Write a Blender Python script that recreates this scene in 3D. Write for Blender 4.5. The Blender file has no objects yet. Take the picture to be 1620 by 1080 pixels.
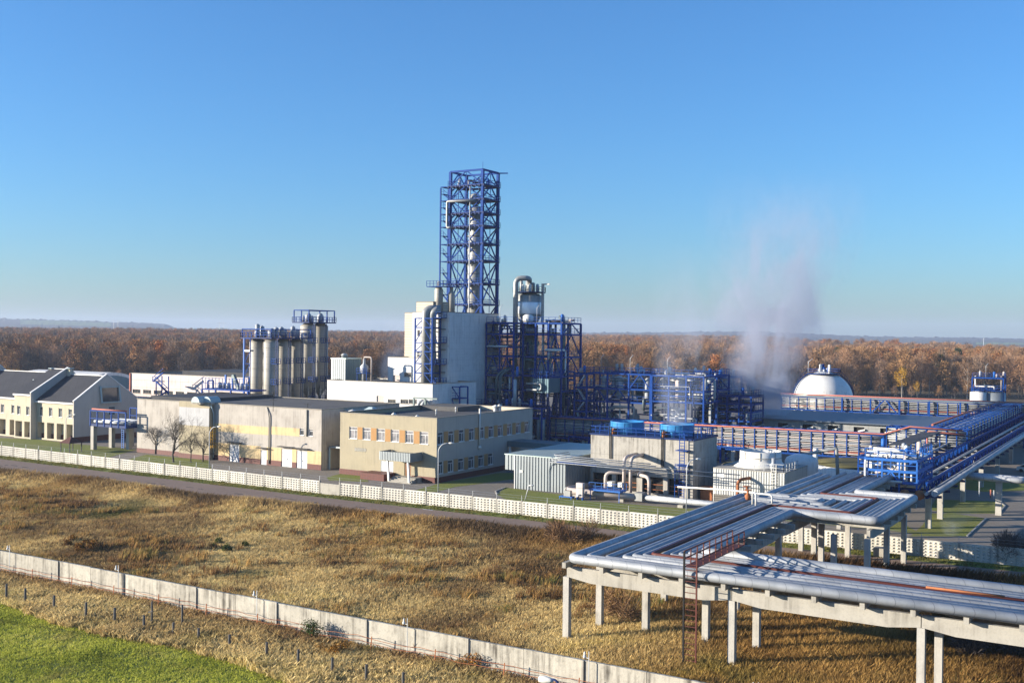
import bpy, math, random
import numpy as np
from mathutils import Vector, Matrix
random.seed(7); RNG = np.random.default_rng(7)
sc = bpy.context.scene
col = sc.collection
rad = math.radians

# ---------------------------------------------------------------- camera
FOC = 1700.0; CAMH = 25.0
_a = math.atan(1040/FOC); _p = math.atan(12/FOC); _q = rad(.6)
_h = np.array([-math.sin(_a), math.cos(_a), 0]); _z = np.array([0, 0, 1.0]); _r0 = np.array([math.cos(_a), math.sin(_a), 0])
FW = _h*math.cos(_p) - _z*math.sin(_p); _u0 = _h*math.sin(_p) + _z*math.cos(_p)
RT = _r0*math.cos(_q) + _u0*math.sin(_q); UP = _u0*math.cos(_q) - _r0*math.sin(_q)
CP = np.array([0, 0, CAMH])
cd = bpy.data.cameras.new('camera'); cam = bpy.data.objects.new('camera', cd); col.objects.link(cam)
cd.sensor_width = 36; cd.lens = FOC/1620*36; cd.clip_start = .5; cd.clip_end = 20000
cam.matrix_world = Matrix(((RT[0], UP[0], -FW[0], CP[0]), (RT[1], UP[1], -FW[1], CP[1]), (RT[2], UP[2], -FW[2], CP[2]), (0, 0, 0, 1)))
sc.camera = cam

# ---------------------------------------------------------------- light
SUN_EL = rad(11.5); SUN_AZ = math.atan2(-.79, -.61)          # azimuth from +Y towards +X, of where the sun stands
w = bpy.data.worlds.new('World'); sc.world = w; w.use_nodes = True
nt = w.node_tree; bg = nt.nodes['Background']; sky = nt.nodes.new('ShaderNodeTexSky')
sky.sky_type = 'NISHITA'; sky.sun_disc = False; sky.sun_elevation = SUN_EL; sky.sun_rotation = SUN_AZ
sky.altitude = 300; sky.air_density = 1.15; sky.dust_density = 0.7; sky.ozone_density = 7.0
nt.links.new(sky.outputs[0], bg.inputs[0]); bg.inputs[1].default_value = .112
sl = bpy.data.lights.new('sun', 'SUN'); sun = bpy.data.objects.new('sun', sl); col.objects.link(sun)
sl.energy = 5.0; sl.angle = rad(.5); sl.color = (1, .90, .76)
sd = Vector((math.sin(SUN_AZ)*math.cos(SUN_EL), math.cos(SUN_AZ)*math.cos(SUN_EL), math.sin(SUN_EL)))
sun.rotation_euler = sd.to_track_quat('Z', 'Y').to_euler()
sc.view_settings.view_transform = 'Standard'; sc.view_settings.look = 'None'; sc.view_settings.exposure = 1.2
sc.render.engine = 'CYCLES'
cy = sc.cycles; cy.max_bounces = 5; cy.diffuse_bounces = 2; cy.glossy_bounces = 2; cy.transmission_bounces = 2
cy.volume_bounces = 1; cy.transparent_max_bounces = 8; cy.use_denoising = True; cy.volume_step_rate = 2.0; cy.volume_max_steps = 96
cy.caustics_reflective = False; cy.caustics_refractive = False
HAZE_DENSITY = .00011

# ---------------------------------------------------------------- a pixel of the photo -> a point in the place
def at(px, py, z=0.0):
    d = FW + RT*(px-810)/FOC - UP*(py-540)/FOC
    return CP + d*((z-CAMH)/d[2])
def dep(px, dist, z=0.0):                    # the ground point in picture column px at forward distance dist
    p = CP + (FW + RT*(px-810)/FOC)*dist
    return np.array([p[0], p[1], z])
def zat(x, y, py):
    d = np.array([x, y, 0.0]) - CP; k = (540-py)/FOC
    return (k*(d@FW) - d@UP)/(UP[2] - k*FW[2])
def along(P, px, ax):
    d = np.array(P, float) - CP; k = (px-810)/FOC; e = np.eye(3)[ax]
    return P[ax] + (k*(d@FW) - d@RT)/(e@RT - k*(e@FW))
def proj(x, y, z):
    d = np.stack([np.asarray(x, float)-CP[0], np.asarray(y, float)-CP[1], np.asarray(z, float)-CP[2]], -1)
    ww = d@FW
    return 810 + FOC*(d@RT)/ww, 540 - FOC*(d@UP)/ww, ww

# ---------------------------------------------------------------- materials
MATS = {}
def mat(name, c, rough=.8, metal=0.0, c2=None, scale=.6, amt=.5, streak=0.0, seam=None, bump=.0, bscale=8.0, spec=.3, seamw=.05, fine=0.0, sc3=(1, 1, 1), rand=0.0, alpha=None, seamcol=None):
    m = bpy.data.materials.new(name); m.use_nodes = True; MATS[name] = m
    n = m.node_tree.nodes; L = m.node_tree.links.new; b = n['Principled BSDF']
    b.inputs['Roughness'].default_value = rough; b.inputs['Metallic'].default_value = metal
    b.inputs['Specular IOR Level'].default_value = spec
    geo = n.new('ShaderNodeNewGeometry'); mp = n.new('ShaderNodeMapping'); L(geo.outputs['Position'], mp.inputs[0]); mp.inputs['Scale'].default_value = sc3
    pos = mp.outputs[0]
    def mixc(a, bcol, fac, mode='MIX'):
        x = n.new('ShaderNodeMix'); x.data_type = 'RGBA'; x.blend_type = mode
        for s, v in ((x.inputs[0], fac), (x.inputs[6], a), (x.inputs[7], bcol)):
            if isinstance(v, tuple): s.default_value = (*v[:3], 1)
            elif isinstance(v, float): s.default_value = v
            else: L(v, s)
        return x.outputs[2]
    def noise(s, det=4, vec=pos, rough_=.6):
        t = n.new('ShaderNodeTexNoise'); t.inputs['Scale'].default_value = s; t.inputs['Detail'].default_value = det; t.inputs['Roughness'].default_value = rough_
        L(vec, t.inputs['Vector']); return t.outputs[0]
    def ramp(v, lo, hi):
        r = n.new('ShaderNodeMapRange'); r.inputs[1].default_value = lo; r.inputs[2].default_value = hi; L(v, r.inputs[0]); return r.outputs[0]
    def mul(v, k):
        r = n.new('ShaderNodeMath'); r.operation = 'MULTIPLY'; L(v, r.inputs[0])
        if isinstance(k, (int, float)): r.inputs[1].default_value = k
        else: L(k, r.inputs[1])
        return r.outputs[0]
    c2 = c2 or tuple(x*.72 for x in c)
    out = mixc(c, c2, mul(ramp(noise(scale), .32, .68), amt))
    if fine: out = mixc(out, tuple(x*.35 for x in c), mul(ramp(noise(scale*11, 3), .5, .75), fine))
    if streak:                                # rain streaks running down
        m2 = n.new('ShaderNodeMapping'); L(geo.outputs['Position'], m2.inputs[0]); m2.inputs['Scale'].default_value = (1, 1, .06)
        s1 = ramp(noise(2.6, 5, m2.outputs[0]), .43, .68); s2 = ramp(noise(.5, 2), .35, .65)
        out = mixc(out, (.07, .062, .05), mul(mul(s1, s2), streak))
    if seam:                                  # panel joints: (spacing along the wall, spacing up)
        sep = n.new('ShaderNodeSeparateXYZ'); L(geo.outputs['Position'], sep.inputs[0])
        ad = n.new('ShaderNodeMath'); ad.operation = 'ADD'; L(sep.outputs[0], ad.inputs[0]); L(sep.outputs[1], ad.inputs[1])
        fs = []
        for v, s in ((ad.outputs[0], seam[0]), (sep.outputs[2], seam[1])):
            if not s: continue
            f = n.new('ShaderNodeMath'); f.operation = 'MULTIPLY'; f.inputs[1].default_value = 1/s; L(v, f.inputs[0])
            g = n.new('ShaderNodeMath'); g.operation = 'FRACT'; L(f.outputs[0], g.inputs[0])
            k = n.new('ShaderNodeMath'); k.operation = 'LESS_THAN'; k.inputs[1].default_value = seamw/s; L(g.outputs[0], k.inputs[0]); fs.append(k.outputs[0])
        if len(fs) == 2:
            mx = n.new('ShaderNodeMath'); mx.operation = 'MAXIMUM'; L(fs[0], mx.inputs[0]); L(fs[1], mx.inputs[1]); sf = mx.outputs[0]
        else: sf = fs[0]
        out = mixc(out, seamcol or tuple(x*.4 for x in c), mul(sf, .8))
    if rand:
        oi = n.new('ShaderNodeObjectInfo'); hs = n.new('ShaderNodeHueSaturation'); L(out, hs.inputs['Color'])
        hs.inputs['Hue'].default_value = .5; L(ramp2(n, L, oi.outputs['Random'], 1-rand, 1+rand), hs.inputs['Value']); out = hs.outputs[0]
    L(out, b.inputs['Base Color'])
    if bump:
        bp = n.new('ShaderNodeBump'); bp.inputs['Strength'].default_value = bump; bp.inputs['Distance'].default_value = .05
        L(noise(bscale, 3), bp.inputs['Height']); L(bp.outputs[0], b.inputs['Normal'])
    return m
def ramp2(n, L, v, lo, hi):
    r = n.new('ShaderNodeMapRange'); r.inputs[3].default_value = lo; r.inputs[4].default_value = hi; L(v, r.inputs[0]); return r.outputs[0]

mat('concrete', (.40, .375, .32), .9, c2=(.29, .27, .23), scale=.5, streak=.55, bump=.3, fine=.25)
mat('old_concrete', (.46, .43, .36), .92, c2=(.30, .28, .23), scale=.35, streak=1.2, bump=.4, fine=.45, rand=.12)
mat('fence_concrete', (.60, .57, .50), .9, c2=(.46, .43, .36), scale=.7, streak=.45, bump=.3, rand=.10, fine=.1)
mat('post_concrete', (.36, .34, .29), .9, c2=(.25, .24, .2), scale=.7, streak=.3)
mat('column_concrete', (.45, .43, .38), .9, c2=(.32, .30, .27), scale=.8, streak=.6, bump=.3, fine=.25)
mat('tower_concrete', (.42, .395, .345), .92, c2=(.29, .275, .24), scale=.45, streak=.9, bump=.4, fine=.4, seam=(3.6, 3.0), seamw=.04)
mat('plaster_grey', (.44, .405, .355), .9, c2=(.32, .29, .25), scale=.25, streak=.4, bump=.2, seam=(6.0, 0), seamw=.05, fine=.12)
mat('plaster_yellow', (.62, .47, .25), .9, c2=(.52, .40, .24), scale=.4, streak=.45, bump=.2, fine=.1)
mat('plaster_beige', (.38, .33, .225), .9, c2=(.32, .28, .2), scale=.3, streak=.25, bump=.25, fine=.12)
mat('render_grey', (.40, .365, .315), .9, c2=(.34, .31, .27), scale=.3, streak=.15, bump=.25, seam=(12, 0), fine=.08)
mat('plaster_cream', (.52, .46, .34), .9, c2=(.44, .39, .29), scale=.3, streak=.2, bump=.2)
mat('ochre_panel', (.40, .22, .085), .8, c2=(.34, .19, .08), scale=1)
mat('gable_plaster', (.50, .46, .40), .9, c2=(.42, .39, .35), scale=.2, streak=.15)
mat('plinth_tile', (.13, .035, .025), .55, c2=(.08, .025, .02), scale=2, seam=(.6, .35), seamw=.05)
mat('pale_panel', (.42, .42, .42), .7, c2=(.36, .36, .37), scale=.6, streak=.3)
mat('white_panel', (.74, .72, .67), .8, c2=(.64, .61, .56), scale=.25, streak=.3, seam=(6.0, 1.5), seamw=.05, fine=.06)
mat('white_brick', (.70, .69, .66), .85, c2=(.60, .58, .55), scale=.2, streak=.35, seam=(0, 1.2), seamw=.04, fine=.08, seamcol=(.5, .49, .47))
mat('white_wall', (.76, .73, .67), .85, c2=(.66, .63, .58), scale=.3, streak=.45, fine=.06)
mat('cream_brick', (.60, .52, .40), .85, c2=(.52, .44, .33), scale=.5, seam=(0, .6), seamw=.08, fine=.15)
mat('pink_panel', (.62, .54, .50), .85, c2=(.54, .47, .43), scale=.3, streak=.3, seam=(6.0, 1.8), seamw=.07)
mat('bitumen', (.085, .083, .082), .95, c2=(.15, .145, .135), scale=.12, fine=.3, seam=(0, 0) if False else None)
mat('roof_dark', (.035, .036, .042), .8, c2=(.06, .06, .066), scale=.25, seam=(2.4, 0), seamw=.06, fine=.2)
mat('roof_edge', (.30, .27, .22), .8, c2=(.16, .15, .13), scale=1.5)
mat('trim_teal', (.40, .50, .50), .6, c2=(.34, .40, .40))
mat('trim_white', (.78, .77, .74), .6)
mat('glass', (.03, .04, .05), .08, c2=(.10, .10, .10), scale=.35, amt=.8, spec=.8)
mat('curtain_glass', (.32, .30, .30), .25, c2=(.08, .09, .10), scale=.8, amt=1.0, spec=.6)
mat('dark_opening', (.02, .019, .018), .9)
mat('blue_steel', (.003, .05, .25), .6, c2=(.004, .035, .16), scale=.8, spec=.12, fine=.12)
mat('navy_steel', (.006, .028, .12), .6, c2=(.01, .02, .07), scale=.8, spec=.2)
mat('sky_steel', (.015, .12, .42), .55, c2=(.02, .09, .32), scale=.8, fine=.1)
mat('fan_blue', (.04, .22, .46), .45, c2=(.03, .19, .47), scale=.5, streak=.2)
mat('cladding', (.43, .445, .455), .62, .35, c2=(.25, .27, .29), scale=.45, amt=.9, fine=.12, bump=.12, bscale=2.0, seam=(1.25, 0), seamw=.05, seamcol=(.16, .17, .19), spec=.5)
mat('vessel_grey', (.34, .345, .33), .5, .3, c2=(.26, .265, .25), scale=.35, streak=.3, seam=(0, 1.5), seamw=.06)
mat('vessel_dark', (.13, .17, .17), .5, .3, c2=(.10, .12, .12), scale=.4, seam=(0, 1.5), seamw=.06)
mat('silo_metal', (.40, .375, .32), .6, .2, c2=(.33, .31, .27), scale=.3, seam=(0, 1.6), seamw=.05, streak=.2)
mat('foil', (.80, .81, .83), .4, .45, c2=(.6, .62, .65), scale=1.2, bump=.5, bscale=1.0)
mat('white_paint', (.66, .65, .60), .5, c2=(.66, .63, .56), scale=.5, streak=.3)
mat('tank_white', (.72, .71, .66), .4, c2=(.62, .6, .56), scale=.3, streak=.3)
mat('rust_pipe', (.11, .028, .018), .6, c2=(.07, .02, .015), scale=1.5)
mat('red_pipe', (.42, .14, .095), .7, c2=(.32, .11, .08), scale=.5)
mat('orange_rust', (.36, .13, .05), .8, c2=(.2, .08, .04), scale=2)
mat('pipe_beige', (.50, .43, .38), .6, c2=(.42, .36, .32), scale=1)
mat('pipe_grey', (.36, .37, .37), .6, .2, c2=(.26, .27, .28), scale=.6)
mat('corrugated', (.27, .30, .31), .45, .5, c2=(.22, .24, .25), scale=.3, streak=.15)
mat('corrugated_light', (.54, .54, .51), .5, .2, c2=(.54, .54, .5), scale=.3, streak=.35)
mat('corrugated_blue', (.13, .20, .23), .5, .4, c2=(.10, .16, .18), scale=.3)
mat('mint_roof', (.42, .50, .46), .45, .4, c2=(.36, .43, .4), scale=.2)
mat('slate_roof', (.10, .125, .16), .5, .3, c2=(.08, .10, .13), scale=.15)
mat('yellow_paint', (.75, .42, .03), .6)
mat('door_white', (.60, .61, .62), .6, c2=(.5, .5, .52), scale=2.5, amt=.8)
mat('door_brown', (.20, .10, .045), .6)
mat('lamp_grey', (.45, .47, .48), .5, .3)
mat('weathered_wood', (.10, .095, .085), .9, c2=(.06, .055, .05), scale=4, bump=.5)
mat('brown_roof', (.10, .04, .03), .8)
mat('asphalt', (.27, .185, .13), .92, c2=(.18, .13, .10), scale=.13, fine=.35, bump=.3, bscale=3)
mat('yard', (.25, .215, .17), .92, c2=(.16, .14, .115), scale=.09, fine=.3, bump=.3, bscale=3, seam=(6, 0), seamw=.05)
mat('lawn', (.17, .20, .03), .95, c2=(.24, .20, .06), scale=.13, fine=.4, bump=1.0, bscale=3)
mat('soil', (.10, .075, .04), .95, c2=(.14, .105, .05), scale=.15, fine=.4, bump=.8, bscale=2)
mat('kerb', (.38, .36, .32), .9)
mat('crack', (.03, .028, .026), .95)
mat('road_paint', (.6, .6, .58), .8)
mat('bark', (.10, .085, .07), .95, c2=(.06, .05, .04), scale=1)
mat('pale_bark', (.34, .31, .28), .95, c2=(.2, .18, .16), scale=1)
mat('louvre', (.30, .28, .24), .7, seam=(0, .3), seamw=.16)
mat('mound_grass', (.09, .08, .03), .95, c2=(.05, .05, .02), scale=.4, fine=.4)

def leafmat(name, c, c2, rnd=.35, c3=None):
    m = bpy.data.materials.new(name); m.use_nodes = True; MATS[name] = m
    n = m.node_tree.nodes; L = m.node_tree.links.new; b = n['Principled BSDF']; b.inputs['Roughness'].default_value = .9; b.inputs['Specular IOR Level'].default_value = .1
    geo = n.new('ShaderNodeNewGeometry'); t = n.new('ShaderNodeTexNoise'); t.inputs['Scale'].default_value = .35; t.inputs['Detail'].default_value = 3; L(geo.outputs['Position'], t.inputs['Vector'])
    x = n.new('ShaderNodeMix'); x.data_type = 'RGBA'; x.inputs[6].default_value = (*c, 1); x.inputs[7].default_value = (*c2, 1)
    r = n.new('ShaderNodeMapRange'); r.inputs[1].default_value = .35; r.inputs[2].default_value = .65; L(t.outputs[0], r.inputs[0]); L(r.outputs[0], x.inputs[0])
    out = x.outputs[2]; oi = n.new('ShaderNodeObjectInfo')
    if c3:                                    # some trees of the kind have turned another colour
        y = n.new('ShaderNodeMix'); y.data_type = 'RGBA'; L(out, y.inputs[6]); y.inputs[7].default_value = (*c3, 1)
        mm = n.new('ShaderNodeMath'); mm.operation = 'FRACT'; m5 = n.new('ShaderNodeMath'); m5.operation = 'MULTIPLY'; m5.inputs[1].default_value = 7.31
        L(oi.outputs['Random'], m5.inputs[0]); L(m5.outputs[0], mm.inputs[0]); L(mm.outputs[0], y.inputs[0]); out = y.outputs[2]
    hs = n.new('ShaderNodeHueSaturation'); L(out, hs.inputs['Color']); L(ramp2(n, L, oi.outputs['Random'], 1-rnd, 1+rnd), hs.inputs['Value'])
    at_ = n.new('ShaderNodeAttribute'); at_.attribute_name = 'tint'
    mu = n.new('ShaderNodeMix'); mu.data_type = 'RGBA'; mu.blend_type = 'MULTIPLY'; mu.inputs[0].default_value = 1; L(hs.outputs[0], mu.inputs[6]); L(at_.outputs['Color'], mu.inputs[7])
    L(mu.outputs[2], b.inputs['Base Color'])
    return m
leafmat('leaf_orange', (.40, .15, .045), (.28, .125, .05), .35, (.28, .16, .075))
leafmat('leaf_brown', (.26, .145, .072), (.21, .13, .075), .35, (.33, .19, .085))
leafmat('twig_grey', (.25, .18, .125), (.17, .13, .10), .35, (.34, .19, .10))
leafmat('twig_dark', (.10, .085, .08), (.075, .065, .062), .3, (.15, .11, .085))  # on trees, the shade of the left wood edge is put into this colour
leafmat('leaf_yellow', (.50, .27, .02), (.38, .22, .03), .1)
leafmat('leaf_yellowgreen', (.28, .25, .04), (.20, .19, .04), .1)
leafmat('needle_green', (.018, .05, .02), (.03, .06, .022), .1)
leafmat('bush_orange', (.32, .14, .02), (.20, .10, .02), .1)
leafmat('bush_green', (.05, .075, .02), (.08, .085, .02), .1)

# ---------------------------------------------------------------- mesh building
class MB:
    def __init__(s): s.v = []; s.f = []; s.sm = []
    def _add(s, vs, fs, sm=False):
        o = len(s.v); s.v.extend(vs); s.f.extend([tuple(i+o for i in f) for f in fs]); s.sm.extend([sm]*len(fs)); return s
    def box(s, x0, y0, z0, x1, y1, z1):
        if x0 > x1: x0, x1 = x1, x0
        if y0 > y1: y0, y1 = y1, y0
        if z0 > z1: z0, z1 = z1, z0
        return s._add([(x0, y0, z0), (x1, y0, z0), (x1, y1, z0), (x0, y1, z0), (x0, y0, z1), (x1, y0, z1), (x1, y1, z1), (x0, y1, z1)],
                      [(3, 2, 1, 0), (4, 5, 6, 7), (0, 1, 5, 4), (1, 2, 6, 5), (2, 3, 7, 6), (3, 0, 4, 7)])
    def beam(s, p, q, w=.2, h=None):
        h = h or w; p = Vector(p); q = Vector(q); d = (q-p)
        if d.length < 1e-4: return s
        d.normalize(); side = d.cross(Vector((0, 0, 1)))
        if side.length < .01: side = Vector((1, 0, 0))
        side.normalize(); up = side.cross(d)
        vs = [tuple(c + side*a*w/2 + up*b*h/2) for c in (p, q) for a, b in ((-1, -1), (1, -1), (1, 1), (-1, 1))]
        return s._add(vs, [(0, 1, 2, 3), (7, 6, 5, 4), (0, 4, 5, 1), (1, 5, 6, 2), (2, 6, 7, 3), (3, 7, 4, 0)])
    def tube(s, pts, r, seg=8, bend=0.0, cap=True):
        P = [Vector(p) for p in pts]
        if bend and len(P) > 2:
            Q = [P[0]]
            for i in range(1, len(P)-1):
                a = (P[i-1]-P[i]); b = (P[i+1]-P[i]); m = min(bend, a.length*.45, b.length*.45)
                A = P[i]+a.normalized()*m; B = P[i]+b.normalized()*m
                for k in range(5):
                    t = k/4; Q.append(A*(1-t)**2 + P[i]*2*t*(1-t) + B*t*t)
            Q.append(P[-1]); P = Q
        rs = r if isinstance(r, (list, tuple)) else [r]*len(P)
        n = None; o = len(s.v)
        for i, c in enumerate(P):
            t = (P[min(i+1, len(P)-1)] - P[max(i-1, 0)]).normalized()
            if n is None:
                n = t.cross(Vector((0, 0, 1)))
                if n.length < .05: n = Vector((1, 0, 0))
            n = (n - t*n.dot(t)).normalized(); b = t.cross(n)
            for k in range(seg):
                an = 2*math.pi*k/seg; s.v.append(tuple(c + (n*math.cos(an)+b*math.sin(an))*rs[i]))
        for i in range(len(P)-1):
            for k in range(seg):
                a = o+i*seg+k; b2 = o+i*seg+(k+1) % seg
                s.f.append((a, b2, b2+seg, a+seg)); s.sm.append(seg > 4)
        if cap:
            s.f.append(tuple(o+k for k in range(seg))[::-1]); s.sm.append(False)
            e = o+(len(P)-1)*seg; s.f.append(tuple(e+k for k in range(seg))); s.sm.append(False)
        return s
    def lathe(s, x, y, prof, seg=20):           # prof: (radius, z) from bottom up
        o = len(s.v)
        for r, z in prof:
            for k in range(seg):
                an = 2*math.pi*k/seg; s.v.append((x+r*math.cos(an), y+r*math.sin(an), z))
        for i in range(len(prof)-1):
            for k in range(seg):
                a = o+i*seg+k; b2 = o+i*seg+(k+1) % seg; s.f.append((a, b2, b2+seg, a+seg)); s.sm.append(True)
        if prof[0][0] > .01: s.f.append(tuple(o+k for k in range(seg))[::-1]); s.sm.append(False)
        if prof[-1][0] > .01:
            e = o+(len(prof)-1)*seg; s.f.append(tuple(e+k for k in range(seg))); s.sm.append(False)
        return s
    def poly(s, pts): return s._add([tuple(p) for p in pts], [tuple(range(len(pts)))])
    def prism(s, pts, off):                     # pts: loop of 3D points, off: extrusion vector
        n = len(pts); q = [tuple(np.array(p)+np.array(off)) for p in pts]
        return s._add([tuple(p) for p in pts]+q, [tuple(range(n))[::-1], tuple(range(n, 2*n))]+[(i, (i+1) % n, n+(i+1) % n, n+i) for i in range(n)])
    def corrug(s, p, d, ln, z0, z1, nrm, pitch=.5, dpt=.12):   # ribbed sheet wall from p along d
        p = np.array(p[:2], float); d = np.array(d, float); nn = np.array(nrm, float); k = max(1, int(round(ln/pitch))); st = ln/k; prof = []
        for i in range(k):
            for t, h in ((0, 0), (.45, 0), (.55, 1), (.95, 1)): prof.append((st*(i+t), h))
        prof.append((ln, 0)); o = len(s.v)
        for t, h in prof:
            q = p+d*t+nn*h*dpt; s.v.append((q[0], q[1], z0)); s.v.append((q[0], q[1], z1))
        for i in range(len(prof)-1):
            a = o+2*i; s.f.append((a, a+2, a+3, a+1)); s.sm.append(False)
        return s
    def wall(s, p, d, nrm, ln, z0, z1, holes=(), depth=.22):   # outer face with real openings and reveals; holes: (u0,u1,za,zb)
        p = np.array(p[:2], float); d = np.array(d, float); nn = np.array(nrm, float)
        us = sorted({0, ln, *[h[0] for h in holes], *[h[1] for h in holes]}); vs = sorted({z0, z1, *[h[2] for h in holes], *[h[3] for h in holes]})
        P = lambda u, z, k=0: (p[0]+d[0]*u-nn[0]*k, p[1]+d[1]*u-nn[1]*k, z)
        for i in range(len(us)-1):
            for j in range(len(vs)-1):
                cu = (us[i]+us[i+1])/2; cv = (vs[j]+vs[j+1])/2
                if any(h[0] < cu < h[1] and h[2] < cv < h[3] for h in holes): continue
                s.poly([P(us[i], vs[j]), P(us[i+1], vs[j]), P(us[i+1], vs[j+1]), P(us[i], vs[j+1])])
        for a, b, c, e in holes:
            for q in ((a, c, b, c), (b, c, b, e), (b, e, a, e), (a, e, a, c)):
                s.poly([P(q[0], q[1]), P(q[2], q[3]), P(q[2], q[3], depth), P(q[0], q[1], depth)])
        return s
    def rail(s, pts, h=1.1, sp=1.6, t=.07):
        for a, b in zip(pts[:-1], pts[1:]):
            a = Vector(a); b = Vector(b); L_ = (b-a).length
            if L_ < .1: continue
            for k in (1.0, .5): s.beam(a+Vector((0, 0, h*k)), b+Vector((0, 0, h*k)), t)
            n = max(1, int(L_/sp))
            for i in range(n+1):
                c = a.lerp(b, i/n); s.beam(c, c+Vector((0, 0, h)), t)
        return s
    def ladder(s, p, z0, z1, d=(1, 0), w=.5, st=.45, t=.05):
        x, y = p[:2]
        for k in (0, 1): s.beam((x+d[0]*w*k, y+d[1]*w*k, z0), (x+d[0]*w*k, y+d[1]*w*k, z1), t)
        z = z0+.3
        while z < z1: s.beam((x, y, z), (x+d[0]*w, y+d[1]*w, z), t*.8); z += st
        return s
    def build(s, name, m, parent=None, loc=None):
        me = bpy.data.meshes.new(name)
        o = bpy.data.objects.new(name, me); col.objects.link(o)
        off = np.zeros(3)
        if parent is not None:
            r = parent
            while r is not None: off = off+np.array(r.location); r = r.parent
            o.parent = parent
        if loc is not None: o.location = tuple(np.array(loc, float)-off); off = np.array(loc, float)
        V = np.array(s.v, float)-off
        me.from_pydata(V.tolist(), [], s.f); me.materials.append(MATS[m])
        me.polygons.foreach_set('use_smooth', s.sm); me.update()
        return o
def tag(o, label=None, cat=None, group=None, kind=None):
    if label: o['label'] = label
    if cat: o['category'] = cat
    if group: o['group'] = group
    if kind: o['kind'] = kind
    return o
def thing(name, label, cat, loc=(0, 0, 0), group=None):
    o = bpy.data.objects.new(name, None); col.objects.link(o); o.location = tuple(float(v) for v in loc); o.empty_display_size = .5
    return tag(o, label, cat, group)
def copy_thing(o, loc=None, rz=None, label=None, scale=None):
    def cp(a, par):
        c = a.copy(); col.objects.link(c); c.parent = par
        for ch in a.children: cp(ch, c)
        return c
    r = cp(o, None)
    if loc is not None: r.location = loc
    if rz is not None: r.rotation_euler = (0, 0, rz)
    if scale is not None: r.scale = scale
    if label: r['label'] = label
    return r
def np_mesh(name, V, Fc, m, parent=None, tint=None):
    me = bpy.data.meshes.new(name); k = Fc.shape[1]
    me.vertices.add(len(V)); me.vertices.foreach_set('co', V.astype('f').ravel())
    me.loops.add(Fc.size); me.loops.foreach_set('vertex_index', Fc.astype('i').ravel())
    me.polygons.add(len(Fc)); me.polygons.foreach_set('loop_start', np.arange(0, Fc.size, k, dtype='i'))
    me.materials.append(MATS[m])
    if tint is not None:
        a = me.color_attributes.new('tint', 'FLOAT_COLOR', 'POINT'); c = np.ones((len(V), 4), 'f'); c[:, :3] = tint if tint.ndim == 2 else tint[:, None]
        a.data.foreach_set('color', c.ravel())
    me.update(); me.validate()
    o = bpy.data.objects.new(name, me)
    if parent is not None: o.parent = parent
    return o
# ================================================================ setting
def elev(x, y):
    d = np.hypot(x, y); s = np.clip((d-650)/1000, 0, 1); l = np.clip((-x+100)/500, 0, 1)
    return 5*s*s*(3-2*s)*(.1+.9*l)
def sheet(name, poly, z, m, kind='structure', label=None):
    mb = MB(); mb.poly([(p[0], p[1], z) for p in poly]); return tag(mb.build(name, m), label, kind=kind)
# ground sheet: polar grid, reaches the horizon
rs = np.concatenate([[0], np.linspace(40, 640, 10), np.geomspace(700, 6600, 24)]); an = np.linspace(0, 2*np.pi, 97)[:-1]
V = [(0, 0, 0)]; Fq = []
for r in rs[1:]:
    for t in an:
        x = r*math.cos(t); y = r*math.sin(t); V.append((x, y, float(elev(x, y))))
mb = MB(); mb.v = V
for k in range(96): mb.f.append((0, 1+k, 1+(k+1) % 96)); mb.sm.append(True)
for i in range(len(rs)-2):
    for k in range(96):
        a = 1+i*96+k; b = 1+i*96+(k+1) % 96; mb.f.append((a, a+96, b+96, b)); mb.sm.append(True)
tag(mb.build('ground', 'soil'), kind='structure')

# far hills
def hills():
    px = [-900, -300, 0, 60, 100, 140, 180, 220, 262, 280, 400, 540, 700, 880, 1000, 1100, 1180, 1250, 1350, 1450, 1540, 1620, 1900, 2400]
    py = [505, 505, 504.5, 506, 507, 508.5, 510, 511, 514, 520, 521.5, 523.2, 525, 527, 526.5, 525.5, 524.8, 527, 532, 534.2, 534.5, 536.5, 539, 541]
    xs = np.arange(-900, 2401, 4.0); top = np.interp(xs, px, py); rg = np.random.default_rng(3)
    D0, D1, D2 = 3300., 5200., 6300.
    Ds = np.linspace(D0, D1, 12); mbs = {k: MB() for k in ('hill_wood', 'hill_field')}
    grid = []
    for j, x in enumerate(xs):
        col_ = []
        yh = 528+(x-810)*.01047
        zt = 25+(yh-top[j])*D1/FOC
        jag = rg.random()*5*(1 if rg.random() < .8 else 1.6)
        for i, D in enumerate(Ds):
            s = (D-D0)/(D1-D0); s = s*s*(3-2*s)
            p = dep(x, D); zz = 5+(zt-5)*s + (jag if i >= 10 else rg.random()*2)
            col_.append((p[0], p[1], zz))
        p = dep(x, D2); col_.append((p[0], p[1], zt+3)); p = dep(x, D2+150); col_.append((p[0], p[1], 0)); grid.append(col_)
    def is_field(x, D):
        if 30 < x < 175 and 4250 < D < 4700: return True
        if x > 268 and x < 390 and 4300 < D < 5250: return True
        if x > 1540 and 3300 < D < 3900: return True
        return False
    for j in range(len(xs)-1):
        for i in range(len(grid[0])-1):
            D = Ds[min(i, 11)]; k = 'hill_field' if is_field(xs[j], D) and i < 11 else 'hill_wood'
            mbs[k]._add([grid[j][i], grid[j+1][i], grid[j+1][i+1], grid[j][i+1]], [(0, 1, 2, 3)])
    tag(mbs['hill_wood'].build('hills', 'hill_wood'), 'long low wooded hills on the horizon', kind='structure')
    tag(mbs['hill_field'].build('field', 'hill_field'), kind='structure')
mat('hill_wood', (.045, .038, .030), .95, c2=(.075, .052, .035), scale=.01)
mat('hill_field', (.10, .16, .045), .95, c2=(.15, .15, .08), scale=.004)
hills()

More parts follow.
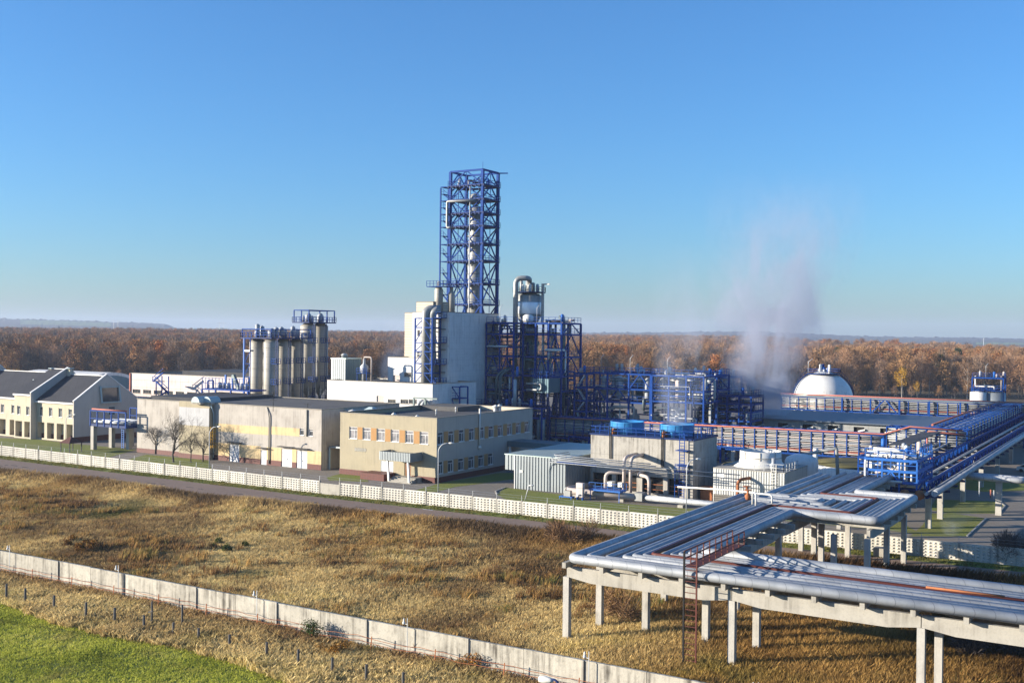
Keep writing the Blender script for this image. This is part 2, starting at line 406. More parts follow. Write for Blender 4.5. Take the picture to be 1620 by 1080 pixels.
FENCE = [(-232, 128.6), (-196, 128.1), (-111, 126.4), (-64, 127.5), (-19.6, 130), (14, 132)]
def fy(x): return float(np.interp(x, [p[0] for p in FENCE], [p[1] for p in FENCE]))
# plant yard, road
yard = [(-420, 131)] + [(x, fy(x)+.6) for x in (-232, -196, -111, -64, -19.6, 14)] + [(120, 140), (120, 420), (-420, 420)]
sheet('yard', yard, .015, 'yard')
road = [(-420, 112.2), (-235, 111.8), (-170, 111), (-111, 112.5), (-60, 115.5), (-15, 117.5), (60, 121), (60, 130), (-15, 127.0), (-60, 124.5), (-111, 123.4), (-170, 124.2), (-235, 125.2), (-420, 125.6)]
sheet('road', road, .012, 'asphalt')
mb = MB()
for p in ((640, 800), (655, 802.5), (670, 805)):
    a = at(*p); mb.box(a[0]-.1, a[1]-.1, .014, a[0]+1.6, a[1]+.12, .018)
tag(mb.build('road_marking', 'road_paint'), 'broken white dashes on the service road', kind='structure')
mb = MB()
for k in range(60):                                   # broken crack patches in the asphalt
    x = RNG.uniform(-200, -50); y = RNG.choice([RNG.normal(115.5, .7), RNG.normal(119.5, .5)]); n = 7; L_ = RNG.uniform(.6, 3.2); wv = RNG.uniform(.08, .3)
    top = [(x+L_*(i/n-.5), y+wv*RNG.uniform(.3, 1), .016) for i in range(n)]; bot = [(x+L_*(i/n-.5), y-wv*RNG.uniform(.3, 1), .016) for i in range(n)][::-1]
    mb.poly(top+bot)
tag(mb.build('road_crack', 'crack'), 'dark tar filled cracks in the road', kind='structure')
def lawn(pts, z=.03, name='lawn', m='lawn'):
    P = [at(*p)[:2] for p in pts]; return sheet(name, P, z, m)
lawn([(-60, 690), (60, 695), (110, 701), (216, 711), (160, 727), (-60, 703)])
lawn([(216, 723), (232, 719), (330, 728), (334, 741), (225, 732), (195, 729)], .034)
lawn([(517, 755), (543, 748), (580, 753), (583, 762), (520, 760)])
lawn([(655, 776), (700, 763), (790, 748), (817, 748), (817, 757), (760, 765), (720, 770), (690, 778)])
lawn([(786, 782), (800, 771), (815, 773), (895, 783), (925, 792), (1110, 806), (1140, 822), (1060, 818), (940, 805), (800, 790)])
lawn([(1460, 830), (1470, 812), (1510, 812), (1560, 820), (1530, 848), (1440, 848)], .03)
lawn([(1480, 790), (1580, 793), (1590, 800), (1580, 812), (1500, 812), (1470, 806)], .034)
lawn([(1500, 755), (1640, 755), (1640, 775), (1560, 778), (1490, 770)], .03)
lawn([(1180, 818), (1400, 838), (1460, 846), (1380, 800), (1300, 790), (1180, 800)], .026)
# grass verge between fence and road
vg = [(x, fy(x)-.2) for x in (-232, -196, -111, -64, -19.6, 14)] + [(14, 129), (-15, 127.0), (-60, 124.5), (-111, 123.4), (-170, 124.2), (-235, 125.2)]
sheet('verge', vg, .02, 'lawn')
# kerbs beside the right hand lawns and the loop by the shed
def kerb(pts):
    P = [at(*p) for p in pts]; mb = MB()
    for a, b in zip(P[:-1], P[1:]): mb.beam((a[0], a[1], .06), (b[0], b[1], .06), .2, .13)
    return tag(mb.build('kerb', 'kerb'), kind='structure')
kerb([(1530, 848), (1560, 820)]); kerb([(1580, 812), (1590, 800), (1580, 793)]); kerb([(786, 782), (784, 777), (800, 771)])

# ================================================================ near wall
WY = 67.0
root = thing('concrete_wall', 'stained pale concrete wall of long slabs between the dry field and the green meadow', 'wall', (-60, WY, 0))
x = -190.0; i = 0; joints = []
while x < 10:
    L_ = 4.85; t = .16
    mb = MB(); dz = RNG.uniform(-.03, .03); mb.box(x+.02, WY-t/2, -.3, x+L_-.02, WY+t/2, 2.1+dz)
    mb.box(x+.02, WY-t/2-.03, 2.1+dz, x+L_-.02, WY+t/2+.03, 2.16+dz)
    mb.build('slab', 'old_concrete', root); joints.append(x); x += L_
for jx in joints[::2]:
    MB().box(jx-.07, WY-.2, -.3, jx+.07, WY-.085, 2.2).build('post', 'concrete', root)
# thin insulator rods along the wall
first = None
for px in (16, 188, 407, 645, 932, 1200):
    x = along((0, WY-.4, 2), px, 0)
    if first is None:
        r = thing('insulator_rod', 'thin grey rod with white insulator standing against the long concrete wall', 'rod', (x, WY-.45, 0), 'insulator rods along the concrete wall')
        MB().beam((x, WY-.45, 0), (x, WY-.45, 3.0), .05).build('rod', 'lamp_grey', r)
        mb = MB(); mb.beam((x, WY-.45, 2.5), (x-.32, WY-.45, 2.55), .04); mb.lathe(x-.34, WY-.45, [(.02, 2.45), (.11, 2.5), (.12, 2.62), (.06, 2.72), (.07, 2.85), (.02, 2.95)], 8)
        mb.build('insulator', 'white_paint', r); first = r
    else: copy_thing(first, (x, WY-.45, 0))
# rusty barbed wire low in front of the wall
r = thing('barbed_wire', 'rusty barbed wire strung low in front of the concrete wall', 'wire', (-60, WY-1.2, 0))
mb = MB()
for zz in (.75, 1.1):
    pts = [(xx, WY-1.2+.05*math.sin(xx), zz+.08*math.sin(xx*.9)+.05*math.sin(xx*2.3)) for xx in np.arange(-125, 0, 1.2)]
    mb.tube(pts, .022, 4)
mb.build('strand', 'orange_rust', r)
for xx in np.arange(-120, 0, 6.1): MB().beam((xx, WY-1.2, -.1), (xx+.1, WY-1.2, 1.3), .06).build('stake', 'orange_rust', r)
# wooden posts along the meadow edge
PO = [(9.6, 945, 923), (39.6, 951, 930), (85, 962, 941), (135.6, 977.5, 952), (181.5, 983.5, 961), (228, 993, 973), (274, 1000.5, 984), (314.5, 1010.5, 993), (363, 1021.5, 1003),
      (421, 1037, 1015), (471.5, 1051.5, 1026.5), (525.5, 1064, 1039.5), (578.5, 1077, 1050), (638, 1093, 1063)]
for k, (px, yb, yt) in enumerate(PO):
    a = at(px, yb+5); h = zat(a[0], a[1], yt); tl = RNG.uniform(-.06, .06)
    o = MB().tube([(a[0], a[1], -.2), (a[0]+tl, a[1], h)], [.12, .10], 6).build('wooden_post', 'weathered_wood', loc=(a[0], a[1], 0))
    tag(o, 'short weathered grey wooden post at the edge of the green meadow', 'post', 'short wooden posts along the meadow edge')
for k, (px, yb, yt, lb) in enumerate([(240.5, 986, 951, 'taller leaning wooden post with a crossbar, between meadow posts and concrete wall'), (288.5, 988, 956, 'tall plain wooden post nearest the concrete wall, right of the crossbar post')]):
    a = at(px, yb+3); h = zat(a[0], a[1], yt)
    r = thing('wooden_post', lb, 'post', (a[0], a[1], 0))
    MB().tube([(a[0], a[1], -.2), (a[0]-.04, a[1], h)], [.1, .08], 6).build('shaft', 'weathered_wood', r)
    if k == 0: MB().beam((a[0]-.35, a[1]-.1, h*.55), (a[0]+.2, a[1]-.1, h*.62), .1).build('crossbar', 'weathered_wood', r)
# street lamp head poking up at the bottom edge
hp = CP+(FW+RT*(873-810)/FOC-UP*(1076-540)/FOC)*42
lx, ly, lz = hp; r = thing('street_lamp', 'street lamp with a white oval head, nearest of all, before the concrete wall', 'lamp', (lx+.7, ly, 0))
MB().tube([(lx+.62, ly, 0), (lx+.62, ly, lz-1.3), (lx+.5, ly, lz-.25), (lx+.15, ly, lz+.08), (lx-.1, ly, lz+.03)], .045, 8, bend=.5).build('pole', 'navy_steel', r)
mb = MB(); mb.tube([(lx+.05, ly, lz), (lx-.05, ly, lz), (lx-.3, ly, lz-.01), (lx-.55, ly, lz-.03), (lx-.6, ly, lz-.03)], [.05, .1, .15, .12, .03], 10); mb.build('lamp_head', 'white_paint', r)

# ================================================================ perforated fence
root = thing('perforated_fence', 'long cream concrete fence of relief patterned panels along the service road', 'fence', (-100, 127, 0))
PW = 4.0; panels = []
def relief_panel():
    mb = MB(); n, m_ = 7, 5; W_ = PW-.16; Hh = 1.95; t = .1
    mb.box(0, -t/2, -.2, W_, t/2, Hh)
    us = W_/n; vs = (Hh-.2)/m_
    for i in range(n):
        for j in range(m_):
            x0 = i*us+us*.24; x1 = (i+1)*us-us*.24; z0 = .1+j*vs+vs*.16; z1 = .1+(j+1)*vs-vs*.16; xm = (x0+x1)/2; zm = (z0+z1)/2
            mb._add([(x0, -t/2-.004, z0), (x1, -t/2-.004, z0), (x1, -t/2-.004, z1), (x0, -t/2-.004, z1), (xm, -t/2-.18, zm)], [(0, 1, 4), (1, 2, 4), (2, 3, 4), (3, 0, 4)])
    return mb
pm = None; px_ = -228.0
while px_ < 10:
    x0 = px_; x1 = px_+PW; y0 = fy(x0); y1 = fy(x1); ang = math.atan2(y1-y0, x1-x0)
    if pm is None:
        pm = relief_panel().build('panel', 'fence_concrete'); pn = pm; ps = MB().box(-.1, -.12, -.2, .1, .12, 2.05).build('post', 'post_concrete'); pp = ps
        wp = MB().beam((0, 0, 1.9), (0, 0, 2.75), .045).build('wire_stake', 'lamp_grey'); wq = wp
        plain = MB().box(0, -.05, -.2, PW-.16, .05, 1.7).build('panel', 'concrete', None)
        firstp = True
    else: firstp = False
    isplain = abs(x0-(-113.5)) < 2.0
    src = plain if isplain else pm
    if isplain: o = plain
    elif firstp: o = pm
    else: o = pm.copy(); col.objects.link(o)
    q = pp if firstp else pp.copy(); v = wp if firstp else wp.copy()
    if not firstp: col.objects.link(q); col.objects.link(v)
    dzz = RNG.uniform(-.05, .05)
    for ob, xx, yy in ((o, x0+.08, y0), (q, x0, y0), (v, x0, y0)):
        ob.parent = root; ob.location = (xx+100, yy-127, dzz*.5); ob.rotation_euler = (RNG.uniform(-.018, .018), RNG.uniform(-.008, .008), ang)
    px_ += PW
wr = MB()
for zz in (2.35, 2.7): wr.tube([(x, fy(x), zz) for x in np.arange(-228, 12, 4.0)], .012, 3)
wr.build('wire', 'lamp_grey', root)

# ================================================================ windows and doors
def window(parent, c, d, nrm, wd, z0, z1, frame='trim_white', glass='glass', rec=.14, mull=1, fw=.09, lintel=True):
    """window centred at c (x,y of the outer wall face), set back by rec"""
    c = np.array(c[:2], float); d = np.array(d, float); nn = np.array(nrm, float); o = c-nn*rec
    P = lambda u, z, k=0.0: tuple(np.append(o+d*u+nn*k, z)); f = MB()
    for u in (-wd/2+fw/2, wd/2-fw/2): f.beam(P(u, z0), P(u, z1), fw, .1)
    for z in (z0+fw/2, z1-fw/2): f.beam(P(-wd/2, z), P(wd/2, z), .1, fw)
    if mull: f.beam(P(wd*.12, z0), P(wd*.12, z0+(z1-z0)*.70), fw*.8, .08)
    if lintel: f.beam(P(-wd/2, z0+(z1-z0)*.72), P(wd/2, z0+(z1-z0)*.72), .08, fw*.8)
    f.beam(P(-wd/2-.05, z0-.03, rec+.05), P(wd/2+.05, z0-.03, rec+.05), .16, .06)
    fo = f.build('window', frame, parent)
    g = MB(); g.poly([P(-wd/2, z0, -.02), P(wd/2, z0, -.02), P(wd/2, z1, -.02), P(-wd/2, z1, -.02)]); g.build('pane', glass, fo)
    return fo
X1 = (1, 0); YP = (0, 1)
def door(parent, x0, x1, y, z0, z1, m='door_white', leaves=1, label=None):
    f = MB(); f.box(x0, y-.06, z0, x1, y+.04, z1); o = f.build('door', m, parent)
    tr = MB(); t = .07
    tr.box(x0-t, y-.10, z0, x0, y+.04, z1+t); tr.box(x1, y-.10, z0, x1+t, y+.04, z1+t); tr.box(x0, y-.10, z1, x1, y+.04, z1+t)
    if leaves == 2: tr.box((x0+x1)/2-.02, y-.075, z0, (x0+x1)/2+.02, y-.06, z1)
    tr.build('frame', 'trim_teal' if m == 'door_white' else 'roof_edge', o)
    MB().box((x0+x1)/2+.08, y-.14, z0+(z1-z0)*.42, (x0+x1)/2+.2, y-.06, z0+(z1-z0)*.46).build('handle', 'dark_opening', o)
    if label: o['label'] = label
    return o

# ================================================================ workshop (long garage)
GY = 147.6; GH = 10.9
gx0 = along((0, GY, 5), 217, 0); gx1 = along((0, GY, 5), 508.4, 0); gb0 = along((0, GY-1.1, 5), 283, 0); gb1 = along((0, GY-1.1, 5), 331, 0)
root = thing('workshop_building', 'long flat roofed workshop with pinkish grey walls, yellow bands and four white doors', 'building', ((gx0+gx1)/2, GY, 0))
GD = 23.0; G = lambda px: along((0, GY, 5), px, 0)
dd = [(363.5, 378.5, 702.7), (413, 421.8, 712), (446, 462, 710), (469.8, 486, 712.7)]
wl = [(474.3, 480.5, 677, 688), (488.8, 495, 678.5, 689.5)]
holes = []
for a, b, yt in dd: holes.append((G(a)-gx0, G(b)-gx0, 0, zat(G(a), GY, yt)))
wh = [(G(a)-gx0, G(b)-gx0, zat(G(a), GY, yb), zat(G(a), GY, ya)) for a, b, ya, yb in wl]
mb = MB(); mb.wall((gx0, GY), X1, (0, -1), gx1-gx0, 0, GH, holes+wh, .3)
mb.wall((gx1, GY), YP, (1, 0), GD, 0, GH, [], .3); mb.wall((gx1, GY+GD), (-1, 0), YP, gx1-gx0, 0, GH); mb.wall((gx0, GY+GD), (0, -1), (-1, 0), GD, 0, GH)
mb.build('wall', 'plaster_grey', root)
MB().box(gb0, GY-1.1, 0, gb1, GY-.005, GH+.25).build('front_block', 'plaster_beige', root)
zb0 = zat(gb0, GY-1.1, 671); zb1 = zat(gb0, GY-1.1, 643)
MB().box(gb0+.05, GY-1.13, zb0, gb1-.05, GY-1.101, zb1).build('pale_panel', 'pale_panel', root)
zy = lambda px, py: zat(G(px), GY, py)
xl = gb1+.02
def band(xa, xb, za, zb, skip=()):
    mb = MB(); cur = xa
    for s0, s1 in sorted(skip):
        if s0 > cur: mb.box(cur, GY-.03, za, s0, GY-.002, zb)
        cur = max(cur, s1)
    if cur < xb: mb.box(cur, GY-.03, za, xb, GY-.002, zb)
    mb.build('painted_band', 'plaster_yellow', root)
dh = [(gx0+h[0]-.08, gx0+h[1]+.08) for h in holes]
band(xl, G(426), zy(360, 683), zy(360, 670.5)); band(G(429), G(473.8), zy(440, 687.5), zy(440, 675))
band(xl, gx1, 1.0, zy(400, 704.5), dh)
mb = MB(); cur = xl
for s0, s1 in dh+[(gx1, gx1)]:
    mb.box(cur, GY-.06, 0, s0, GY-.002, 1.0); cur = s1
mb.box(gx0, GY-.06, 0, gb0, GY-.002, .9); mb.box(gb0, GY-1.16, 0, gb1, GY-1.102, .9); mb.build('plinth', 'plinth_tile', root)
mb = MB(); mb.box(gx0+.1, GY+.1, GH-.25, gx1-.1, GY+GD-.1, GH-.05); mb.build('roof', 'bitumen', root)
mb = MB()
for q in ((gx0-.1, GY-.12, gx1+.1, GY+.22), (gx0-.1, GY+GD-.22, gx1+.1, GY+GD+.1)): mb.box(q[0], q[1], GH, q[2], q[3], GH+.14)
mb.box(gx0-.1, GY+.22, GH, gx0+.22, GY+GD-.22, GH+.14); mb.box(gx1-.22, GY+.22, GH, gx1+.1, GY+GD-.22, GH+.14); mb.build('roof_edge', 'roof_edge', root)
MB().box(gx0+.3, GY+3.2, GH-.04, gb0+3, GY+GD-1, GH+.55).build('raised_roof', 'roof_dark', root)
for k, (a, b, yt) in enumerate(dd):
    door(root, G(a), G(b), GY+.12, .02, zat(G(a), GY, yt)-.02, leaves=2 if k > 1 else 1)
    MB().box(G(a)-.5, GY-.9, zat(G(a), GY, yt)+.45, G(b)+.7, GY-.002, zat(G(a), GY, yt)+.57).build('door_canopy', 'weathered_wood', root)
for u0, u1, za, zb in wh: window(root, (gx0+(u0+u1)/2, GY), X1, (0, -1), u1-u0, za, zb, mull=0)
for px in (426.8, 485.8):
    x = G(px); MB().tube([(x-.7, GY-.1, GH-.1), (x-.1, GY-.25, GH-1.4), (x, GY-.22, GH-2), (x, GY-.22, .3)] if px < 450 else [(x, GY-.16, GH-.1), (x, GY-.16, zy(486, 690))], .13, 6).build('downpipe', 'post_concrete', root)
MB().tube([(gb1+.3, GY-1.0, GH-.3), (gb1+.3, GY-.25, GH-2), (gb1+.3, GY-.25, .5)], .12, 6).build('downpipe', 'trim_teal', root)
# caged yellow ladder
lx = G(340); mb = MB(); zt = zy(340, 674); zb = zy(340, 708); mb.ladder((lx-.35, GY-.3), zb, zt, w=.7, t=.09)
mb.build('ladder', 'yellow_paint', root)
mb = MB()
for k in range(6):
    z = zb+(zt-zb)*(k+.5)/6; ring = [(lx+.75*math.cos(t), GY-.3-.75*abs(math.sin(t)), z) for t in np.linspace(0, math.pi, 7)]
    mb.tube(ring, .045, 4)
for t in (.3, .5, .7): mb.beam((lx+.75*math.cos(math.pi*t), GY-.3-.75*math.sin(math.pi*t), zb), (lx+.75*math.cos(math.pi*t), GY-.3-.75*math.sin(math.pi*t), zt), .06)
mb.build('ladder_cage', 'yellow_paint', root)
# recessed link with porch between workshop and office
OFX0, OFX1, OFY = -124.7, -103.8, 146.0
MB().box(gx1+.02, GY+6, 0, OFX0-.02, GY+16, GH-.4).build('link_wall', 'plaster_cream', root)
mb = MB(); mb.box(gx1+.4, GY+1.6, 4.0, OFX0-.02, GY+5.95, 4.3); mb.build('porch_roof', 'corrugated', root)
MB().box(gx1+.3, GY+1.7, 0, gx1+.55, GY+1.95, 4.0).build('porch_post', 'trim_teal', root)
MB().box(OFX0-2.4, GY+5.9, .1, OFX0-.9, GY+5.98, 3.0).build('porch_door', 'dark_opening', root)
# two barrel shaped roof ventilators
vp = None
for k, px in enumerate((305, 323)):
    c = at(px, 638, GH+.05); lab = ('left barrel shaped metal ventilator on the workshop roof', 'right barrel shaped metal ventilator on the workshop roof')[k]
    r = thing('roof_ventilator', lab, 'ventilator', (c[0], c[1]+2, GH-.05))
    mb = MB(); n = 10; R_ = 1.1; L_ = 2.6; pr = [(c[0]-R_*math.cos(math.pi*i/n), c[1]+.6, GH+.25+1.1*math.sin(math.pi*i/n)) for i in range(n+1)]
    mb.prism(pr, (0, L_, 0)); mb.build('hood', 'trim_teal', r)
    MB().box(c[0]-1.3, c[1]+.7, GH-.1, c[0]+1.3, c[1]+L_+.5, GH+.24).build('base', 'concrete', r)
# roof antennas
for px, py, hh, lb in ((427, 672, 3.4, 'tall thin double crossbar aerial at the workshop roof edge'), (482, 645, 1.0, 'low dark crossbar aerial lying near the workshop roof edge')):
    c = at(px, 650 if hh > 2 else 647, GH); r = thing('roof_aerial', lb, 'aerial', (c[0], c[1]+.6, GH)); y = c[1]+.8
    MB().beam((c[0], y, GH-.1), (c[0], y, GH+hh), .07).build('mast', 'dark_opening', r)
    mb = MB()
    for zz in ((hh*.55, hh-.3) if hh > 2 else (hh-.2,)): mb.beam((c[0]-.8, y, GH+zz), (c[0]+.8, y, GH+zz), .06)
    mb.build('crossbar', 'dark_opening', r)

# ================================================================ two storey office
OH = 10.8; OD = 31.5
root = thing('office_building', 'two storey beige office with ochre panels between white windows and a grey entrance canopy', 'building', (OFX0+10, OFY+15, 0))
F_ = lambda px: along((0, OFY, 5), px, 0); OX = OFX1
S_ = lambda px: along((OX, 0, 5), px, 1)
fw_ = [(552.3, 564.9), (573.8, 586.2), (596, 608.6), (618.4, 631.1), (641.2, 653.9), (664.2, 677.3)]
fz0 = zat(F_(605), OFY, 697.3); fz1 = zat(F_(605), OFY, 678)
uw = [(692.3, 701.2), (709.3, 717.8), (726, 734.4), (741.9, 750.4), (757.8, 765.9), (773, 780.7), (787.5, 795.1), (802.2, 809.6), (816.2, 823.3), (830, 837.3)]
lw_ = [(692.5, 701.2), (708.9, 717.3), (725.1, 734), (741.3, 750.2), (757, 765.5), (772.5, 780.4)]
a = (701-688)/1; lz0 = zat(OX, S_(713), 746.3); lz1 = zat(OX, S_(713), 727)
hf = [(F_(a)-OFX0, F_(b)-OFX0, fz0, fz1) for a, b in fw_]
hd = [(F_(602.8)-OFX0, F_(622.5)-OFX0, 1.15, zat(F_(610), OFY, 729)), (F_(640)-OFX0, F_(650.5)-OFX0, .8, zat(F_(645), OFY, 731.5))]
hu = [(S_(a)-OFY, S_(b)-OFY, fz0, fz1) for a, b in uw]; hl = [(S_(a)-OFY, S_(b)-OFY, lz0, lz1) for a, b in lw_]
mb = MB(); mb.wall((OFX0, OFY), X1, (0, -1), OFX1-OFX0, 0, OH, hf+hd, .25); mb.wall((OFX0, OFY+OD), (0, -1), (-1, 0), OD, 0, OH); mb.wall((OFX1, OFY+OD), (-1, 0), YP, OFX1-OFX0, 0, OH)
mb.build('front_wall', 'plaster_beige', root)
mb = MB(); mb.wall((OX, OFY), YP, (1, 0), OD, 0, OH, hu+hl, .25); mb.build('side_wall', 'render_grey', root)
for h in hf: window(root, (OFX0+(h[0]+h[1])/2, OFY), X1, (0, -1), h[1]-h[0], h[2], h[3], glass='curtain_glass')
for h in hu+hl: window(root, (OX, OFY+(h[0]+h[1])/2), YP, (1, 0), h[1]-h[0], h[2], h[3])
for hh in (hf,):
    for p, q in zip(hh[:-1], hh[1:]): MB().box(OFX0+p[1]+.1, OFY-.03, p[2], OFX0+q[0]-.1, OFY-.002, p[3]).build('ochre_panel', 'ochre_panel', root)
for hh in (hu, hl):
    for p, q in zip(hh[:-1], hh[1:]): MB().box(OX+.002, OFY+p[1]+.15, p[2], OX+.03, OFY+q[0]-.15, p[3]).build('ochre_panel', 'ochre_panel', root)
door(root, F_(603.2), F_(622.1), OFY+.1, 1.2, zat(F_(610), OFY, 729)-.05, leaves=2)
door(root, F_(640.3), F_(650.2), OFY+.15, .82, zat(F_(645), OFY, 731.5)-.04, m='door_brown')
mb = MB(); mb.box(OFX0-.03, OFY-.09, 0, F_(590), OFY-.003, .95); mb.box(F_(652), OFY-.09, 0, OX+.06, OFY-.003, .95); mb.box(OX+.003, OFY-.003, 0, OX+.06, OFY+OD, .95); mb.build('plinth', 'plinth_tile', root)
MB().box(F_(589), OFY-3.2, 0, F_(626), OFY-.1, 1.15).build('loading_step', 'plinth_tile', root)
mb = MB()
for k in range(5): mb.box(F_(632), OFY-3.2+k*.35, 0, F_(668), OFY-2.8+k*.35, .16*(k+1))
mb.box(F_(632), OFY-1.5, 0, F_(668), OFY-.1, .8); mb.build('entrance_steps', 'concrete', root)
cz0 = zat(F_(650), OFY-3.4, 729.5); cz1 = cz0+1.45
mb = MB(); mb.corrug((F_(620), OFY-3.4), X1, F_(668.5)-F_(620), cz0, cz1, (0, -1), .35, .06); mb.corrug((F_(668.5), OFY-3.4), YP, 3.35, cz0, cz1, (1, 0), .35, .06)
mb.corrug((F_(620), OFY-.05), (0, -1), 3.35, cz0, cz1, (-1, 0), .35, .06); mb.poly([(F_(620), OFY-3.4, cz0+.02), (F_(668.5), OFY-3.4, cz0+.02), (F_(668.5), OFY-.05, cz0+.02), (F_(620), OFY-.05, cz0+.02)]); mb.poly([(F_(620), OFY-3.38, cz1-.3), (F_(668.5), OFY-3.38, cz1-.3), (F_(668.5), OFY-.05, cz1-.3), (F_(620), OFY-.05, cz1-.3)])
mb.build('entrance_canopy', 'corrugated', root)
for px in (636, 668): x = F_(px)-.5; MB().beam((x, OFY-2.9, 0), (x-.3, OFY-2.9, cz0), .3).build('canopy_post', 'trim_white', root)
mb = MB(); t = .25
mb.box(OFX0-.05, OFY-.08, OH, OX+.08, OFY+t, OH+.12); mb.box(OFX0-.05, OFY+t, OH, OFX0+t, OFY+OD-t, OH+.12); mb.box(OX-t, OFY+t, OH, OX+.08, OFY+OD-t, OH+.12); mb.box(OFX0-.05, OFY+OD-t, OH, OX+.08, OFY+OD+.05, OH+.12); mb.build('coping', 'roof_edge', root)
MB().box(OFX0+.02, OFY+.02, OH-.9, OX-.02, OFY+OD-.02, OH-.75).build('roof', 'bitumen', root)
mb = MB(); mb.box(OFX0+.3, OFY+OD-8, OH-.74, OFX0+9, OFY+OD-.35, OH+.1); mb.build('raised_roof', 'bitumen', root)
# inner faces of the parapet
mb = MB(); mb.box(OX-.24, OFY+.26, OH-.74, OX-.18, OFY+OD-.3, OH-.01); mb.box(OFX0+.3, OFY+OD-.3, OH-.74, OX-.3, OFY+OD-.2, OH-.01); mb.build('parapet', 'cream_brick', root)
x = OX+.2; y = S_(757); mb = MB(); mb.tube([(x, y, OH+1.0), (x, y, 5.2)], .16, 8); mb.build('vent_pipe', 'white_paint', root); MB().lathe(x, y, [(.1, 4.6), (.35, 4.8), (.35, 5.1), (.15, 5.25)], 10).build('pipe_outlet', 'white_paint', root)
mb = MB()   # scraped dark marks on the plaster, left of the canopy
for k in range(5): cx = F_(563+k*3.6); mb.lathe(cx, 0, [(.35, 0), (.30, .01)], 10)
mb.v = [(v[0], OFY-.012-v[2], 4.55+.5*math.sin(v[0])*0+v[1]) for v in mb.v]; mb.build('faded_mark', 'post_concrete', root)
def roof_bit(name, label, cat, px, py, fn):
    c = at(px, py, OH-.75); r = thing(name, label, cat, (c[0], c[1], OH-.75)); fn(r, c[0], c[1], OH-.77); return r
def pyr(r, x, y, z):
    MB().box(x-1.0, y-1.0, z, x+1.0, y+1.0, z+.5).build('base', 'trim_teal', r)
    mb = MB(); mb._add([(x-1.2, y-1.2, z+.5), (x+1.2, y-1.2, z+.5), (x+1.2, y+1.2, z+.5), (x-1.2, y+1.2, z+.5), (x-.4, y-.4, z+1.15), (x+.4, y-.4, z+1.15), (x+.4, y+.4, z+1.15), (x-.4, y+.4, z+1.15)], [(0, 1, 5, 4), (1, 2, 6, 5), (2, 3, 7, 6), (3, 0, 4, 7), (4, 5, 6, 7), (0, 3, 2, 1)]); mb.build('hood', 'trim_teal', r)
roof_bit('roof_hood', 'pale teal pyramid hood on the office roof', 'ventilator', 588, 653, pyr)
def can(h, rr):
    def f(r, x, y, z):
        MB().lathe(x, y, [(rr, z), (rr, z+h)], 12).build('duct', 'cladding', r); MB().lathe(x, y, [(rr*1.4, z+h), (rr*1.4, z+h+.12), (.05, z+h+.4)], 12).build('cap', 'white_paint', r)
    return f
roof_bit('roof_vent', 'fat metal roof vent, left of the pair near the office roof corner', 'vent', 784, 655, can(1.4, .42))
roof_bit('roof_vent', 'slimmer metal roof vent, right of the pair near the office roof corner', 'vent', 790, 655, can(1.5, .36))
roof_bit('roof_vent', 'small white mushroom vent beside the office roof hood', 'vent', 558, 655, can(.5, .6))
roof_bit('roof_vent', 'small grey stub vent on the front edge of the office roof, left one', 'vent', 623, 660, can(.5, .3))
roof_bit('roof_vent', 'small grey stub vent on the front edge of the office roof, right one', 'vent', 660, 664, can(.5, .3))
roof_bit('roof_vent', 'thin stub pipe in the middle of the dark office roof', 'vent', 690, 657, can(.8, .12))
roof_bit('roof_vent', 'thin stub pipe far back on the dark office roof', 'vent', 721, 653, can(.8, .12))
# rear entrance canopy
r = thing('rear_canopy', 'flat blue grey canopy between the office and the metal shed', 'canopy', (-98, 170, 0))
cy0 = S_(784); MB().box(OX+.05, cy0+4, 4.3, OX+11, cy0+9, 5.3).build('canopy_roof', 'corrugated_blue', r)
for k, (x, y) in enumerate(((OX+.8, cy0+4.3), (OX+10.5, cy0+4.3))): MB().beam((x, y, 0), (x+(-.4 if k == 0 else .3), y, 4.3), .35).build('canopy_post', 'trim_white', r)
# ================================================================ metal shed
SX0, SX1, SY, SH = -90.0, -80.7, 148.5, 5.4
r = thing('metal_shed', 'grey ribbed metal shed with a pale mint roof beside the concrete cooling tower', 'shed', (-85, 155, 0))
mb = MB(); mb.corrug((SX0, SY), X1, SX1-SX0, .05, SH, (0, -1), .55, .1); mb.build('front_wall', 'corrugated', r)
MB().corrug((SX1, SY), YP, 22, .05, SH, (1, 0), .55, .1).build('side_wall', 'corrugated', r)
MB().corrug((SX0, SY+22), (0, -1), 22, .05, SH, (-1, 0), .55, .1).build('side_wall', 'corrugated', r)
MB().corrug((SX0-1.9, SY), X1, 1.85, 3.0, SH, (0, -1), .55, .1).build('overhang_panel', 'corrugated', r)
MB().box(SX0-2.0, SY-.15, SH+.01, SX1+.15, SY+22.3, SH+.16).build('roof', 'mint_roof', r)
MB().box(SX0-.1, SY-.12, .0, SX0+.02, SY-.02, SH).build('corner_trim', 'trim_white', r)
MB().box(SX0+.9, SY-.16, 2.7, SX0+1.5, SY-.13, 3.1).build('notice', 'white_paint', r)

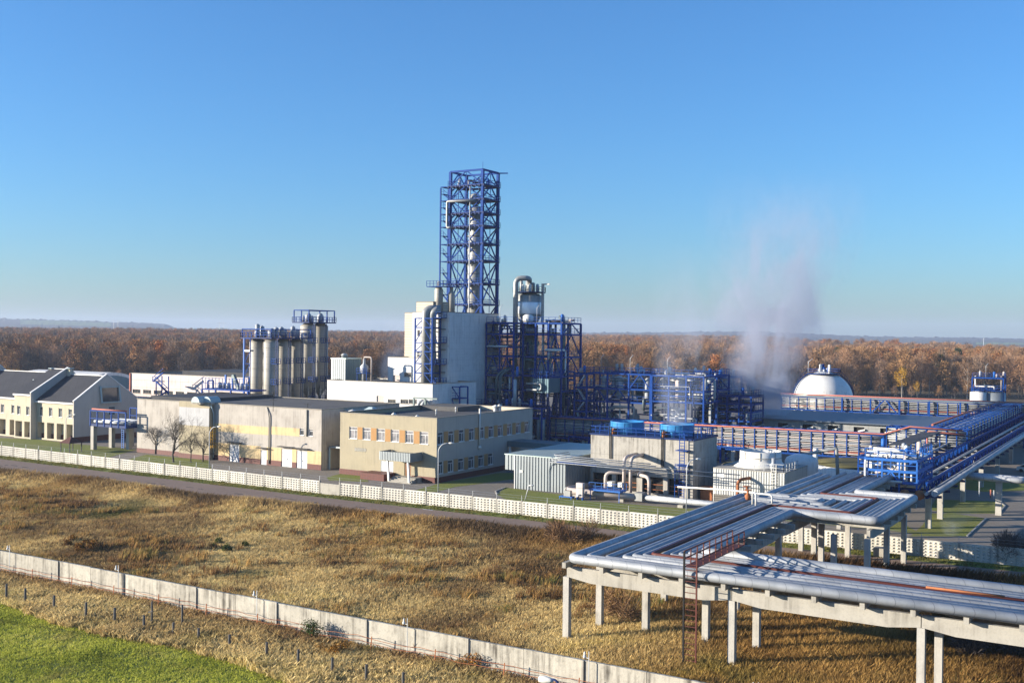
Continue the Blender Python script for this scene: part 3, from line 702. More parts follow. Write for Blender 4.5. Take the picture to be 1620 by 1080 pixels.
# ================================================================ concrete cooling tower
TX0, TX1, TY0, TY1, TH = -79.0, -61.5, 153.7, 163.6, 9.0
r = thing('cooling_tower', 'square raw concrete cooling tower with two blue fan rings and blue roof railing', 'cooling tower', ((TX0+TX1)/2, TY0+5, 0))
bays = [(px0, px1) for px0, px1 in ((938, 968), (975, 1007), (1016, 1049), (1057, 1079))]
Tx = lambda px: along((0, TY0, 3), px, 0)
hb = [(Tx(a)-TX0, Tx(b)-TX0, .5, 3.0) for a, b in bays]
mb = MB(); mb.wall((TX0, TY0), X1, (0, -1), TX1-TX0, 0, TH, hb, .5); mb.wall((TX1, TY0), YP, (1, 0), TY1-TY0, 0, TH); mb.wall((TX1, TY1), (-1, 0), YP, TX1-TX0, 0, TH); mb.wall((TX0, TY1), (0, -1), (-1, 0), TY1-TY0, 0, TH)
mb.build('wall', 'tower_concrete', r)
MB().box(TX0+.7, TY0+.52, .3, TX1-.7, TY0+1.0, 3.2).build('inner_basin', 'dark_opening', r)
for a, b, c, d in hb:
    mb = MB()
    for z in (1.1, 1.8): mb.beam((TX0+a, TY0+.3, z), (TX0+b, TY0+.3, z+RNG.uniform(-.1, .1)), .09)
    mb.build('bay_rail', 'orange_rust', r)
MB().box(TX0-.15, TY0-.15, TH+.005, TX1+.15, TY1+.15, TH+.25).build('roof', 'navy_steel', r)
MB().rail([(TX0, TY0, TH+.25), (TX1, TY0, TH+.25), (TX1, TY1, TH+.25), (TX0, TY1, TH+.25), (TX0, TY0, TH+.25)], 1.15, 1.5, .09).build('railing', 'blue_steel', r)
for k, (pa, pb) in enumerate(((967, 1019), (1045.5, 1099))):
    cyy = (TY0+TY1)/2-1.4; xa = along((0, cyy, TH+1), pa, 0); xb = along((0, cyy, TH+1), pb, 0); xm = (xa+xb)/2-.05; R_ = min((xb-xa)/2*.92, 3.4); xm = min(max(xm, TX0+R_), TX1-R_)
    f = MB().lathe(xm, cyy, [(R_, TH+.25), (R_*1.0, TH+1.0), (R_*.99, TH+2.0), (R_*1.02, TH+2.15), (R_*.97, TH+2.15), (R_*.94, TH+.3)], 40).build('fan_ring', 'fan_blue', r)
    MB().lathe(xm, cyy, [(R_*.93, TH+.9), (.01, TH+.95)], 20).build('fan_deck', 'dark_opening', f)
    mb = MB()
    for q in range(14): t = 2*math.pi*q/14; mb.beam((xm+R_*1.02*math.cos(t), cyy+R_*1.02*math.sin(t), TH+.3), (xm+R_*1.02*math.cos(t), cyy+R_*1.02*math.sin(t), TH+2.05), .04)
    mb.build('rib', 'fan_blue', f)
    mo = MB(); mo.lathe(xm-.9, cyy-R_-.25, [(.4, TH+.26), (.45, TH+.7), (.3, TH+1.2)], 10); mo.build('motor', 'orange_rust', r)
for px, zl in ((964.5, 5.4), (1046.5, 4.6)):
    x = Tx(px); mb = MB(); mb.tube([(x, TY0-.15, TH+1.5), (x, TY0-.15, zl)], .08, 6); mb.tube([(x+.3, TY0-.15, TH+1.5), (x+.3, TY0-.15, zl)], .08, 6); mb.build('drop_pipe', 'dark_opening', r)
lxx = Tx(1083); mb = MB(); mb.ladder((lxx-.5, TY0-.9), .3, TH+1.2, w=.8, t=.1)
for z in (2.2, 5.2, 7.5): mb.box(lxx-1.0, TY0-1.4, z, lxx+.9, TY0-.02, z+.1)
mb.rail([(lxx-1, TY0-1.4, 4.4), (lxx+.9, TY0-1.4, 4.4)], 1.1, .6); mb.box(lxx-1.0, TY0-1.4, 4.3, lxx+.9, TY0-.02, 4.4)
for x in (lxx-1, lxx+.9): mb.beam((x, TY0-1.4, 0), (x, TY0-1.4, 5.3), .1)
mb.build('ladder', 'blue_steel', r)
MB().box(-60.9, 155.2, 0, -58.9, 157.0, 2.0).build('scrap_plate', 'orange_rust', None)
tag(bpy.data.objects['scrap_plate'], 'rusty brown steel bin beside the cooling tower', 'bin')
# riser pipes feeding the tower
def pipe(name, label, pts, rr, m, bend=.5, group=None, cat='pipe', seg=10):
    o = MB().tube(pts, rr, seg, bend=bend).build(name, m, loc=pts[0]); return tag(o, label, cat, group)
for px, lb in ((987, 'tall left hooped riser pipe entering the cooling tower wall'), (997.5, 'tall right hooped riser pipe entering the cooling tower wall')):
    y = 149.3; x = along((0, y, 3), px, 0); pipe('riser_pipe', lb, [(x, y, 1.0), (x, y, 6.3), (x, TY0-.02, 6.4)], .26, 'pipe_beige', 1.2)
y = 149.6; x = along((0, y, 3), 958, 0); pipe('riser_pipe', 'low bent riser pipe at the left of the tall hooped pair', [(x, y, .8), (x, y, 3.7), (x+3.2, y+1.5, 3.75), (x+3.6, TY0-.02, 3.8)], .27, 'pipe_beige', .9)
y = 149.0; x = along((0, y, 3), 1027, 0); pipe('riser_pipe', 'low bent riser pipe at the right of the tall hooped pair', [(x, y, .8), (x, y, 3.6), (x-2.6, y+1.5, 3.7), (x-3.1, TY0-.02, 3.8)], .27, 'pipe_beige', .9)
pipe('ground_main', 'thick beige pipe running low over the lawn in front of the cooling tower', [(-78.9, 153.5, .9), (-79.6, 146.2, .9), (-67.6, 146.2, .9)], .5, 'pipe_beige', 1.2, seg=14)
pipe('ground_main', 'thick pale pipe continuing low over the lawn towards the white fan unit', [(-66.4, 146.6, .9), (-54.5, 146.6, .9), (-51.5, 146.6, .9)], .42, 'cladding', .5, seg=14)
tag(MB().box(-67.6, 145.9, .4, -66.4, 147.3, 1.6).build('valve_box', 'vessel_grey', loc=(-67, 146.6, 0)), 'pale grey box joining the two thick lawn pipes', 'box')
for k, (x, lb) in enumerate(((-77.6, 'left'), (-69.8, 'middle'), (-60.3, 'right'))):
    tag(MB().box(x-.4, 145.8, 0, x+.4, 147.3, .42).build('pipe_block', 'concrete', loc=(x, 146, 0)), f'small concrete block under the thick lawn pipe, {lb} one', 'block')
r = thing('valve_platform', 'bright blue valve platform with railing over the thick lawn pipe', 'platform', (-72, 146, 0))
MB().box(-74.6, 144.7, 1.5, -69.4, 146.9, 1.75).build('deck', 'sky_steel', r); MB().rail([(-74.6, 144.7, 1.75), (-69.4, 144.7, 1.75), (-69.4, 146.9, 1.75)], 1.0, .9, .06).build('railing', 'sky_steel', r)
for x in (-74.4, -69.6):
    for y in (144.8, 146.8): MB().beam((x, y, 0), (x, y, 1.5), .1).build('leg', 'sky_steel', r)
mb = MB(); mb.box(-73.4, 148.4, 1.8, -72.6, 149.6, 2.5); mb.box(-71.6, 148.4, 1.8, -70.9, 149.6, 2.5); mb.build('valve', 'white_paint', r)
r = thing('pump_cabinet', 'tall pinkish cabinet standing beside the bright blue valve platform', 'cabinet', (-75.5, 144, 0))
MB().box(-76.3, 143.7, .5, -75.2, 144.4, 2.6).build('cabinet', 'pink_panel', r)
mb = MB()
for x in (-76.2, -75.3): mb.box(x-.05, 143.8, 0, x+.05, 144.3, .5)
mb.build('stand', 'sky_steel', r)
r = thing('pump_skid', 'small blue framed pump on the lawn left of the pinkish cabinet', 'pump', (-78, 143.6, 0))
mb = MB(); mb.box(-79, 143.3, .3, -76.8, 144.3, .45)
for x in (-78.9, -76.9):
    for y in (143.35, 144.2): mb.box(x-.05, y-.05, 0, x+.05, y+.05, .3)
mb.build('frame', 'sky_steel', r); mb = MB(); mb.box(-78.3, 143.5, .46, -77.2, 144.2, 1.3); mb.tube([(-78.1, 143.8, 1.3), (-78.1, 143.8, 1.8)], .12, 8); mb.build('pump', 'vessel_grey', r)
# thin overhead pipe bundle from shed to the white unit
for k in range(7):
    z = 5.2+(k % 4)*.28; y = 147.9-.35*(k//2)+.1*k; xa = -81.8-.25*k; xb = -63.2-.9*k if k < 5 else -52
    if k == 6: z = 4.9
    pipe('overhead_pipe', 'thin grey pipe strung in the bundle across the front of the cooling tower', [(xa, y+5, z), (xa, y, z), (xb, y, z-.25)], .075 if k else .11, 'cladding', .4, 'thin pipes across the cooling tower front', seg=6)
mb = MB(); mb.beam((-82, 148.0, 5.05), (-75, 148.0, 4.8), .28); tag(mb.build('pipe_bracket', 'blue_steel', loc=(-80, 148, 4.9)), 'short navy bracket beam under the thin pipe bundle at the shed corner', 'bracket')

# ================================================================ white fan unit
UX0, UX1, UY0, UY1, UH = -58.2, -47.4, 153.7, 165.0, 5.15
r = thing('fan_unit', 'white ribbed cooling unit with a flared cream fan stack', 'cooling unit', (-52.8, 159, 0))
MB().corrug((UX0, UY0), X1, UX1-UX0, 1.3, UH, (0, -1), .38, .08).build('front_wall', 'corrugated_light', r)
MB().corrug((UX1, UY0), YP, UY1-UY0, 1.3, UH, (1, 0), .38, .08).build('side_wall', 'corrugated_light', r)
MB().corrug((UX1, UY1), (-1, 0), UX1-UX0, .1, UH, (0, 1), .38, .08).build('rear_wall', 'corrugated_light', r)
MB().corrug((UX0, UY1), (0, -1), UY1-UY0, .1, UH, (-1, 0), .38, .08).build('side_wall', 'corrugated_light', r)
for x0, x1 in ((UX0, UX0+3.2), (UX0+3.5, UX0+7), (UX0+7.3, UX1)):
    mb = MB()
    for k in range(6): z = .15+k*.19; mb._add([(x0, UY0-.05, z), (x1, UY0-.05, z), (x1, UY0+.15, z+.14), (x0, UY0+.15, z+.14)], [(0, 1, 2, 3)])
    mb.build('louvre', 'louvre', r)
MB().box(UX0+.2, UY0+.2, 0, UX1-.2, UY1-.2, 1.28).build('base', 'dark_opening', r)
MB().box(UX0-.08, UY0-.1, UH+.01, UX1+.1, UY1+.1, UH+.12).build('roof', 'concrete', r)
fxm, fym = (UX0+UX1)/2-.1, (UY0+UY1)/2
R_ = 3.1
st = MB().lathe(fxm, fym, [(R_*1.32, UH+.12), (R_*1.15, UH+.45), (R_*1.03, UH+.9), (R_, UH+1.3), (R_, UH+2.5), (R_*.96, UH+2.5), (R_*.95, UH+1.3)], 32).build('fan_stack', 'white_paint', r)
MB().lathe(fxm, fym, [(R_*.94, UH+1.0), (.01, UH+1.05)], 20).build('fan_deck', 'dark_opening', st)
mb = MB()
for q in range(8): t = 2*math.pi*q/8+.3; mb.beam((fxm+R_*1.015*math.cos(t), fym+R_*1.015*math.sin(t), UH+1.2), (fxm+R_*1.015*math.cos(t), fym+R_*1.015*math.sin(t), UH+2.45), .06)
mb.lathe(fxm, fym, [(R_*1.02, UH+1.5), (R_*1.03, UH+1.57), (R_*1.01, UH+1.6)], 32); mb.build('band', 'concrete', st)
mb = MB(); mb.lathe(UX1-2.3, UY0+2.0, [(.55, UH+.15), (.6, UH+.9), (.3, UH+1.2), (.3, UH+1.9)], 12); mb.build('motor', 'cladding', r)
mb = MB(); mb.rail([(UX1-4.6, UY0+.2, UH+.12), (UX1-.2, UY0+.2, UH+.12), (UX1-.2, UY0+7, UH+.12)], 1.1, 1.2, .08); mb.build('railing', 'lamp_grey', r)
mb = MB(); mb.ladder((UX1-1.9, UY0-.25), 2.0, UH+1.2, w=.7, t=.09); mb.build('ladder', 'white_paint', r)
MB().box(UX0+.8, UY0-.12, 3.9, UX0+1.7, UY0-.09, 4.5).build('notice', 'trim_white', r)
pipe('rusty_pipe', 'rusty orange bent pipe entering the front of the white fan unit', [(-53.6, 151.4, .3), (-53.6, 151.4, 4.0), (-53.6+1.0, UY0-.05, 4.1)], .24, 'orange_rust', .8)
# mounded round reservoir and duct behind
r = thing('buried_tank', 'low round reservoir with whitewashed wall and a grassy top', 'reservoir', (-43.5, 196, 0))
MB().lathe(-43.5, 191.5, [(10.5, 0), (10.5, 3.0), (10.2, 3.1)], 40).build('wall', 'white_wall', r); MB().lathe(-43.5, 191.5, [(10.2, 3.12), (6, 3.35), (.01, 3.45)], 32).build('earth_cover', 'mound_grass', r)
r = thing('white_tank', 'small whitewashed round tank behind the flared fan stack', 'tank', (-62, 180, 0)); MB().lathe(-62.0, 176, [(3.0, 0), (3.0, 3.2)], 24).build('shell', 'white_wall', r); MB().lathe(-62.0, 176, [(3.0, 3.21), (2.4, 3.5), (.01, 3.6)], 24).build('top', 'mound_grass', r)
pipe('duct', 'grey square duct bent down to the ground behind the white fan unit', [(-50.5, 171, 6.0), (-44.8, 172.2, 7.4), (-44.4, 172.2, 0)], .3, 'vessel_grey', .3, seg=6)
r = thing('vertical_drum', 'white domed drum standing behind the white fan unit', 'tank', (-49, 175, 0)); MB().lathe(-49.8, 170.2, [(2.6, 0), (2.6, 5.2), (2.3, 5.8), (1.4, 6.25), (.01, 6.4)], 24).build('shell', 'tank_white', r)
pipe('vent_pipe', 'white vertical vent pipe in front of the long blue rack', [(-52, 186, 0), (-52, 186, 5.8)], .45, 'tank_white', 0)

# ================================================================ lamp posts
def lamp_post(x, y, h, label, arm=(1.2, 0), lean=0):
    r = thing('lamp_post', label, 'lamp post', (x, y, 0)); ax, ay = arm
    MB().tube([(x, y, 0), (x+lean, y, h*.6), (x+lean, y, h-1.0), (x+lean+ax*.4, y+ay*.4, h-.15), (x+lean+ax, y+ay, h)], [.09]*5 if 0 else .075, 8, bend=.6).build('pole', 'lamp_grey', r)
    e = np.array([x+lean+ax, y+ay, h]); d = np.array([ax, ay, 0])/max(.01, math.hypot(ax, ay))
    MB().tube([tuple(e-d*.1), tuple(e+d*.2), tuple(e+d*.55), tuple(e+d*.7)], [.06, .15, .13, .04], 8).build('lamp_head', 'white_paint', r)
    return r
c = at(693, 779); lamp_post(c[0], c[1], zat(c[0], c[1], 700), 'tall curved lamp post in front of the office corner', (1.6, .6))
c = at(331, 741); lamp_post(c[0], c[1], zat(c[0], c[1], 674), 'tall curved lamp post in front of the workshop ladder', (1.6, .4))
c = at(1085.7, 816.5); lamp_post(c[0], c[1], zat(c[0], c[1], 726), 'tall lamp post in front of the concrete cooling tower', (1.0, .9))
c = at(104, 700); lamp_post(c[0], c[1], zat(c[0], c[1], 655), 'lamp post standing before the gabled building front', (2.0, .4))
c = at(830.5, 791); lamp_post(c[0], c[1], zat(c[0], c[1], 767), 'short leaning lamp post on the lawn by the metal shed', (.3, .1), .4)

# ================================================================ gabled administration building
AY = 152.0; AX1 = -205.8; AW = 2*(along((AX1, AY, 12), 168.5, 1)-AY)
A_ = lambda px, y=AY: along((0, y, 8), px, 0)
root = thing('gabled_building', 'cream two storey building with stepped dark pitched roofs and a pale gable end', 'building', (AX1-20, AY, 0))
ez = zat(AX1, AY, 638); 
rz = zat(AX1, AY+AW/2, 597)
secs = [(A_(57.5), AX1, 0.0, 0.0), (A_(29), A_(57.5), -1.0, 1.55), (A_(29)-20, A_(29), 0.0, .35), (A_(29)-28, A_(29)-20, -1.0, 1.7), (A_(29)-50, A_(29)-28, 0.0, .2)]
for k, (x0, x1, dy, up) in enumerate(secs):
    y0 = AY+dy; e = ez+up*.9; ry = AY+AW/2; rr = rz+up*.75
    n = max(1, round((x1-x0)/3.75)); p_ = (x1-x0)/n; holes = []; low = []
    for i in range(n):
        c = (i+.5)*p_; holes.append((c-.62, c+.62, ez-3.3, ez-1.25)); low.append((c-1.25, c+1.25, .35, 3.9))
    mb = MB(); mb.wall((x0, y0), X1, (0, -1), x1-x0, 0, e, holes+low, .25 if 0 else .3)
    mb.build('front_wall', 'plaster_cream', root)
    for h in holes: window(root, (x0+(h[0]+h[1])/2, y0), X1, (0, -1), h[1]-h[0], h[2], h[3], mull=1, lintel=False)
    for h in low:   # arcade bay: recessed wall with a window and a dark red foot
        xm = x0+(h[0]+h[1])/2
        MB().box(xm-1.25, y0+1.2, 1.3, xm+1.25, y0+1.5, 4.2).build('bay_wall', 'plaster_cream', root)
        mb = MB(); mb.box(xm-1.25, y0+1.05, 0, xm+1.25, y0+1.19, 1.3); mb.build('plinth', 'plinth_tile', root)
        mb = MB(); mb.box(xm-1.27, y0+.3, .3, xm-1.26, y0+1.2, 3.9); mb.box(xm+1.26, y0+.3, .3, xm+1.27, y0+1.2, 3.9); mb.box(xm-1.27, y0+.3, 3.9, xm+1.27, y0+1.2, 3.92); mb.build('bay_side', 'plaster_cream', root)
        window(root, (xm, y0+1.2), X1, (0, -1), 1.0, 1.7, 3.5, mull=0, rec=-.03)
    # roof slopes
    mb = MB(); th = .3
    mb.prism([(x0+.16, y0-.35, e-.1), (x1-.16, y0-.35, e-.1), (x1-.16, ry, rr), (x0+.16, ry, rr)], (0, 0, th)); mb.build('roof', 'roof_dark', root)
    mb = MB(); mb.prism([(x0+.16, ry+.005, rr), (x1-.16, ry+.005, rr), (x1-.16, AY+AW+.3, ez-.1), (x0+.16, AY+AW+.3, ez-.1)], (0, 0, th)); mb.build('roof', 'roof_dark', root)
    MB().box(x0+.2, y0-.55, e-.25, x1-.2, y0-.36, e+.1).build('gutter', 'trim_white', root)
    MB().box(x0+.2, ry-.15, rr+th, x1-.2, ry+.15, rr+th+.15).build('ridge_cap', 'trim_white', root)
    # gable upstand at the right end of the section, white capped
    for xg in ((x1-.15, x1+.15),) if k != 2 else ((x1-.15, x1+.15),):
        dn = 0.45
        mb = MB(); pts = [(xg[0], y0-.5, 0), (xg[0], y0-.5, e+dn), (xg[0], ry, rr+dn+.3), (xg[0], AY+AW+.35, ez+dn), (xg[0], AY+AW+.35, 0)]
        mb.prism(pts, (xg[1]-xg[0], 0, 0)); mb.build('gable_wall', 'gable_plaster', root)
        mb = MB(); a, b, c = (x1, y0-.55, e+dn), (x1, ry, rr+dn+.3), (x1, AY+AW+.4, ez+dn)
        for p, q in ((a, b), (b, c)): mb.beam((p[0], p[1], p[2]+.06), (q[0], q[1], q[2]+.06), .5, .16)
        mb.build('gable_cap', 'trim_white', root)
# gable details: framed dark recess, window, plinth
yg0 = along((AX1+.2, 0, 8), 161, 1); yg1 = along((AX1+.2, 0, 8), 187, 1)
zt_ = zat(AX1, (yg0+yg1)/2, 612); zb_ = zat(AX1, (yg0+yg1)/2, 635)
MB().box(AX1+.16, yg0, zb_, AX1+.22, yg1, zt_).build('skylight_glass', 'glass', root)
mb = MB(); mb.beam((AX1+.6, yg0-.2, zb_-.2), (AX1+.4, yg0-.5, zt_+.3), .35); mb.beam((AX1+.6, yg1+.4, zb_-.2), (AX1+.4, yg1, zt_+.3), .35); mb.beam((AX1+.5, yg0-.4, zt_), (AX1+.5, yg1, zt_), .2); mb.beam((AX1+.7, yg0-.2, zb_-.1), (AX1+.7, yg1+.4, zb_-.1), .6, .25); mb.build('skylight_frame', 'trim_teal', root)
MB().box(AX1+.151, AY-.5, 0, AX1+.22, AY+AW, 1.2).build('plinth', 'plinth_tile', root)
for px, z0, z1 in ((176, 5.6, 7.5), (176, 2.2, 4.2)):
    y = along((AX1, 0, 4), px, 1); window(root, (AX1+.15, y), YP, (1, 0), 1.8, z0, z1, rec=-.03, frame='trim_teal')
for px, py, hh in ((24, 612, 2.2), (57.5, 603, 2.6), (51, 608, 1.4), (82, 585, 1.2), (111, 585, 1.2)):
    y = AY+5.5 if py > 600 else AY+AW/2; x = A_(px, y) if 1 else 0; zz = zat(x, y, py)
    MB().box(x-.5, y-.5, zz-3, x+.5, y+.5, zz).build('chimney', 'plaster_cream', root); MB().box(x-.6, y-.6, zz+.3, x+.6, y+.6, zz+.45).build('chimney_cap', 'trim_teal', root)
# barrel roofed hall behind
p0 = dep(120, 285); r = thing('barrel_hall', 'low hall with a pale barrel vaulted roof peeking behind the gabled building', 'hall', (p0[0], p0[1], 0))
zt_ = zat(p0[0], p0[1], 588); xR = along(p0, 157, 0); Rr = 9.0; y0 = p0[1]-4
mb = MB(); pr = [(xR, y0+8-Rr*math.cos(math.pi*i/16), zt_-4.4+4.4*math.sin(math.pi*i/16)) for i in range(17)]
mb.prism(pr, (-31, 0, 0)); mb.build('vault_roof', 'white_panel', r); MB().box(xR-31, y0, 0, xR-.05, y0+16, zt_-4.5).build('wall', 'white_panel', r)
pr = [(xR+.01, y0+8-(Rr-1.2)*math.cos(math.pi*i/16), zt_-4.4+3.6*math.sin(math.pi*i/16)) for i in range(17)]; MB().prism(pr, (.08, 0, 0)).build('end_gable', 'corrugated_blue', r)
# gazebo
c = at(112.5, 714.5); r = thing('gazebo', 'small open gazebo with a dark red brown pyramid roof on the lawn', 'gazebo', (c[0], c[1], 0))
mb = MB(); x, y = c[0], c[1]; hw = 1.7
mb._add([(x-hw, y-hw, 1.9), (x+hw, y-hw, 1.9), (x+hw, y+hw, 1.9), (x-hw, y+hw, 1.9), (x, y, 3.2)], [(0, 1, 4), (1, 2, 4), (2, 3, 4), (3, 0, 4), (3, 2, 1, 0)]); mb.build('roof', 'brown_roof', r)
for sx in (-1, 1):
    for sy in (-1, 1): MB().box(x+sx*1.4-.08, y+sy*1.4-.08, 0, x+sx*1.4+.08, y+sy*1.4+.08, 1.9).build('post', 'weathered_wood', r)
# elevated pipe bridge on concrete columns beside the gabled building
xa = -190.9; r = thing('pipe_bridge', 'blue steel pipe bridge on pale concrete columns between gabled building and workshop', 'pipe bridge', (xa+5, 147, 0))
bx1 = gx0-.3; z0, z1 = zat(xa, 146, 673), zat(xa, 146, 648.5)
for x, y in ((xa, 145.5), (xa, 150), (xa+.5, 154.5), (xa+5.5, 150)):
    MB().box(x-.45, y-.45, 0, x+.45, y+.45, z0).build('column', 'column_concrete', r)
MB().box(xa-.6, 145, z0, bx1, 155.2, z0+.5).build('deck', 'navy_steel', r)
mb = MB()
for y in (145, 155):
    mb = MB()
    for x in np.linspace(xa-.5, bx1, 6): mb.beam((x, y, z0), (x, y, z1), .22)
    mb.beam((xa-.5, y, z1), (bx1, y, z1), .22); mb.beam((xa-.5, y, (z0+z1)/2), (bx1, y, (z0+z1)/2), .15)
    mb.build('frame', 'blue_steel', r)
for k, y in enumerate((146, 148, 150, 152)): MB().tube([(xa-.4, y, z0+.9), (bx1, y, z0+.9)], .3, 8).build('pipe', 'cladding', r)
MB().tube([(xa-.2, 145.2, z1+.3), (bx1, 145.2, z1+.3)], .16, 8).build('red_pipe', 'red_pipe', r)
mb = MB(); mb.ladder((xa+2.5, 150.5), 0, z0, w=.7, t=.12); mb.build('ladder', 'sky_steel', r)
# ================================================================ white process buildings
def gbox(root, name, m, x0, x1, y0, y1, z0, z1, roofm='bitumen', holes=(), sholes=(), cap=True):
    mb = MB(); mb.wall((x0, y0), X1, (0, -1), x1-x0, z0, z1, holes, .3); mb.wall((x1, y0), YP, (1, 0), y1-y0, z0, z1, sholes, .3)
    mb.wall((x1, y1), (-1, 0), YP, x1-x0, z0, z1); mb.wall((x0, y1), (0, -1), (-1, 0), y1-y0, z0, z1); mb.build(name, m, root)
    MB().box(x0+.1, y0+.1, z1-.4, x1-.1, y1-.1, z1-.25).build('roof', roofm, root)
    if cap:
        mb = MB(); t = .3; mb.box(x0-.06, y0-.06, z1, x1+.06, y0+t, z1+.12); mb.box(x0-.06, y1-t, z1, x1+.06, y1+.06, z1+.12); mb.box(x0-.06, y0+t, z1, x0+t, y1-t, z1+.12); mb.box(x1-t, y0+t, z1, x1+.06, y1-t, z1+.12); mb.build('coping', 'roof_edge', root)
# low white hall
P = dep(685, 217); LX1 = P[0]; LY = P[1]; LH = zat(LX1, LY, 607.8); LX0 = along((0, LY, 10), 517.5, 0)
root = thing('white_hall', 'long low white panelled hall behind the workshop and office roofs', 'building', ((LX0+LX1)/2, LY, 0))
Lx = lambda px: along((0, LY, 10), px, 0); Lz = lambda px, py: zat(Lx(px), LY, py)
hw = [(Lx(a)-LX0, Lx(b)-LX0, Lz(a, 638), Lz(a, 631)) for a, b in ((613.5, 626), (633.5, 646), (646.8, 659.5))]
hdr = [(Lx(595.5)-LX0, Lx(607.5)-LX0, Lz(600, 640), Lz(600, 626))]
gbox(root, 'wall', 'white_brick', LX0, LX1, LY, LY+16, 0, LH, holes=hw+hdr)
for h in hw: window(root, (LX0+(h[0]+h[1])/2, LY), X1, (0, -1), h[1]-h[0], h[2], h[3], frame='roof_edge')
MB().box(LX0+hdr[0][0], LY+.2, hdr[0][2], LX0+hdr[0][1], LY+.28, hdr[0][3]).build('door', 'pipe_beige', root)
# dark corrugated penthouse and little condenser on that roof
px0, px1, px2 = 524, 546.5, 571
yb = LY+4; xq = along((0, yb, LH), px1, 0); xp = along((0, yb, LH), px0, 0); yq = along((xq, 0, LH), px2, 1)
r = thing('roof_penthouse', 'blue grey corrugated penthouse on the left end of the low white hall', 'penthouse', (xq, yb, LH)); hz = zat(xq, yb, 568)
MB().corrug((xp, yb), X1, xq-xp, LH-.3, hz, (0, -1), .6, .08).build('front_wall', 'corrugated', r); MB().corrug((xq, yb), YP, yq-yb, LH-.3, hz, (1, 0), .6, .08).build('side_wall', 'corrugated_blue', r)
MB().box(xp-.1, yb-.15, hz, xq+.2, yq+.1, hz+.2).build('roof', 'mint_roof', r); MB().lathe(xp+1.6, yb+2.5, [(.7, hz+.2), (.7, hz+.8), (.85, hz+.85), (.3, hz+1.2)], 12).build('vent', 'cladding', r)
x = along((0, LY+5, LH), 576, 0); r = thing('scrubber', 'slim metal scrubber with hooped pipe beside the corrugated penthouse', 'scrubber', (x, LY+5, LH)); y = LY+5
MB().lathe(x, y, [(.5, LH-.3), (.5, LH+1.5), (.9, LH+1.9), (.9, LH+3), (.3, LH+3.6), (.3, LH+4.6)], 12).build('vessel', 'cladding', r)
MB().tube([(x, y, LH+4.6), (x, y, LH+5.0), (x+2.0, y, LH+5.0), (x+2.0, y, LH-.3)], .16, 8, bend=.5).build('pipe', 'pipe_beige', r)
mb = MB(); mb.rail([(x-1.3, y-1, LH+1.6), (x+1.5, y-1, LH+1.6)], 1, .8, .08); mb.box(x-1.3, y-1, LH+1.5, x+1.5, y+1, LH+1.6)
for a in (-1.2, 1.4): mb.beam((x+a, y-.9, LH-.3), (x+a, y-.9, LH+1.6), .12)
mb.build('platform', 'blue_steel', r)
# box hooded pipes at the hall front
x0 = Lx(664); x1 = Lx(682)
r = thing('duct_group', 'grey framed duct group at the right front of the low white hall', 'duct', (x0, LY-2, 10))
mb = MB(); zt_ = zat(x0, LY-2, 629)
for x in (x0, x1): mb.beam((x, LY-2, 9), (x, LY-2, zt_), .3)
mb.beam((x0, LY-2, zt_), (x1+3, LY-2, zt_), .3); mb.build('frame', 'vessel_dark', r)
for k in (0.3, .65): xx = x0+(x1-x0)*k; MB().tube([(xx, LY-1.6, 8), (xx, LY-1.6, zt_-1), (xx+.8, LY-1, zt_-.5), (xx+1.2, LY-1, 8)], .35, 8, bend=.5).build('duct', 'cladding', r)
# tall white block
P = dep(711, 230); BX1, BY = P[0], P[1]; BH = zat(BX1, BY, 494); BX0 = along((0, BY, 20), 652.3, 0); BY1 = along((BX1, 0, BH), 789, 1)
root = thing('white_tower_block', 'tall windowless white process block with blue shaded side below the steel tower', 'building', ((BX0+BX1)/2, BY, 0))
bz = lambda px, py: zat(along((0, BY, 20), px, 0), BY, py); bx = lambda px: along((0, BY, 20), px, 0)
hw = [(bx(660)-BX0, bx(664.3)-BX0, bz(660, 531), bz(660, 522)), (bx(660)-BX0, bx(664.3)-BX0, bz(660, 564), bz(660, 556)), (bx(660)-BX0, bx(664.3)-BX0, bz(660, 597), bz(660, 590))]
gbox(root, 'wall', 'white_brick', BX0, BX1, BY, BY1, 0, BH, holes=hw)
for h in hw: window(root, (BX0+(h[0]+h[1])/2, BY), X1, (0, -1), h[1]-h[0], h[2], h[3], frame='roof_edge', mull=0)
for k, (a, b) in enumerate(((510, 522), (526, 546), (549, 573), (576, 603))):   # narrow stair windows at the corner
    MB().box(bx(708.2), BY-.06, bz(708, b), bx(709.8), BY-.002, bz(708, a)).build('window_strip', 'trim_white', root)
for py in (521, 553, 589): MB().box(bx(697), BY-.7, bz(697, py), bx(705), BY-.01, bz(697, py)+.12).build('door_canopy', 'roof_dark', root)
for py in (528, 562): 
    MB().box(bx(694), BY-.05, bz(697, py+6), bx(698), BY-.003, bz(697, py-3)).build('door', 'pipe_beige', root)
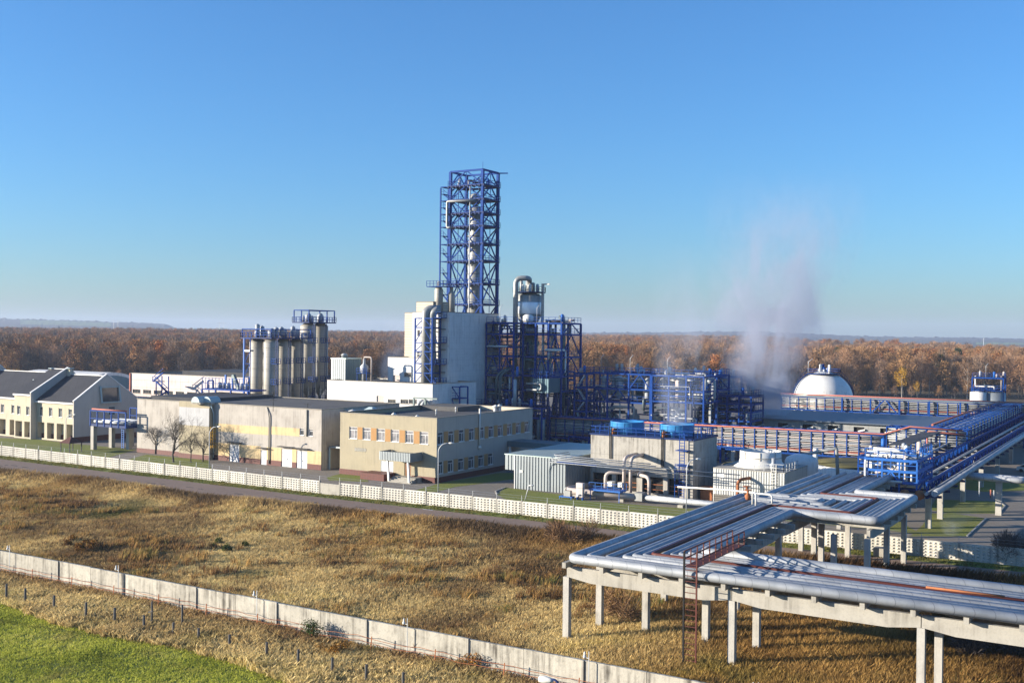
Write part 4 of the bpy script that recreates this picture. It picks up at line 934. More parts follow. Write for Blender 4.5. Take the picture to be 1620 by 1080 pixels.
# taller cream block and left step
P = dep(640, 242); x1c = along((0, P[1], 20), 660, 0)
root = thing('cream_block', 'cream brick block stepped up behind the tall white block', 'building', (P[0], P[1], 0))
gbox(root, 'wall', 'cream_brick', P[0], x1c, P[1], P[1]+12, 0, zat(P[0], P[1], 495))
xa = along((0, P[1]+1, 20), 658, 0); gbox(root, 'upper_wall', 'cream_brick', xa, xa+4.6, P[1]+1, P[1]+9, zat(P[0], P[1], 496), zat(xa, P[1]+1, 477.8))
P = dep(614, 236); x1c = along((0, P[1], 15), 653, 0)
root = thing('white_annex', 'small white annex with a grey door left of the tall white block', 'building', (P[0], P[1], 0)); az = lambda py: zat(P[0], P[1], py)
hd = [(along((0, P[1], 15), 621.5, 0)-P[0], along((0, P[1], 15), 632.5, 0)-P[0], az(606), az(593)), (along((0, P[1], 15), 639, 0)-P[0], along((0, P[1], 15), 651, 0)-P[0], az(594.5), az(588))]
gbox(root, 'wall', 'white_brick', P[0], x1c+4, P[1], P[1]+11, 0, az(565), holes=hd)
MB().box(P[0]+hd[0][0], P[1]+.2, hd[0][2], P[0]+hd[0][1], P[1]+.28, hd[0][3]).build('door', 'pipe_beige', root)
window(root, (P[0]+(hd[1][0]+hd[1][1])/2, P[1]), X1, (0, -1), hd[1][1]-hd[1][0], hd[1][2], hd[1][3], frame='roof_edge')
mb = MB(); mb.rail([(P[0]+6, P[1]+1, az(565)), (P[0]+10, P[1]+1, az(565))], 1.6, 1, .1); mb.build('railing', 'lamp_grey', root)
# big green-grey ducts in a blue frame on the block front
fy_ = BY-3.2; fxx = lambda px: along((0, fy_, 20), px, 0); fz = lambda py: zat(fxx(670), fy_, py)
r = thing('duct_stack', 'pair of fat grey green ducts climbing the white block front inside a blue lattice frame', 'duct', (fxx(670), fy_, LH))
MB().tube([(fxx(669.5), fy_+.8, LH-.5), (fxx(669.5), fy_+.8, fz(494)), (fxx(672), fy_+1.4, fz(489.5)), (fxx(684), fy_+3, fz(489))], .95, 14, bend=1.6).build('duct', 'vessel_grey', r)
MB().tube([(fxx(677.5), fy_+1.4, LH+1), (fxx(677.5), fy_+1.4, fz(497)), (fxx(680), fy_+1.6, fz(492)), (fxx(683.5), fy_+2.4, fz(488.5))], .8, 14, bend=1.6).build('duct', 'vessel_grey', r)
lv = [503.5, 518, 542, 556, 575, 590, 606]
xsL, xsR = fxx(656.5), fxx(683.5)
for x, y in ((xsL, fy_), (xsR, fy_), (xsL, fy_+2.9), (xsR, fy_+2.9)): MB().beam((x, y, LH-.4), (x, y, fz(503)), .28).build('post', 'blue_steel', r)
mb = MB()
for i, py in enumerate(lv):
    z = fz(py)
    for y in (fy_, fy_+2.9): mb.beam((xsL, y, z), (xsR, y, z), .22)
    for x in (xsL, xsR): mb.beam((x, fy_, z), (x, fy_+2.9, z), .18)
    if i < len(lv)-1:
        z2 = fz(lv[i+1]); xm = (xsL+xsR)/2
        mb.beam((xsL, fy_, z2), (xm, fy_, z), .14) ; mb.beam((xm, fy_, z), (xsR, fy_, z2), .14)
mb.build('lattice', 'blue_steel', r)
# outside stair with platforms on the block front
r = thing('outside_stair', 'dark blue steel escape stair zigzagging up the white block front', 'stair', (fxx(690), BY-2, LH))
pl = [502, 541, 575, 605]; ya, yb2 = BY-2.2, BY-.05
for i, py in enumerate(pl):
    z = bz(690, py); mb = MB(); mb.box(bx(684), ya, z-.15, bx(706.5), yb2, z); mb.rail([(bx(684), ya, z), (bx(706.5), ya, z), (bx(706.5), yb2, z)], 1.1, 1.0, .08); mb.build('platform', 'blue_steel', r)
    if i < len(pl)-1:
        z2 = bz(690, pl[i+1]); mb = MB()
        for y in (ya+.1, ya+.9): mb.beam((bx(685), y, z), (bx(696), y, z2), .16, .25); mb.beam((bx(685), y, z+1.0), (bx(696), y, z2+1.0), .07)
        for k in range(14): t = (k+.5)/14; mb.box(bx(685)+(bx(696)-bx(685))*t-.15, ya+.1, z+(z2-z)*t, bx(685)+(bx(696)-bx(685))*t+.15, ya+.9, z+(z2-z)*t+.05)
        mb.build('flight', 'navy_steel', r)
# small lattice stair tower right of the hall
r = thing('stair_tower', 'small blue lattice stair tower at the foot of the white block', 'stair', (LX1+4, LY+3, 0))
P = dep(703, 224); X0_, Y0_ = P[0], P[1]; X1_ = along((0, Y0_, 10), 727, 0); Y1_ = Y0_+3
zt_ = zat(X0_, Y0_, 611); z1_ = zat(X0_, Y0_, 629)
for x in (X0_, X1_):
    for y in (Y0_, Y1_): MB().beam((x, y, 0), (x, y, zt_), .25).build('post', 'blue_steel', r)
mb = MB()
for z in (zt_, z1_, z1_-5): 
    for y in (Y0_, Y1_): mb.beam((X0_, y, z), (X1_, y, z), .2)
    for x in (X0_, X1_): mb.beam((x, Y0_, z), (x, Y1_, z), .2)
xm = (X0_+X1_)/2
mb.beam((X0_, Y0_, z1_), (xm, Y0_, zt_), .14); mb.beam((xm, Y0_, zt_), (X1_, Y0_, z1_), .14); mb.beam((X0_, Y0_, z1_-5), (xm, Y0_, z1_), .14); mb.beam((xm, Y0_, z1_), (X1_, Y0_, z1_-5), .14)
mb.build('lattice', 'blue_steel', r); MB().box(X0_, Y0_, z1_-.12, X1_, Y1_, z1_).rail([(X0_, Y0_, z1_), (X1_, Y0_, z1_)], 1.1, .8, .08).build('platform', 'blue_steel', r)
mb = MB(); mb.beam((X0_-3.6, Y0_+1, zt_), (X0_, Y0_+1, z1_), .3, .3); mb.beam((X0_-3.6, Y0_+1, zt_+1), (X0_, Y0_+1, z1_+1), .1); mb.build('flight', 'blue_steel', r)

# ================================================================ long white building at the back left
P = dep(207.5, 268); WX0, WYY = P[0], P[1]; WX1 = along((0, WYY, 10), 392, 0); WH = zat(WX0, WYY, 590)
root = thing('panelled_hall', 'long pale pinkish panelled hall with low window strips behind the workshop', 'building', ((WX0+WX1)/2, WYY, 0))
wz = zat(WX0, WYY, 621); wz1 = zat(WX0, WYY, 615)
hs = []; x = WX0+.7
while x < WX1-5: hs.append((x-WX0, x-WX0+2.9, wz, wz1)); x += 3.9
gbox(root, 'wall', 'pink_panel', WX0, WX1, WYY, WYY+22, 0, WH, roofm='roof_dark', holes=hs)
for h in hs: window(root, (WX0+(h[0]+h[1])/2, WYY), X1, (0, -1), h[1]-h[0], h[2], h[3], frame='roof_edge', mull=1, lintel=False)
MB().box(WX0+14, WYY+4, WH-.24, WX1-1, WYY+21, WH+.9).build('raised_roof', 'roof_dark', root)
MB().beam((WX0-.1, WYY-.1, 0), (WX0-.1, WYY-.1, WH), .35).build('corner_trim', 'red_pipe', root)
# stair on its front
P = dep(246, 255); sx, sy = P[0], P[1]; r = thing('steel_stair', 'blue lattice stair against the long panelled hall front', 'stair', (sx, sy, 0))
ex = lambda px: along((0, sy, 10), px, 0); szz = lambda py: zat(sx, sy, py)
for px in (247, 256, 266.5): MB().beam((ex(px), sy, 0), (ex(px), sy, szz(594 if px > 250 else 602)), .2).build('post', 'blue_steel', r)
mb = MB()
for (a, b), (c, d) in (((242, 603), (258, 589)), ((248, 604), (266, 620)), ((252, 626), (264, 618)), ((249, 629), (262, 640))): mb.beam((ex(a), sy, szz(b)), (ex(c), sy, szz(d)), .35, .3); mb.beam((ex(a), sy, szz(b)+1), (ex(c), sy, szz(d)+1), .12)
mb.build('flight', 'blue_steel', r); MB().box(ex(241), sy, szz(604), ex(250), sy+2, szz(603)).rail([(ex(241), sy, szz(603)), (ex(250), sy, szz(603))], 1.1, .8, .1).build('platform', 'blue_steel', r)
# platform with pipework in front of hall
P = dep(321, 238); sx, sy = P[0], P[1]; ex = lambda px: along((0, sy, 10), px, 0); szz = lambda py: zat(sx, sy, py)
r = thing('filter_platform', 'blue platform carrying pale filters and a sloping chute between hall and silos', 'platform', (sx, sy, 0))
MB().box(ex(320), sy, szz(616), ex(395), sy+5, szz(614)).build('deck', 'blue_steel', r)
for px in (319.5, 341, 365, 392): MB().beam((ex(px), sy, 0), (ex(px), sy, szz(615)), .3).build('post', 'blue_steel', r)
MB().rail([(ex(320), sy, szz(614)), (ex(395), sy, szz(614))], 2.4, 1.0, .1).build('railing', 'blue_steel', r)
MB().tube([(ex(323), sy+1, szz(614)), (ex(323), sy+1, szz(602)), (ex(332), sy+1, szz(601)), (ex(332), sy+1, szz(614))], .16, 6, bend=.3).build('pipe', 'blue_steel', r)
MB().beam((ex(358), sy+2, szz(592)), (ex(367), sy+2, szz(614)), .7).build('chute', 'vessel_dark', r)
for px in (337, 344, 350.5, 372, 379): MB().lathe(ex(px), sy+2, [(.5, szz(613)), (.5, szz(606)), (.2, szz(604))], 10).build('filter', 'cladding', r)
for px in (346, 357): MB().beam((ex(px), sy+2, szz(614)), (ex(px), sy+2, szz(592)), .35).build('pipe', 'sky_steel', r)

# ================================================================ silos
def silo(px, dist, top, rr, label, skirt=0, grp='grey metal silos'):
    P = dep(px, dist); x, y = P[0], P[1]; h = zat(x, y, top)
    r = thing('silo', label, 'silo', (x, y, 0), grp)
    z0 = 0 if not skirt else skirt
    prof = [(rr, 0.0), (rr, h-.5), (rr*.97, h-.45), (rr*.5, h+.25), (.05, h+.4)]
    if skirt: prof = [(.5, skirt-2.5), (rr, skirt)]+prof[1:]
    MB().lathe(x, y, prof, 28).build('shell', 'silo_metal', r)
    mb = MB()
    for z in np.arange(z0+2, h-1, 4.8): mb.lathe(x, y, [(rr+.01, z), (rr+.05, z+.04), (rr+.05, z+.12), (rr+.01, z+.16)], 28)
    mb.build('hoop', 'silo_metal', r)
    for k in range(3): t = rad(200+45*k); MB().tube([(x+(rr+.12)*math.cos(t), y+(rr+.12)*math.sin(t), z0+.5), (x+(rr+.12)*math.cos(t), y+(rr+.12)*math.sin(t), z0+12.0-3*k)], .09, 6).build('conduit', 'cladding', r)
    mb = MB(); mb.tube([(x, y, h+.2), (x, y, h+2.4)], .35, 8); mb.lathe(x, y, [(.8, h+.5), (.8, h+2.0), (.4, h+2.6)], 12); mb.build('filter', 'cladding', r)
    if skirt:
        for k in range(4): t = rad(45+90*k); MB().beam((x+rr*.9*math.cos(t), y+rr*.9*math.sin(t), 0), (x+rr*.9*math.cos(t), y+rr*.9*math.sin(t), skirt), .4).build('leg', 'concrete', r)
    return x, y, h, r
S = []
S.append(silo(408, 248, 537.5, 1.9, 'leftmost short silo with the bright sunlit left edge'))
S.append(silo(429, 243.5, 537.5, 1.80, 'front short silo, second from the left in the silo group'))
S.append(silo(449, 248.2, 537.6, 1.80, 'third silo from the left, half hidden behind the front one'))
S.append(silo(468.5, 252.6, 537.6, 1.80, 'rightmost of the four short silos, beside the taller pair'))
S.append(silo(487.5, 259, 512.5, 1.90, 'left silo of the taller pair on concrete legs', 12.0))
S.append(silo(506.5, 263.5, 512.5, 1.90, 'right silo of the taller pair on concrete legs', 12.0))
Tz = S[1][2]
def platform_over(name, label, ss, z, ext, top, cat='platform'):
    xs_ = [s[0] for s in ss]; ys_ = [s[1] for s in ss]; x0, x1, y0, y1 = min(xs_)-ext, max(xs_)+ext, min(ys_)-ext, max(ys_)+ext
    r = thing(name, label, cat, ((x0+x1)/2, (y0+y1)/2, z)); MB().box(x0, y0, z-.25, x1, y1, z).build('deck', 'navy_steel', r)
    MB().rail([(x0, y0, z), (x1, y0, z), (x1, y1, z), (x0, y1, z), (x0, y0, z)], 1.2, 1.1, .1).build('railing', 'blue_steel', r)
    for x in (x0+.3, (x0+x1)/2, x1-.3):
        for y in (y0+.3, y1-.3): MB().beam((x, y, z), (x, y, z+top), .22).build('post', 'blue_steel', r)
    mb = MB()
    for y in (y0+.3, y1-.3): mb.beam((x0+.3, y, z+top), (x1-.3, y, z+top), .22)
    for x in (x0+.3, (x0+x1)/2, x1-.3): mb.beam((x, y0+.3, z+top), (x, y1-.3, z+top), .2)
    mb.build('beam', 'blue_steel', r)
    return r, x0, x1, y0, y1
r, x0, x1, y0, y1 = platform_over('silo_platform', 'blue railed platform over the four short silos with metal filters', S[:4], Tz+.5, 1.9, 1.9)
for k in range(9):
    x = RNG.uniform(x0+1, x1-1); y = RNG.uniform(y0+1, y1-1); hh = RNG.uniform(1.2, 2.9)
    MB().lathe(x, y, [(.25, Tz+.6), (.55, Tz+1.1), (.55, Tz+.6+hh), (.15, Tz+.9+hh)], 10).build('filter', 'cladding', r)
r, x0, x1, y0, y1 = platform_over('silo_platform', 'high blue railed platform and hoist frame over the taller silo pair', S[4:], S[4][2]+.5, 2.4, 2.8)
for k in range(4):
    x = RNG.uniform(x0+1, x1-1); y = RNG.uniform(y0+1, y1-1); MB().lathe(x, y, [(.4, S[4][2]+.5), (.4, S[4][2]+1.6), (.1, S[4][2]+2.1)], 10).build('filter', 'cladding', r)
for k, s in enumerate(S[1:6]):
    x, y, h = s[0]+1.5, s[1]-1.5, s[2]
    lb = ['ladder with landings on the front short silo', 'ladder with landings on the third short silo', 'ladder with landings on the last short silo', 'ladder with landings on the left tall silo', 'ladder with landings on the right tall silo'][k]
    r = thing('silo_ladder', 'blue '+lb, 'ladder', (x+1.2, y, 0)); mb = MB(); mb.ladder((x+1.1, y+.35), 0, h+.5, w=.5, t=.1); mb.build('ladder', 'navy_steel', r)
    for z in np.arange(4, h-1, 4.6): MB().box(x+.6, y-.6, z-.1, x+2.2, y+.7, z).rail([(x+.6, y-.6, z), (x+2.2, y-.6, z), (x+2.2, y+.7, z)], 1.1, .6, .09).build('landing', 'blue_steel', r)
P = dep(388, 243); sx, sy = P[0], P[1]; x2 = along((0, sy, 20), 396, 0); zt_ = zat(sx, sy, 535)
r = thing('steel_trestle', 'slim blue steel frame standing left of the silos', 'frame', (sx, sy, 0))
for x in (sx-.3, x2): MB().beam((x, sy, 0), (x, sy, zt_), .35 if x < sx else .18).build('post', 'sky_steel' if x < sx else 'blue_steel', r)
mb = MB(); mb.beam((sx, sy, zt_), (x2, sy, zt_), .2)
for py in (555, 575, 596, 616): z = zat(sx, sy, py); mb.beam((sx, sy, z), (x2, sy, z), .14); mb.beam((sx, sy, z-2.6), (x2, sy, z), .12)
mb.build('brace', 'blue_steel', r); MB().box(sx, sy-.2, zat(sx, sy, 556), x2, sy+1, zat(sx, sy, 553)).build('box', 'lamp_grey', r)

# ================================================================ lattice tower
P = dep(761, 251); CX1, CY0 = P[0], P[1]; CX0 = along(P+np.array([0, 0, 40]), 711.5, 0); CY1 = along(P+np.array([0, 0, 40]), 786.5, 1); CXs = along(P+np.array([0, 0, 40]), 696, 0)
cz = lambda py: zat(CX1, CY0, py)
lvl = [448, 411.5, 384, 356, 335, 313.5, 291]; ztop = cz(268)
root = thing('lattice_tower', 'tall open navy blue steel lattice tower with railed decks rising over the white block', 'tower', ((CX0+CX1)/2, (CY0+CY1)/2, 0))
base_z = cz(520)
for x, y in ((CX0, CY0), (CX1, CY0), (CX1, CY1), (CX0, CY1)): MB().beam((x, y, 0), (x, y, ztop), .62).build('post', 'blue_steel', root)
zs = [base_z, cz(481)]+[cz(v) for v in lvl]+[ztop]
for x in (CXs,):
    for y in (CY0, CY0+3.2): MB().beam((x, y, 0), (x, y, cz(291)-.2), .28).build('post', 'blue_steel', root)
for i, z in enumerate(zs[:-1]):
    z2 = zs[i+1]; mb = MB(); t = .24
    for (a, b) in (((CX0, CY0), (CX1, CY0)), ((CX1, CY0), (CX1, CY1)), ((CX1, CY1), (CX0, CY1)), ((CX0, CY1), (CX0, CY0))):
        m_ = ((a[0]+b[0])/2, (a[1]+b[1])/2)
        if i == len(zs)-2: mb.beam((a[0], a[1], z), (m_[0], m_[1], z2), t); mb.beam((m_[0], m_[1], z2), (b[0], b[1], z), t)
        elif i % 2: mb.beam((a[0], a[1], z), (m_[0], m_[1], z2), t); mb.beam((m_[0], m_[1], z2), (b[0], b[1], z), t)
        else: mb.beam((a[0], a[1], z2), (m_[0], m_[1], z), t); mb.beam((m_[0], m_[1], z), (b[0], b[1], z2), t)
        mb.beam((m_[0], m_[1], z), (m_[0], m_[1], z2), .12)
        mb.beam((a[0], a[1], z2), (b[0], b[1], z2), .42)
    mb.build('bracing', 'blue_steel', root)
    if i > 0:
        e = .45; mb = MB()   # deck ring left open in the middle for the column
        cx, cyy = (CX0+CX1)/2+.6, (CY0+CY1)/2; o = 2.15
        mb.box(CX0-e, CY0-e, z-.22, CX1+e, cyy-o, z); mb.box(CX0-e, cyy+o, z-.22, CX1+e, CY1+e, z); mb.box(CX0-e, cyy-o, z-.22, cx-o, cyy+o, z); mb.box(cx+o, cyy-o, z-.22, CX1+e, cyy+o, z)
        for xx in np.arange(CX0-e, CX1+e, 1.1): mb.box(xx, CY0-e-.12, z-.5, xx+.3, CY0-e, z-.02)
        dk = mb.build('deck', 'navy_steel', root)
        MB().rail([(CX0-e, CY0-e, z), (CX1+e, CY0-e, z), (CX1+e, CY1+e, z), (CX0-e, CY1+e, z)], 1.15, 1.2, .08).build('railing', 'blue_steel', dk)
        mb = MB(); zz = z   # stair bay
        mb.box(CXs, CY0, zz-.12, CXs+1.1, CY0+3.2, zz); mb.beam((CXs, CY0, zz), (CX0, CY0, zz), .14)
        if z2 < cz(290)+.5:
            zm = (zz+z2)/2; mb.beam((CX0-.2, CY0+.6, zz), (CXs+.4, CY0+.6, zm), .3, .25); mb.beam((CXs+.4, CY0+2.4, zm), (CX0-.2, CY0+2.4, z2), .3, .25)
            mb.box(CXs, CY0, zm-.12, CXs+.9, CY0+3.2, zm); mb.rail([(CXs, CY0, zm), (CXs+.9, CY0, zm)], 1.1, .5, .08); mb.beam((CX0-.2, CY0+.6, zz+1), (CXs+.4, CY0+.6, zm+1), .08); mb.beam((CXs+.4, CY0+2.4, zm+1), (CX0-.2, CY0+2.4, z2+1), .08)
        mb.build('stair_flight', 'blue_steel', root)
mb = MB(); mb.beam((CX1, CY0, ztop), (CX1, CY0, ztop+1.8), .06); mb.beam((CX1-.5, CY1, ztop), (CX1+2, CY1+1.2, ztop), .25); mb.build('hoist_beam', 'blue_steel', root)
# column inside
cx, cyy = (CX0+CX1)/2+.6, (CY0+CY1)/2; r = thing('distillation_column', 'tall slim grey distillation column standing inside the blue lattice tower', 'column', (cx, cyy, 0))
z1_ = cz(330); MB().lathe(cx, cyy, [(1.95, 0), (1.95, cz(383)), (1.75, cz(375)), (1.75, z1_), (1.0, z1_+1), (.2, z1_+1.4)], 26).build('shell', 'vessel_grey', r)
MB().lathe(cx-.3, cyy, [(.9, z1_+1.5), (1.2, z1_+2.2), (1.2, cz(305)), (.6, cz(302)), (.1, cz(301))], 18).build('condenser', 'vessel_grey', r)
for py in (372, 395, 420, 432): z = cz(py); MB().lathe(cx, cyy, [(1.96, z), (2.08, z+.05), (2.08, z+.3), (1.96, z+.35)], 26).build('band', 'vessel_grey', r)
r = thing('riser_pipe', 'white vertical riser pipe on the front of the lattice tower', 'pipe', (CX0+5.8, CY0-.6, 0)); xx = along((0, CY0-.6, 40), 742.5, 0)
MB().tube([(xx, CY0-.6, 10), (xx, CY0-.6, cz(294))], .15, 8).build('shaft', 'lamp_grey', r)
xx = along((0, CY0-.9, 45), 706.8, 0); xr = along((0, CY0-.9, 45), 712, 0)
pipe('loop_pipe', 'pale pipe looping out at the left side of the lattice tower', [(xr, CY0+2, cz(357)), (xr, CY0-.9, cz(358)), (xx, CY0-.9, cz(358)), (xx, CY0-.9, cz(316)), (xr, CY0-.9, cz(316)), (xr+7, CY0-.9, cz(317))], .3, 'vessel_grey', .8)
# upper works: small vessels on top decks
r = thing('reflux_vessel', 'small pale vessels and valves on the top deck of the lattice tower', 'vessel', (CX0+3, CY0+2, cz(291)))
for k in range(7):
    x = CX0+1+k*1.15; z = cz(291); MB().lathe(x, CY0+1.5+RNG.uniform(0, 3), [(.3, z), (.45, z+.4), (.45, z+1+RNG.uniform(0, 1)), (.1, z+2.0)], 8).build('valve', ('cladding', 'white_paint', 'sky_steel', 'vessel_grey')[k % 4], r)
mb = MB(); mb.tube([(CX0+4.2, CY0+1.5, cz(282)), (CX0+8, CY0+1.0, cz(290))], .28, 8); mb.build('green_arm', 'bush_green', r)
# two slimmer columns left, on the block roof
for px, pt, rr_, lb in ((693.5, 444.5, .95, 'slim silver column with railed top left of the lattice tower'), (713.5, 452, .8, 'slim silver column in front of the lattice tower left leg')):
    P = dep(px, 240); x, y = P[0], P[1]; z1_ = zat(x, y, pt); r = thing('slim_column', lb, 'column', (x, y, BH)); 
    MB().lathe(x, y, [(rr_, BH-.3), (rr_, z1_-2), (rr_*.8, z1_-1.6), (rr_*.5, z1_-1.2), (rr_*.5, z1_-.3), (.1, z1_)], 16).build('shell', 'silo_metal', r)
    zz = zat(x, y, 453); MB().box(x-2.3, y-1.5, zz-.15, x+2.3, y+1.5, zz).rail([(x-2.3, y-1.5, zz), (x+2.3, y-1.5, zz), (x+2.3, y+1.5, zz)], 1.2, .8, .09).build('platform', 'blue_steel', r)
# ================================================================ generic process unit
def unit(name, label, cat, x0, x1, y0, y1, zs, nx, ny, seed, z0=0.0, vess=6, pipes=26, brace=True, light=True, post=.32, vtop=.9, steel='blue_steel', deck=True):
    rg = np.random.default_rng(seed); root = thing(name, label, cat, ((x0+x1)/2, (y0+y1)/2, z0))
    xs = np.linspace(x0, x1, nx); ys = np.linspace(y0, y1, ny)
    for i, x in enumerate(xs):
        for j, y in enumerate(ys):
            if 0 < j < ny-1 and 0 < i < nx-1: continue
            MB().beam((x, y, z0), (x, y, zs[-1]), post).build('post', steel, root)
    prev = z0
    for z in zs:
        mb = MB()
        for y in ys: mb.beam((x0, y, z), (x1, y, z), .24, .32)
        for x in xs: mb.beam((x, y0, z), (x, y1, z), .3, .36)
        dk = mb.build('beam', steel, root)
        hol = rg.random()*.5
        if deck: MB().box(x0, y0, z+.2, x0+(x1-x0)*(.55+hol), y1, z+.26).build('deck', 'navy_steel', root)
        MB().rail([(x0, y0, z+.26), (x1, y0, z+.26), (x1, y1, z+.26)], 1.1, 1.5, .08).build('railing', steel, dk)
        if brace:
            for i in range(nx-1):
                if rg.random() < .3:
                    xm = (xs[i]+xs[i+1])/2; MB().beam((xs[i], y0, prev), (xm, y0, z), .2).beam((xm, y0, z), (xs[i+1], y0, prev), .2).build('brace', steel, root)
            if rg.random() < .5: ym = (y0+y1)/2; MB().beam((x1, y0, prev), (x1, ym, z), .2).beam((x1, ym, z), (x1, y1, prev), .2).build('brace', steel, root)
        prev = z
    H_ = zs[-1]
    ms = ['vessel_grey', 'silo_metal', 'cladding', 'tank_white', 'pipe_beige', 'vessel_dark']
    for k in range(vess):
        x = x0+(x1-x0)*(k+.5+rg.uniform(-.3, .3))/vess; y = y0+(y1-y0)*rg.uniform(.12, .6); rr = rg.uniform(.55, 1.25); a = z0+rg.choice([.5, .5, (zs[0]-z0)+.3]); h = min(rg.uniform(3.5, 8), (H_-a)*vtop)
        MB().lathe(x, y, [(rr*.4, a), (rr, a+.6), (rr, a+h-.6), (rr*.5, a+h-.1), (.1, a+h)], 16).build('vessel', ms[rg.integers(len(ms))], root)
    pm_ = ['cladding', 'cladding', 'vessel_grey', 'pipe_beige', 'tank_white', 'navy_steel', 'blue_steel', 'vessel_dark']
    for k in range(pipes):
        x = rg.uniform(x0, x1); y = rg.uniform(y0+.2, y0+(y1-y0)*.75); z = z0+rg.uniform(.5, H_-z0+.6); pts = [(x, y, z)]
        for q in range(rg.integers(2, 5)):
            ax = rg.integers(3); p = list(pts[-1]); 
            if ax == 0: p[0] = float(np.clip(p[0]+rg.uniform(-8, 8), x0, x1))
            elif ax == 1: p[1] = float(np.clip(p[1]+rg.uniform(-3, 3), y0-.2, y1))
            else: p[2] = float(np.clip(p[2]+rg.uniform(-5, 5), z0+.3, H_+.8))
            if np.linalg.norm(np.array(p)-np.array(pts[-1])) > .8: pts.append(tuple(p))
        if len(pts) > 1: MB().tube(pts, rg.choice([.08, .11, .15, .2, .28]), 7, bend=.35).build('pipe', pm_[rg.integers(len(pm_))], root)
    for k in range(int((x1-x0)/3)+2):       # small valves, boxes and lights on top
        x = rg.uniform(x0, x1); y = rg.uniform(y0, y1); hh = rg.uniform(.6, 1.7)
        MB().lathe(x, y, [(.2, H_+.26), (.34, H_+.3), (.34, H_+.26+hh), (.1, H_+.4+hh)], 7).build('valve', ('white_paint', 'cladding', 'pipe_beige', 'sky_steel')[rg.integers(4)], root)
    if light:
        for k in range(max(1, int((x1-x0)/7))):
            x = x0+(k+.5)*7; MB().tube([(x, y0, H_), (x, y0, H_+3.4), (x+.7, y0, H_+4.2)], .06, 5).build('light_mast', 'lamp_grey', root)
    return root
# frames around the second column right of the white block
P = dep(772, 241.5); fx0, fy0 = BX1+.4, P[1]; U = lambda px, z=15: along((0, fy0, z), px, 0); uz = lambda py, px=800: zat(U(px), fy0, py)
unit('process_rig', 'dark blue pipe frame wedged between the white block and the big vessel', 'process frame', fx0, U(812), fy0, fy0+9, [uz(636), uz(617), uz(594), uz(564), uz(549), uz(528.5), uz(511)], 3, 2, 11, vess=10, pipes=90, vtop=.55)
unit('process_rig', 'dark blue pipe frame carrying the big foil wrapped vessel', 'process frame', U(816), U(877), fy0+3, fy0+12, [uz(617), uz(594), uz(564), uz(528.5), uz(511)], 4, 2, 12, vess=10, pipes=95, vtop=.6, post=.4)
unit('process_rig', 'low blue pump frame at the foot of the big vessel', 'process frame', U(768), U(872), fy0-4, fy0-.5, [uz(656), uz(641)], 6, 2, 13, vess=7, pipes=40, brace=False, light=False)
# big vessel with foil band and hooped pipe
y = fy0+7.5; vx = lambda px, z=25: along((0, y, z), px, 0); x = vx(836.5); vz = lambda py: zat(x, y, py); R_ = (vx(854)-vx(819))/2*.97
r = thing('foil_vessel', 'wide grey vessel with a bright foil band and bolted top works', 'vessel', (x, y, 0)); R2 = R_*.57
MB().lathe(x, y, [(R2, 0), (R2, vz(514)), (R_*.7, vz(510)), (R_, vz(500)), (R_, vz(468)), (R_*.8, vz(465)), (.2, vz(463))], 32).build('shell', 'vessel_grey', r)
MB().lathe(x, y, [(R_+.03, vz(497)), (R_+.08, vz(496)), (R_+.08, vz(479)), (R_+.03, vz(478))], 32).build('foil_band', 'foil', r)
zt_ = vz(462); MB().lathe(x, y, [(R_+.9, zt_-.2), (R_+.9, zt_)], 24).build('top_deck', 'navy_steel', r)
ring = [(x+(R_+.9)*math.cos(t), y+(R_+.9)*math.sin(t), zt_) for t in np.linspace(0, 2*math.pi, 17)]; MB().rail(ring, 1.1, 1.2, .08).build('railing', 'vessel_dark', r)
for k in range(12): t = RNG.uniform(0, 6.28); q = RNG.uniform(.5, R_); hh = RNG.uniform(.8, 2.6); MB().lathe(x+q*math.cos(t), y+q*math.sin(t), [(.25, zt_), (.35, zt_+.2), (.35, zt_+hh), (.1, zt_+hh+.2)], 8).build('valve', ('tank_white', 'cladding', 'vessel_grey')[k % 3], r)
mb = MB(); xm = vx(858); mb.beam((xm, y, vz(512)), (xm, y, vz(449)), .5); mb.beam((xm, y, vz(450)), (vx(869), y, vz(450)), .3); mb.build('hoist', 'vessel_grey', r)
MB().lathe(vx(848), y-3.6, [(1.1, vz(510)), (1.2, vz(507)), (1.2, vz(501)), (.7, vz(498)), (.1, vz(497.5))], 14).build('dome_drum', 'tank_white', r)
yy = y-3.8; px_ = lambda p: along((0, yy, 30), p, 0); xx = px_(815.5)
pipe('hooped_pipe', 'very tall fat grey pipe hooping over into the foil banded vessel', [(xx, yy, vz(585)), (xx, yy, vz(441)), (xx+2.7, yy+1.5, vz(441)), (x+.3, y-.5, vz(446)), (x+.3, y-.5, vz(464))], .58, 'vessel_grey', 2.0, seg=16)
pipe('riser_pipe', 'fat grey riser pipe at the right edge of the big vessel frame', [(U(874), fy0+5, uz(640)), (U(874), fy0+5, uz(512)), (U(871), fy0+5, uz(504)), (U(866), fy0+5, uz(500))], .35, 'vessel_dark', 1.2)
for k, (pa, lb) in enumerate(((790, 'left'), (795.5, 'right'))):
    pipe('bent_pipe', f'grey green pipe bending at the foot of the process frames, {lb} one', [(U(pa), fy0-1.2, uz(645)), (U(pa), fy0-1.2, uz(592)), (U(pa+14), fy0+1, uz(580))], .28, 'vessel_dark', 1.5)
